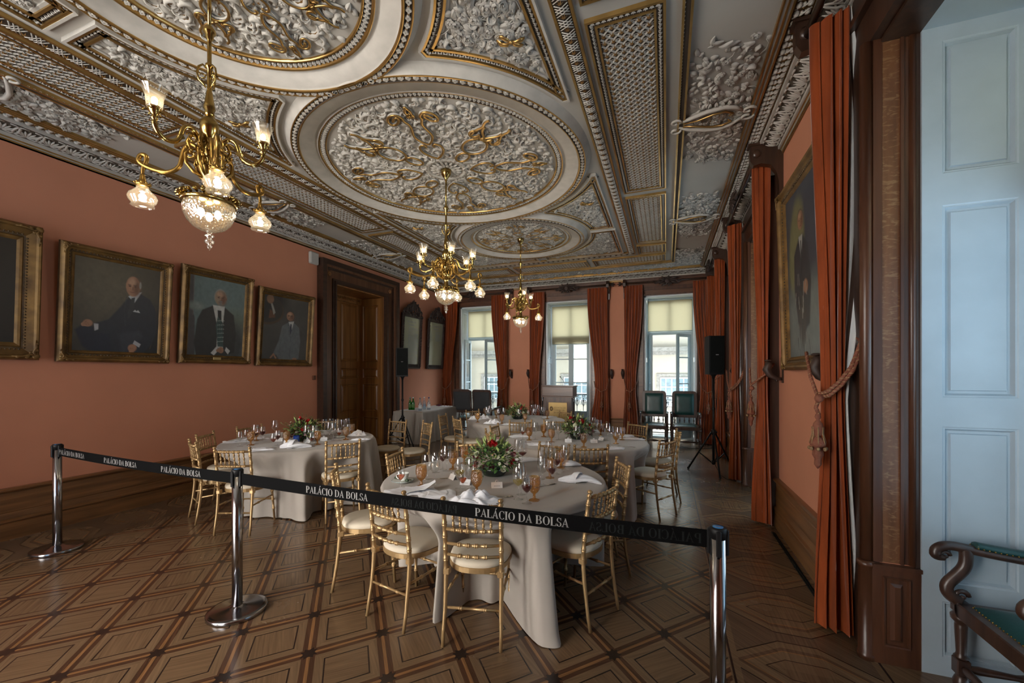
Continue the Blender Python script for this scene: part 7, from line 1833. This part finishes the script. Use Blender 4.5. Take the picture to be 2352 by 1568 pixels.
def belt(A, B, za, zb, label, spans, ghosts, h=.076):
    t = thing('barrier_belt', label, 'barrier belt'); A = np.array(A); B = np.array(B); d = (B-A)/np.linalg.norm(B-A); A2, B2 = A+d*.038, B-d*.038; L = np.linalg.norm(B2-A2); nrm = np.array((d[1], -d[0]))
    if nrm[1] > 0: nrm = -nrm
    sag = lambda q: za+(zb-za)*q-.014*4*q*(1-q)
    b = MB(); b.grid(lambda u, v: (*(A2+d*L*u), sag(u)+h*(v-.5)), 40, 2); b.grid(lambda u, v: (*(A2+d*L*u-nrm*.0016), sag(u)+h*(v-.5)), 40, 2); b.build('webbing', K['belt'], t)
    def letters(mb, u0, u1, mir):
        txt = 'PALÁCIO DA BOLSA'; W = (u1-u0)*L; hh = .042; wx = W/(textw(txt, hh, 1.0)); q = MB(); lettering(q, txt, Matrix.Identity(4), hh, wx, 0)
        V = np.concatenate(q.V); uu = (u0*L+V[:, 0])/L if not mir else (u1*L-V[:, 0])/L
        P = A2[None]+d[None]*(uu*L)[:, None]+nrm[None]*.0014; z = np.array([sag(a) for a in uu])-.023+V[:, 1]; q.V = [np.column_stack([P, z])]
        mb.F += [(a+mb.n, m, s) for a, m, s in q.F]; mb.V += q.V; mb.n += len(V)
    for a, c in spans: b = MB(); letters(b, a, c, False); b.build('belt_lettering', K['beltink'], t)
    for a, c in (ghosts or []): b = MB(); letters(b, a, c, True); b.build('belt_show_through', K['beltghost'], t)
    return t
def bu(A, B, u):     # station along A-B where the photograph's column u crosses it
    X = (u-1176)/941; c, s = math.cos(PSI), math.sin(PSI); dx, dy = X*c-s, X*s+c; A = np.array(A); B = np.array(B); D = B-A; d = D/np.linalg.norm(D); A2, B2 = A+d*.038, B-d*.038; D2 = B2-A2
    den = D2[0]*dy-D2[1]*dx; return (-(A2[0]*dy-A2[1]*dx))/den
S = lambda i, *us: [tuple(bu(PX[i], PX[i+1], u) for u in p) for p in us]
belt(PX[0], PX[1], .905, .905, 'black webbing belt printed PALÁCIO DA BOLSA between the left and middle posts', S(0, (136, 194), (239, 314), (370, 461)), None)
belt(PX[1], PX[2], .905, .915, 'black webbing belt printed PALÁCIO DA BOLSA stretched in front of the front table', S(1, (703, 845), (1091, 1307)), S(1, (898, 1050), (1352, 1612)))
# ---------------------------------------------------------------- tripod speakers
def tripod(label_s, label_b, x, y, foot, rz, sp, az, w, d, z0, z1):
    t = thing('speaker_stand', label_s, 'speaker stand', (x, y, 0)); b = MB(); b.lathe([(.018, .16), (.018, z0-.02)], 12); b.build('pole', K['black'], t)
    b = MB(); b.lathe([(.024, .62), (.032, .63), (.032, .70), (.024, .71)], 12); b.ball((.04, 0, .665), .018, 8, 6); b.build('collar', K['black'], t); b = MB(); b.lathe([(.022, 1.02), (.026, 1.03), (.026, 1.06), (.02, 1.07)], 12); b.build('height_clamp', K['black'], t)
    b = MB(); b.lathe([(.022, .14), (.03, .15), (.03, .20), (.022, .21)], 12); b.build('lower_collar', K['black'], t)
    for k in range(3):
        a = az+k*2*PI/3; c, s = math.cos(a), math.sin(a); b = MB(); b.tube([(.03*c, .03*s, .66), (foot*c, foot*s, .02)], .014, 8); o = b.build('leg', K['black'], t)
        f_ = MB(); f_.ball((foot*c, foot*s, .022), .021, 8, 6); f_.build('rubber_foot', K['black'], o)
        b = MB(); m = .55; b.tube([(.03*c, .03*s, .17), (foot*m*c, foot*m*s, .66+(.02-.66)*m)], .009, 6); b.build('brace', K['black'], t)
    t2 = thing('loudspeaker', label_b, 'loudspeaker', (x, y, 0), rz); b = MB()
    P = [(-w/2, -d/2), (w/2, -d/2), (w*.36, d/2), (-w*.36, d/2)]; b.prism(P, z0, z1); b.build('cabinet', K['black'], t2)
    b = MB(); b.bbox(-w/2+.012, w/2-.012, -d/2-.010, -d/2, z0+.03, z1-.012, .004); b.build('grille', K['cable'], t2)
    b = MB(); b.box(-.022, .022, -d/2-.012, -d/2-.0095, z0+.31, z0+.322); b.build('badge', K['beltink'], t2)
    b = MB(); b.lathe([(.02, z0-.07), (.028, z0-.03), (.05, z0-.005), (.05, z0)], 12); b.build('pole_mount', K['black'], t2)
tripod('black tripod speaker stand in the aisle by the right windows', 'black loudspeaker on the right tripod, in front of the rust curtains', .72, 7.38, .40, .30, None, 2.75, .24, .26, 1.60, 2.22)
tripod('black tripod speaker stand in front of the long drinks table', 'black loudspeaker on the left tripod, overlapping the honour board', -5.33, 7.45, .40, .55, None, -.3, .25, .26, 1.55, 2.16)
# ---------------------------------------------------------------- long drinks table
t = thing('drinks_table', 'rectangular table hidden under the taupe cloth along the left wall', 'table', (-5.55, 8.85, 0)); b = MB(); b.box(-.37, .37, -.87, .87, .715, .745); b.build('table_top', K['door'], t)
for sx in (-1, 1):
    for sy in (-1, 1): b = MB(); b.box(sx*.33-.02, sx*.33+.02, sy*.80-.02, sy*.80+.02, 0, .715); b.build('leg', K['steel'], t)
def rect_cloth(u, v):
    # perimeter of a rounded rectangle
    hx, hy = .395, .895; per = [(hx, -hy), (hx, hy), (-hx, hy), (-hx, -hy)]; q = u*4; i = int(q) % 4; f = q-int(q); x = per[i][0]*(1-f)+per[(i+1) % 4][0]*f; y = per[i][1]*(1-f)+per[(i+1) % 4][1]*f
    cf = min(f, 1-f)*(.79 if i % 2 else 1.79)
    nx, ny = ((1, 0), (0, 1), (-1, 0), (0, -1))[i]
    if v < .25: return (-5.55+x*v/.25, 8.85+y*v/.25, .75)
    w = (v-.25)/.75; z = .75-.742*w; o = w*(.018*math.sin(f*(26 if i % 2 else 52))+.012*math.sin(f*71+i)+.02)+.05*w*math.exp(-(cf/.06)**2)
    cxy = math.exp(-(cf/.05)**2)*.7
    px_ = (1 if x > 0 else -1)*cxy; py_ = (1 if y > 0 else -1)*cxy
    return (-5.55+x+o*(nx+px_*(nx == 0)), 8.85+y+o*(ny+py_*(ny == 0)), z)
b = MB(); b.grid(rect_cloth, 320, 30, wrap=True); tag(b.build('tablecloth', K['cloth']), 'taupe cloth reaching the floor over the long drinks table by the left wall', 'tablecloth')
def bottle(label, x, y, mat, cap, lab, h=.30, r=.040, group=None):
    t = thing('bottle', label, 'bottle', (x, y, .751), 0, group); b = MB(); b.lathe([(0, 0), (r*.9, 0), (r, .006), (r, h*.52), (r*.92, h*.60), (r*.5, h*.72), (.014, h*.84), (.0125, h*.94)], 18); b.build('glass', K[mat], t)
    b = MB(); b.lathe([(.015, h*.92), (.016, h*.93), (.016, h), (0, h)], 12); b.build('cap', K[cap], t)
    b = MB(); b.lathe([(r+.0006, h*.18), (r+.0006, h*.44)], 18, caps=False); b.build('label', K[lab], t)
for u, v, m, c, l, lb, s in ((942, 941, 'greenglass', 'darkwin', 'leaf', 'green glass water bottle, left of two on the drinks table', 1), (949, 941, 'greenglass', 'card', 'leaf', 'green glass water bottle, right of two on the drinks table', 1),
   (965, 943, 'blueglass', 'darkwin', 'card', 'clear water bottle nearest the front edge of the drinks table, beside the green ones', 1.02), (974.5, 940, 'blueglass', 'card', 'blueglass', 'clear water bottle in the middle of the three clear ones', 1.02), (985, 941, 'blueglass', 'blue', 'card', 'clear water bottle furthest right of the three clear ones', 1.02)):
    x, y = atz(u, v, .75); bottle(lb, x, y, m, c, l)
b = MB(); b.ball((0, 0, .02), .03, 7, 5, sc=(2.2, 1.2, .6)); b.tube([(-.08, 0, .02), (0, .02, .045), (.09, -.01, .02)], [.015, .02, .01], 6); o = b.build('dried_fruit', K['plum']); o.location = (-5.62, 9.45, .751); tag(o, 'small dark reddish bundle at the far end of the drinks table', 'bundle')
b = MB(); b.grid(lambda u, v: ((u-.5)*.2, (v-.5)*.16, .006+.012*abs(math.sin(u*7+v*5))), 14, 12); o = b.build('napkin', K['napkin']); o.location = (-5.42, 9.42, .752); tag(o, 'white napkin at the far end of the drinks table', 'napkin')
# ---------------------------------------------------------------- lectern
t = thing('lectern', 'dark wooden lectern with a brass plaque in front of the middle window', 'lectern', (-2.40, 9.62, 0)); b = MB()
b.bbox(-.36, .36, -.20, .24, 0, .10, .01); b.box(-.33, .33, -.16, .22, .10, 1.05); b.build('body', K['brown'], t)
b = MB(); b.bbox(-.385, .385, -.215, .26, 1.05, 1.08, .006); b.bbox(-.37, .37, -.20, .25, 1.08, 1.30, .006); b.bbox(-.39, .39, -.22, .27, 1.30, 1.33, .008); b.build('desk', K['brownX'], t)
b = MB()
for s in (-1, 1): b.box(s*.30-.03, s*.30+.03, -.175, -.16, .10, 1.05)
b.box(-.27, .27, -.172, -.16, .95, 1.05); b.box(-.27, .27, -.172, -.16, .10, .2); b.build('panel_frame', K['brown'], t)
b = MB(); b.bbox(-.225, .225, -.172, -.160, .38, .93, .003); pq = b.build('plaque', K['brassplate'], t)
b = MB(); M = Matrix.Translation((-.095, -.1735, .79)) @ Matrix.Rotation(PI/2, 4, 'X')
for k, tx in enumerate(('ASSOCIAÇÃO', 'COMERCIAL', 'DO PORTO')): lettering(b, tx, M @ Matrix.Translation((0, -.058*k, 0)), .036, .29/textw('ASSOCIAÇÃO', .036, 1.0))
q = MB(); q.ball((-.155, -.173, .78), .030, 12, 8, sc=(1, .08, 1.5)); q.ball((-.155, -.176, .775), .018, 10, 6, sc=(1, .1, 1.3), mat=1)
for k in range(9): a = PI*k/8; q.ball((-.155+.034*math.cos(a), -.174, .795+.040*math.sin(a)), .007, 6, 4)
for s in (-1, 1): q.tube([(-.155, -.174, .73), (-.155+s*.03, -.174, .745), (-.155+s*.04, -.174, .79)], .005, 5)
b.build('plaque_lettering', K['platetext'], pq); q.build('plaque_emblem', [K['platetext'], K['brassplate']], pq)
for s in (-1, 1):
    b = MB(); b.lathe([(.012, .12), (.016, .14), (.016, .95), (.022, .97), (.016, .99), (.024, 1.02), (.026, 1.05)], 12, (s*.375, -.16, 0)); b.build('side_column', K['steel'], t)
b = MB(); b.tube([(.12, .05, 1.33), (.10, .03, 1.43), (.03, .0, 1.52)], .005, 6); b.ball((.02, -.005, 1.535), .016, 8, 6); b.build('microphone', K['black'], t)
# ---------------------------------------------------------------- carved armchairs
def armchair(label, back='leather'):
    t = thing('armchair', label, 'armchair'); W, D = .285, .29; SH = .45; AH = .735
    def turned(mb, x, y, z0, z1, blocks=True):
        h = z1-z0; mb.lathe([(.016, z0), (.030, z0+.015), (.034, z0+.04), (.026, z0+.065), (.018, z0+.08)], 12, (x, y, 0))
        mb.bbox(x-.027, x+.027, y-.027, y+.027, z0+.08, z0+.16, .004)
        mb.lathe([(.022, z0+.16), (.030, z0+.17), (.022, z0+.18), (.020, z0+.19), (.026, z0+h*.7), (.026, z0+h*.74), (.024, z0+h*.76), (.040, z0+h*.80), (.042, z0+h*.84), (.028, z0+h*.88)], 14, (x, y, 0))
        mb.bbox(x-.030, x+.030, y-.030, y+.030, z0+h*.88, z1, .004)
    for sx in (-1, 1):
        b = MB(); turned(b, sx*W, D-.03, 0, SH); b.build('leg', K['chairwood'], t)
        b = MB(); b.bbox(sx*(W-.03)-.024, sx*(W-.03)+.024, -D-.02, -D+.03, 0, SH, .004); b.tube([(sx*(W-.03), -D+.005, SH), (sx*(W-.035), -D-.03, .70), (sx*(W-.04), -D-.07, 1.14)], .024, 6); b.build('leg', K['chairwood'], t)
    b = MB()
    b.bbox(-W, W, D-.055, D, SH-.075, SH, .006); b.bbox(-W+.02, W-.02, -D, -D+.04, SH-.07, SH, .006)
    for s in (-1, 1): b.bbox(s*W-.025*s-.02, s*W-.025*s+.02, -D, D, SH-.075, SH, .006)
    b.build('seat_frame', K['chairwood'], t)
    def seat(u, v):
        x, y = (u-.5)*2, (v-.5)*2; e = max(abs(x), abs(y)); return (x*(W-.045), y*(D-.045)+.0, SH-.002+.045*(1-e**6)*(1-.3*(x*x+y*y)/2))
    b = MB(); b.grid(seat, 20, 20); b.build('seat_pad', K['leather'], t)
    b = MB()
    for k in range(22):
        q = -1+2*(k+.5)/22
        for P in ((q*(W-.045), D-.047), (q*(W-.045), -D+.047)): b.ball((P[0], P[1], SH+.002), .0045, 5, 3)
        for s in (-1, 1): b.ball((s*(W-.047), q*(D-.045), SH+.002), .0045, 5, 3)
    b.build('seat_studs', K['brassdk'], t)
    for s in (-1, 1):
        b = MB(); x = s*(W+.0)
        Q = [(D-.02, SH), (D+.035, SH+.03), (D+.040, SH+.075), (D-.0, SH+.12), (D-.035, SH+.155), (D-.055, SH+.20), (D-.03, SH+.245), (D+.01, AH+.0)]
        Q = [(D-.02, SH+.0), (D+.025, SH+.035), (D+.03, SH+.08), (D-.01, SH+.13), (D-.045, SH+.18), (D-.05, AH-.05), (D-.045, AH-.012)]
        def sm(Q):
            Q = np.array(Q, float)
            for _ in range(2): Q = np.vstack([Q[:1], np.stack([Q[:-1]*.75+Q[1:]*.25, Q[:-1]*.25+Q[1:]*.75], 1).reshape(-1, 2), Q[-1:]])
            return Q
        b.tube([(x, y, z) for y, z in sm(Q)], .026, 8, flat=1.1)
        b.tube([(x, D-.03-.030*math.cos(a)*(1-a/9), SH+.032+.026*math.sin(a)*(1-a/9)) for a in np.linspace(0, 6, 14)], .012, 6)
        b.build('arm_support', K['chairwood'], t)
        b = MB(); A = sm([(-D-.02, AH-.05), (-.1, AH-.045), (.10, AH-.03), (D-.06, AH-.012), (D+.03, AH+.0), (D+.075, AH-.03), (D+.07, AH-.065), (D+.035, AH-.07)])
        b.tube([(x, y, z) for y, z in A], [.024]*(len(A)-8)+list(np.linspace(.026, .014, 8)), 8, flat=1.0)
        b.tube([(x, D+.035-.022*math.cos(a)*(1-a/10)+.0, AH-.055+.020*math.sin(a)*(1-a/10)) for a in np.linspace(0, 6, 12)], .010, 6)
        b.build('armrest', K['chairwood'], t)
        b = MB(); P = sm([(-D+.08, AH-.022), (-.05, AH-.018), (.10, AH-.008), (D-.08, AH+.006)]); b.tube([(x, y, z+.006) for y, z in P], [.020]+[.030]*(len(P)-2)+[.026], 10, flat=.62); b.build('arm_pad', K['leather'], t)
        b = MB()
        for k in range(20): yy = -D+.1+k*.021; b.ball((x-.029, yy, np.interp(yy, A[:, 0], A[:, 1])+.020), .0045, 5, 3); b.ball((x+.029, yy, np.interp(yy, A[:, 0], A[:, 1])+.020), .0045, 5, 3)
        b.build('arm_studs', K['brassdk'], t)
    # back: rounded frame with padded panel, spindles below
    yb = lambda z: -D-.005-.09*(z-.62)
    def rr(hw, z0, z1, r): 
        P = []
        for (cx, cz, a0) in ((hw-r, z1-r, 0), (-hw+r, z1-r, PI/2), (-hw+r*.3, z0+r*.3, PI), (hw-r*.3, z0+r*.3, 1.5*PI)):
            q = r if cz > 1 else r*.3
            for k in range(5): a = a0+k*PI/8; P.append((cx+q*math.cos(a), cz+q*math.sin(a)))
        return P
    M = Matrix.Translation((0, -D-.03, 0)) @ Matrix.Rotation(PI/2+.09, 4, 'X')
    Mt = Matrix.Translation((0, -D+.010, .60)) @ Matrix.Rotation(.10, 4, 'X') @ Matrix.Translation((0, 0, -.60)) @ Matrix.Rotation(PI/2, 4, 'X')
    b = MB(); b.prism(rr(.265, .60, 1.21, .075), -.004, .040, Mt); b.build('back_frame', K['chairwood'], t)
    def pad(name, off, sgn, mat, w_=.205):
        def f(u, v):
            x, z = (u-.5)*2, (v-.5)*2; e = max(abs(x), abs(z)); q = Mt @ Vector((x*w_, .905+z*.245, off+sgn*.030*(1-e**8))); return tuple(q)
        b = MB(); b.grid(f, 14, 16); b.build(name, mat, t)
    pad('back_pad', -.004, -1, K['leather']); pad('rear_panel', .040, 1, K['leatherbk'], .235)
    b = MB()
    for k in range(5): x = -.20+k*.10; b.lathe([(.010, SH), (.014, SH+.02), (.008, SH+.035), (.018, SH+.08), (.008, SH+.125), (.012, .605)], 8, (x, -D+.015, 0))
    b.build('back_spindles', K['chairwood'], t)
    b = MB(); b.lathe([(.012, -W+.02), (.020, -W+.05), (.014, -.08), (.026, -.03), (.026, .03), (.014, .08), (.020, W-.05), (.012, W-.02)], 10, M=Matrix.Translation((0, D-.03, .12)) @ Matrix.Rotation(PI/2, 4, 'Y')); b.build('stretcher', K['chairwood'], t)
    for s in (-1, 1): b = MB(); b.lathe([(.012, -D+.01), (.020, -.2), (.014, -.06), (.026, 0), (.014, .06), (.020, .2), (.012, D-.04)], 10, M=Matrix.Translation((s*(W-.015), 0, .12)) @ Matrix.Rotation(PI/2, 4, 'X')); b.build('stretcher', K['chairwood'], t)
    return t
a0 = armchair('carved wooden armchair with green leather pads in the right foreground, beside the white shutter'); a0.location = (1.675, 2.49, 0); a0.rotation_euler = (0, 0, PI/2)
dup(a0, (-.265, 9.97, 0), PI, 'green leather armchair before the right back window, the left one of the pair')
dup(a0, (.395, 9.97, 0), PI, 'green leather armchair before the right back window, the right one of the pair')
dup(a0, (-5.01, 9.90, 0), .06, 'armchair showing its dark rear panel before the leftmost window, nearer the left wall')
dup(a0, (-4.39, 9.86, 0), -.05, 'armchair showing its dark rear panel before the leftmost window, the right one of the two')
# ---------------------------------------------------------------- cables on the floor
b = MB()
for k in range(3): b.tube([(1.03-.012*k, y+.02*k, .006+.004*(k == 1)) for y in (3.5, 3.7, 4.0, 4.4, 4.8)] , .005, 5)
b.tube([(1.02, 4.02, .010), (1.0, 4.03, .012)], .012, 6)
tag(b.build('cables', K['cable']), 'bundle of thin black cables along the foot of the right wall', 'cables')
b = MB(); b.tube([(.74, 7.35, .14), (.80, 7.2, .02), (.86, 7.0, .006), (.98, 6.95, .006), (1.02, 7.3, .006)], .004, 5); tag(b.build('speaker_cable', K['cable']), 'thin black cable trailing from the right tripod speaker to the wall', 'cable')
b = MB(); b.tube([(.3, 9.75, .006), (.5, 9.6, .006), (.75, 9.68, .006), (.95, 9.8, .006)], .004, 5); tag(b.build('floor_cable', K['cable']), 'thin cable lying on the floor before the right back window', 'cable')
tag(MB().bbox(XR-.06, XR-.052+.02, 3.22, 3.30, .62, .74, .004).build('socket_box', K['cream_dev']), 'small grey socket between the foreground curtain and the oak jamb', 'socket')
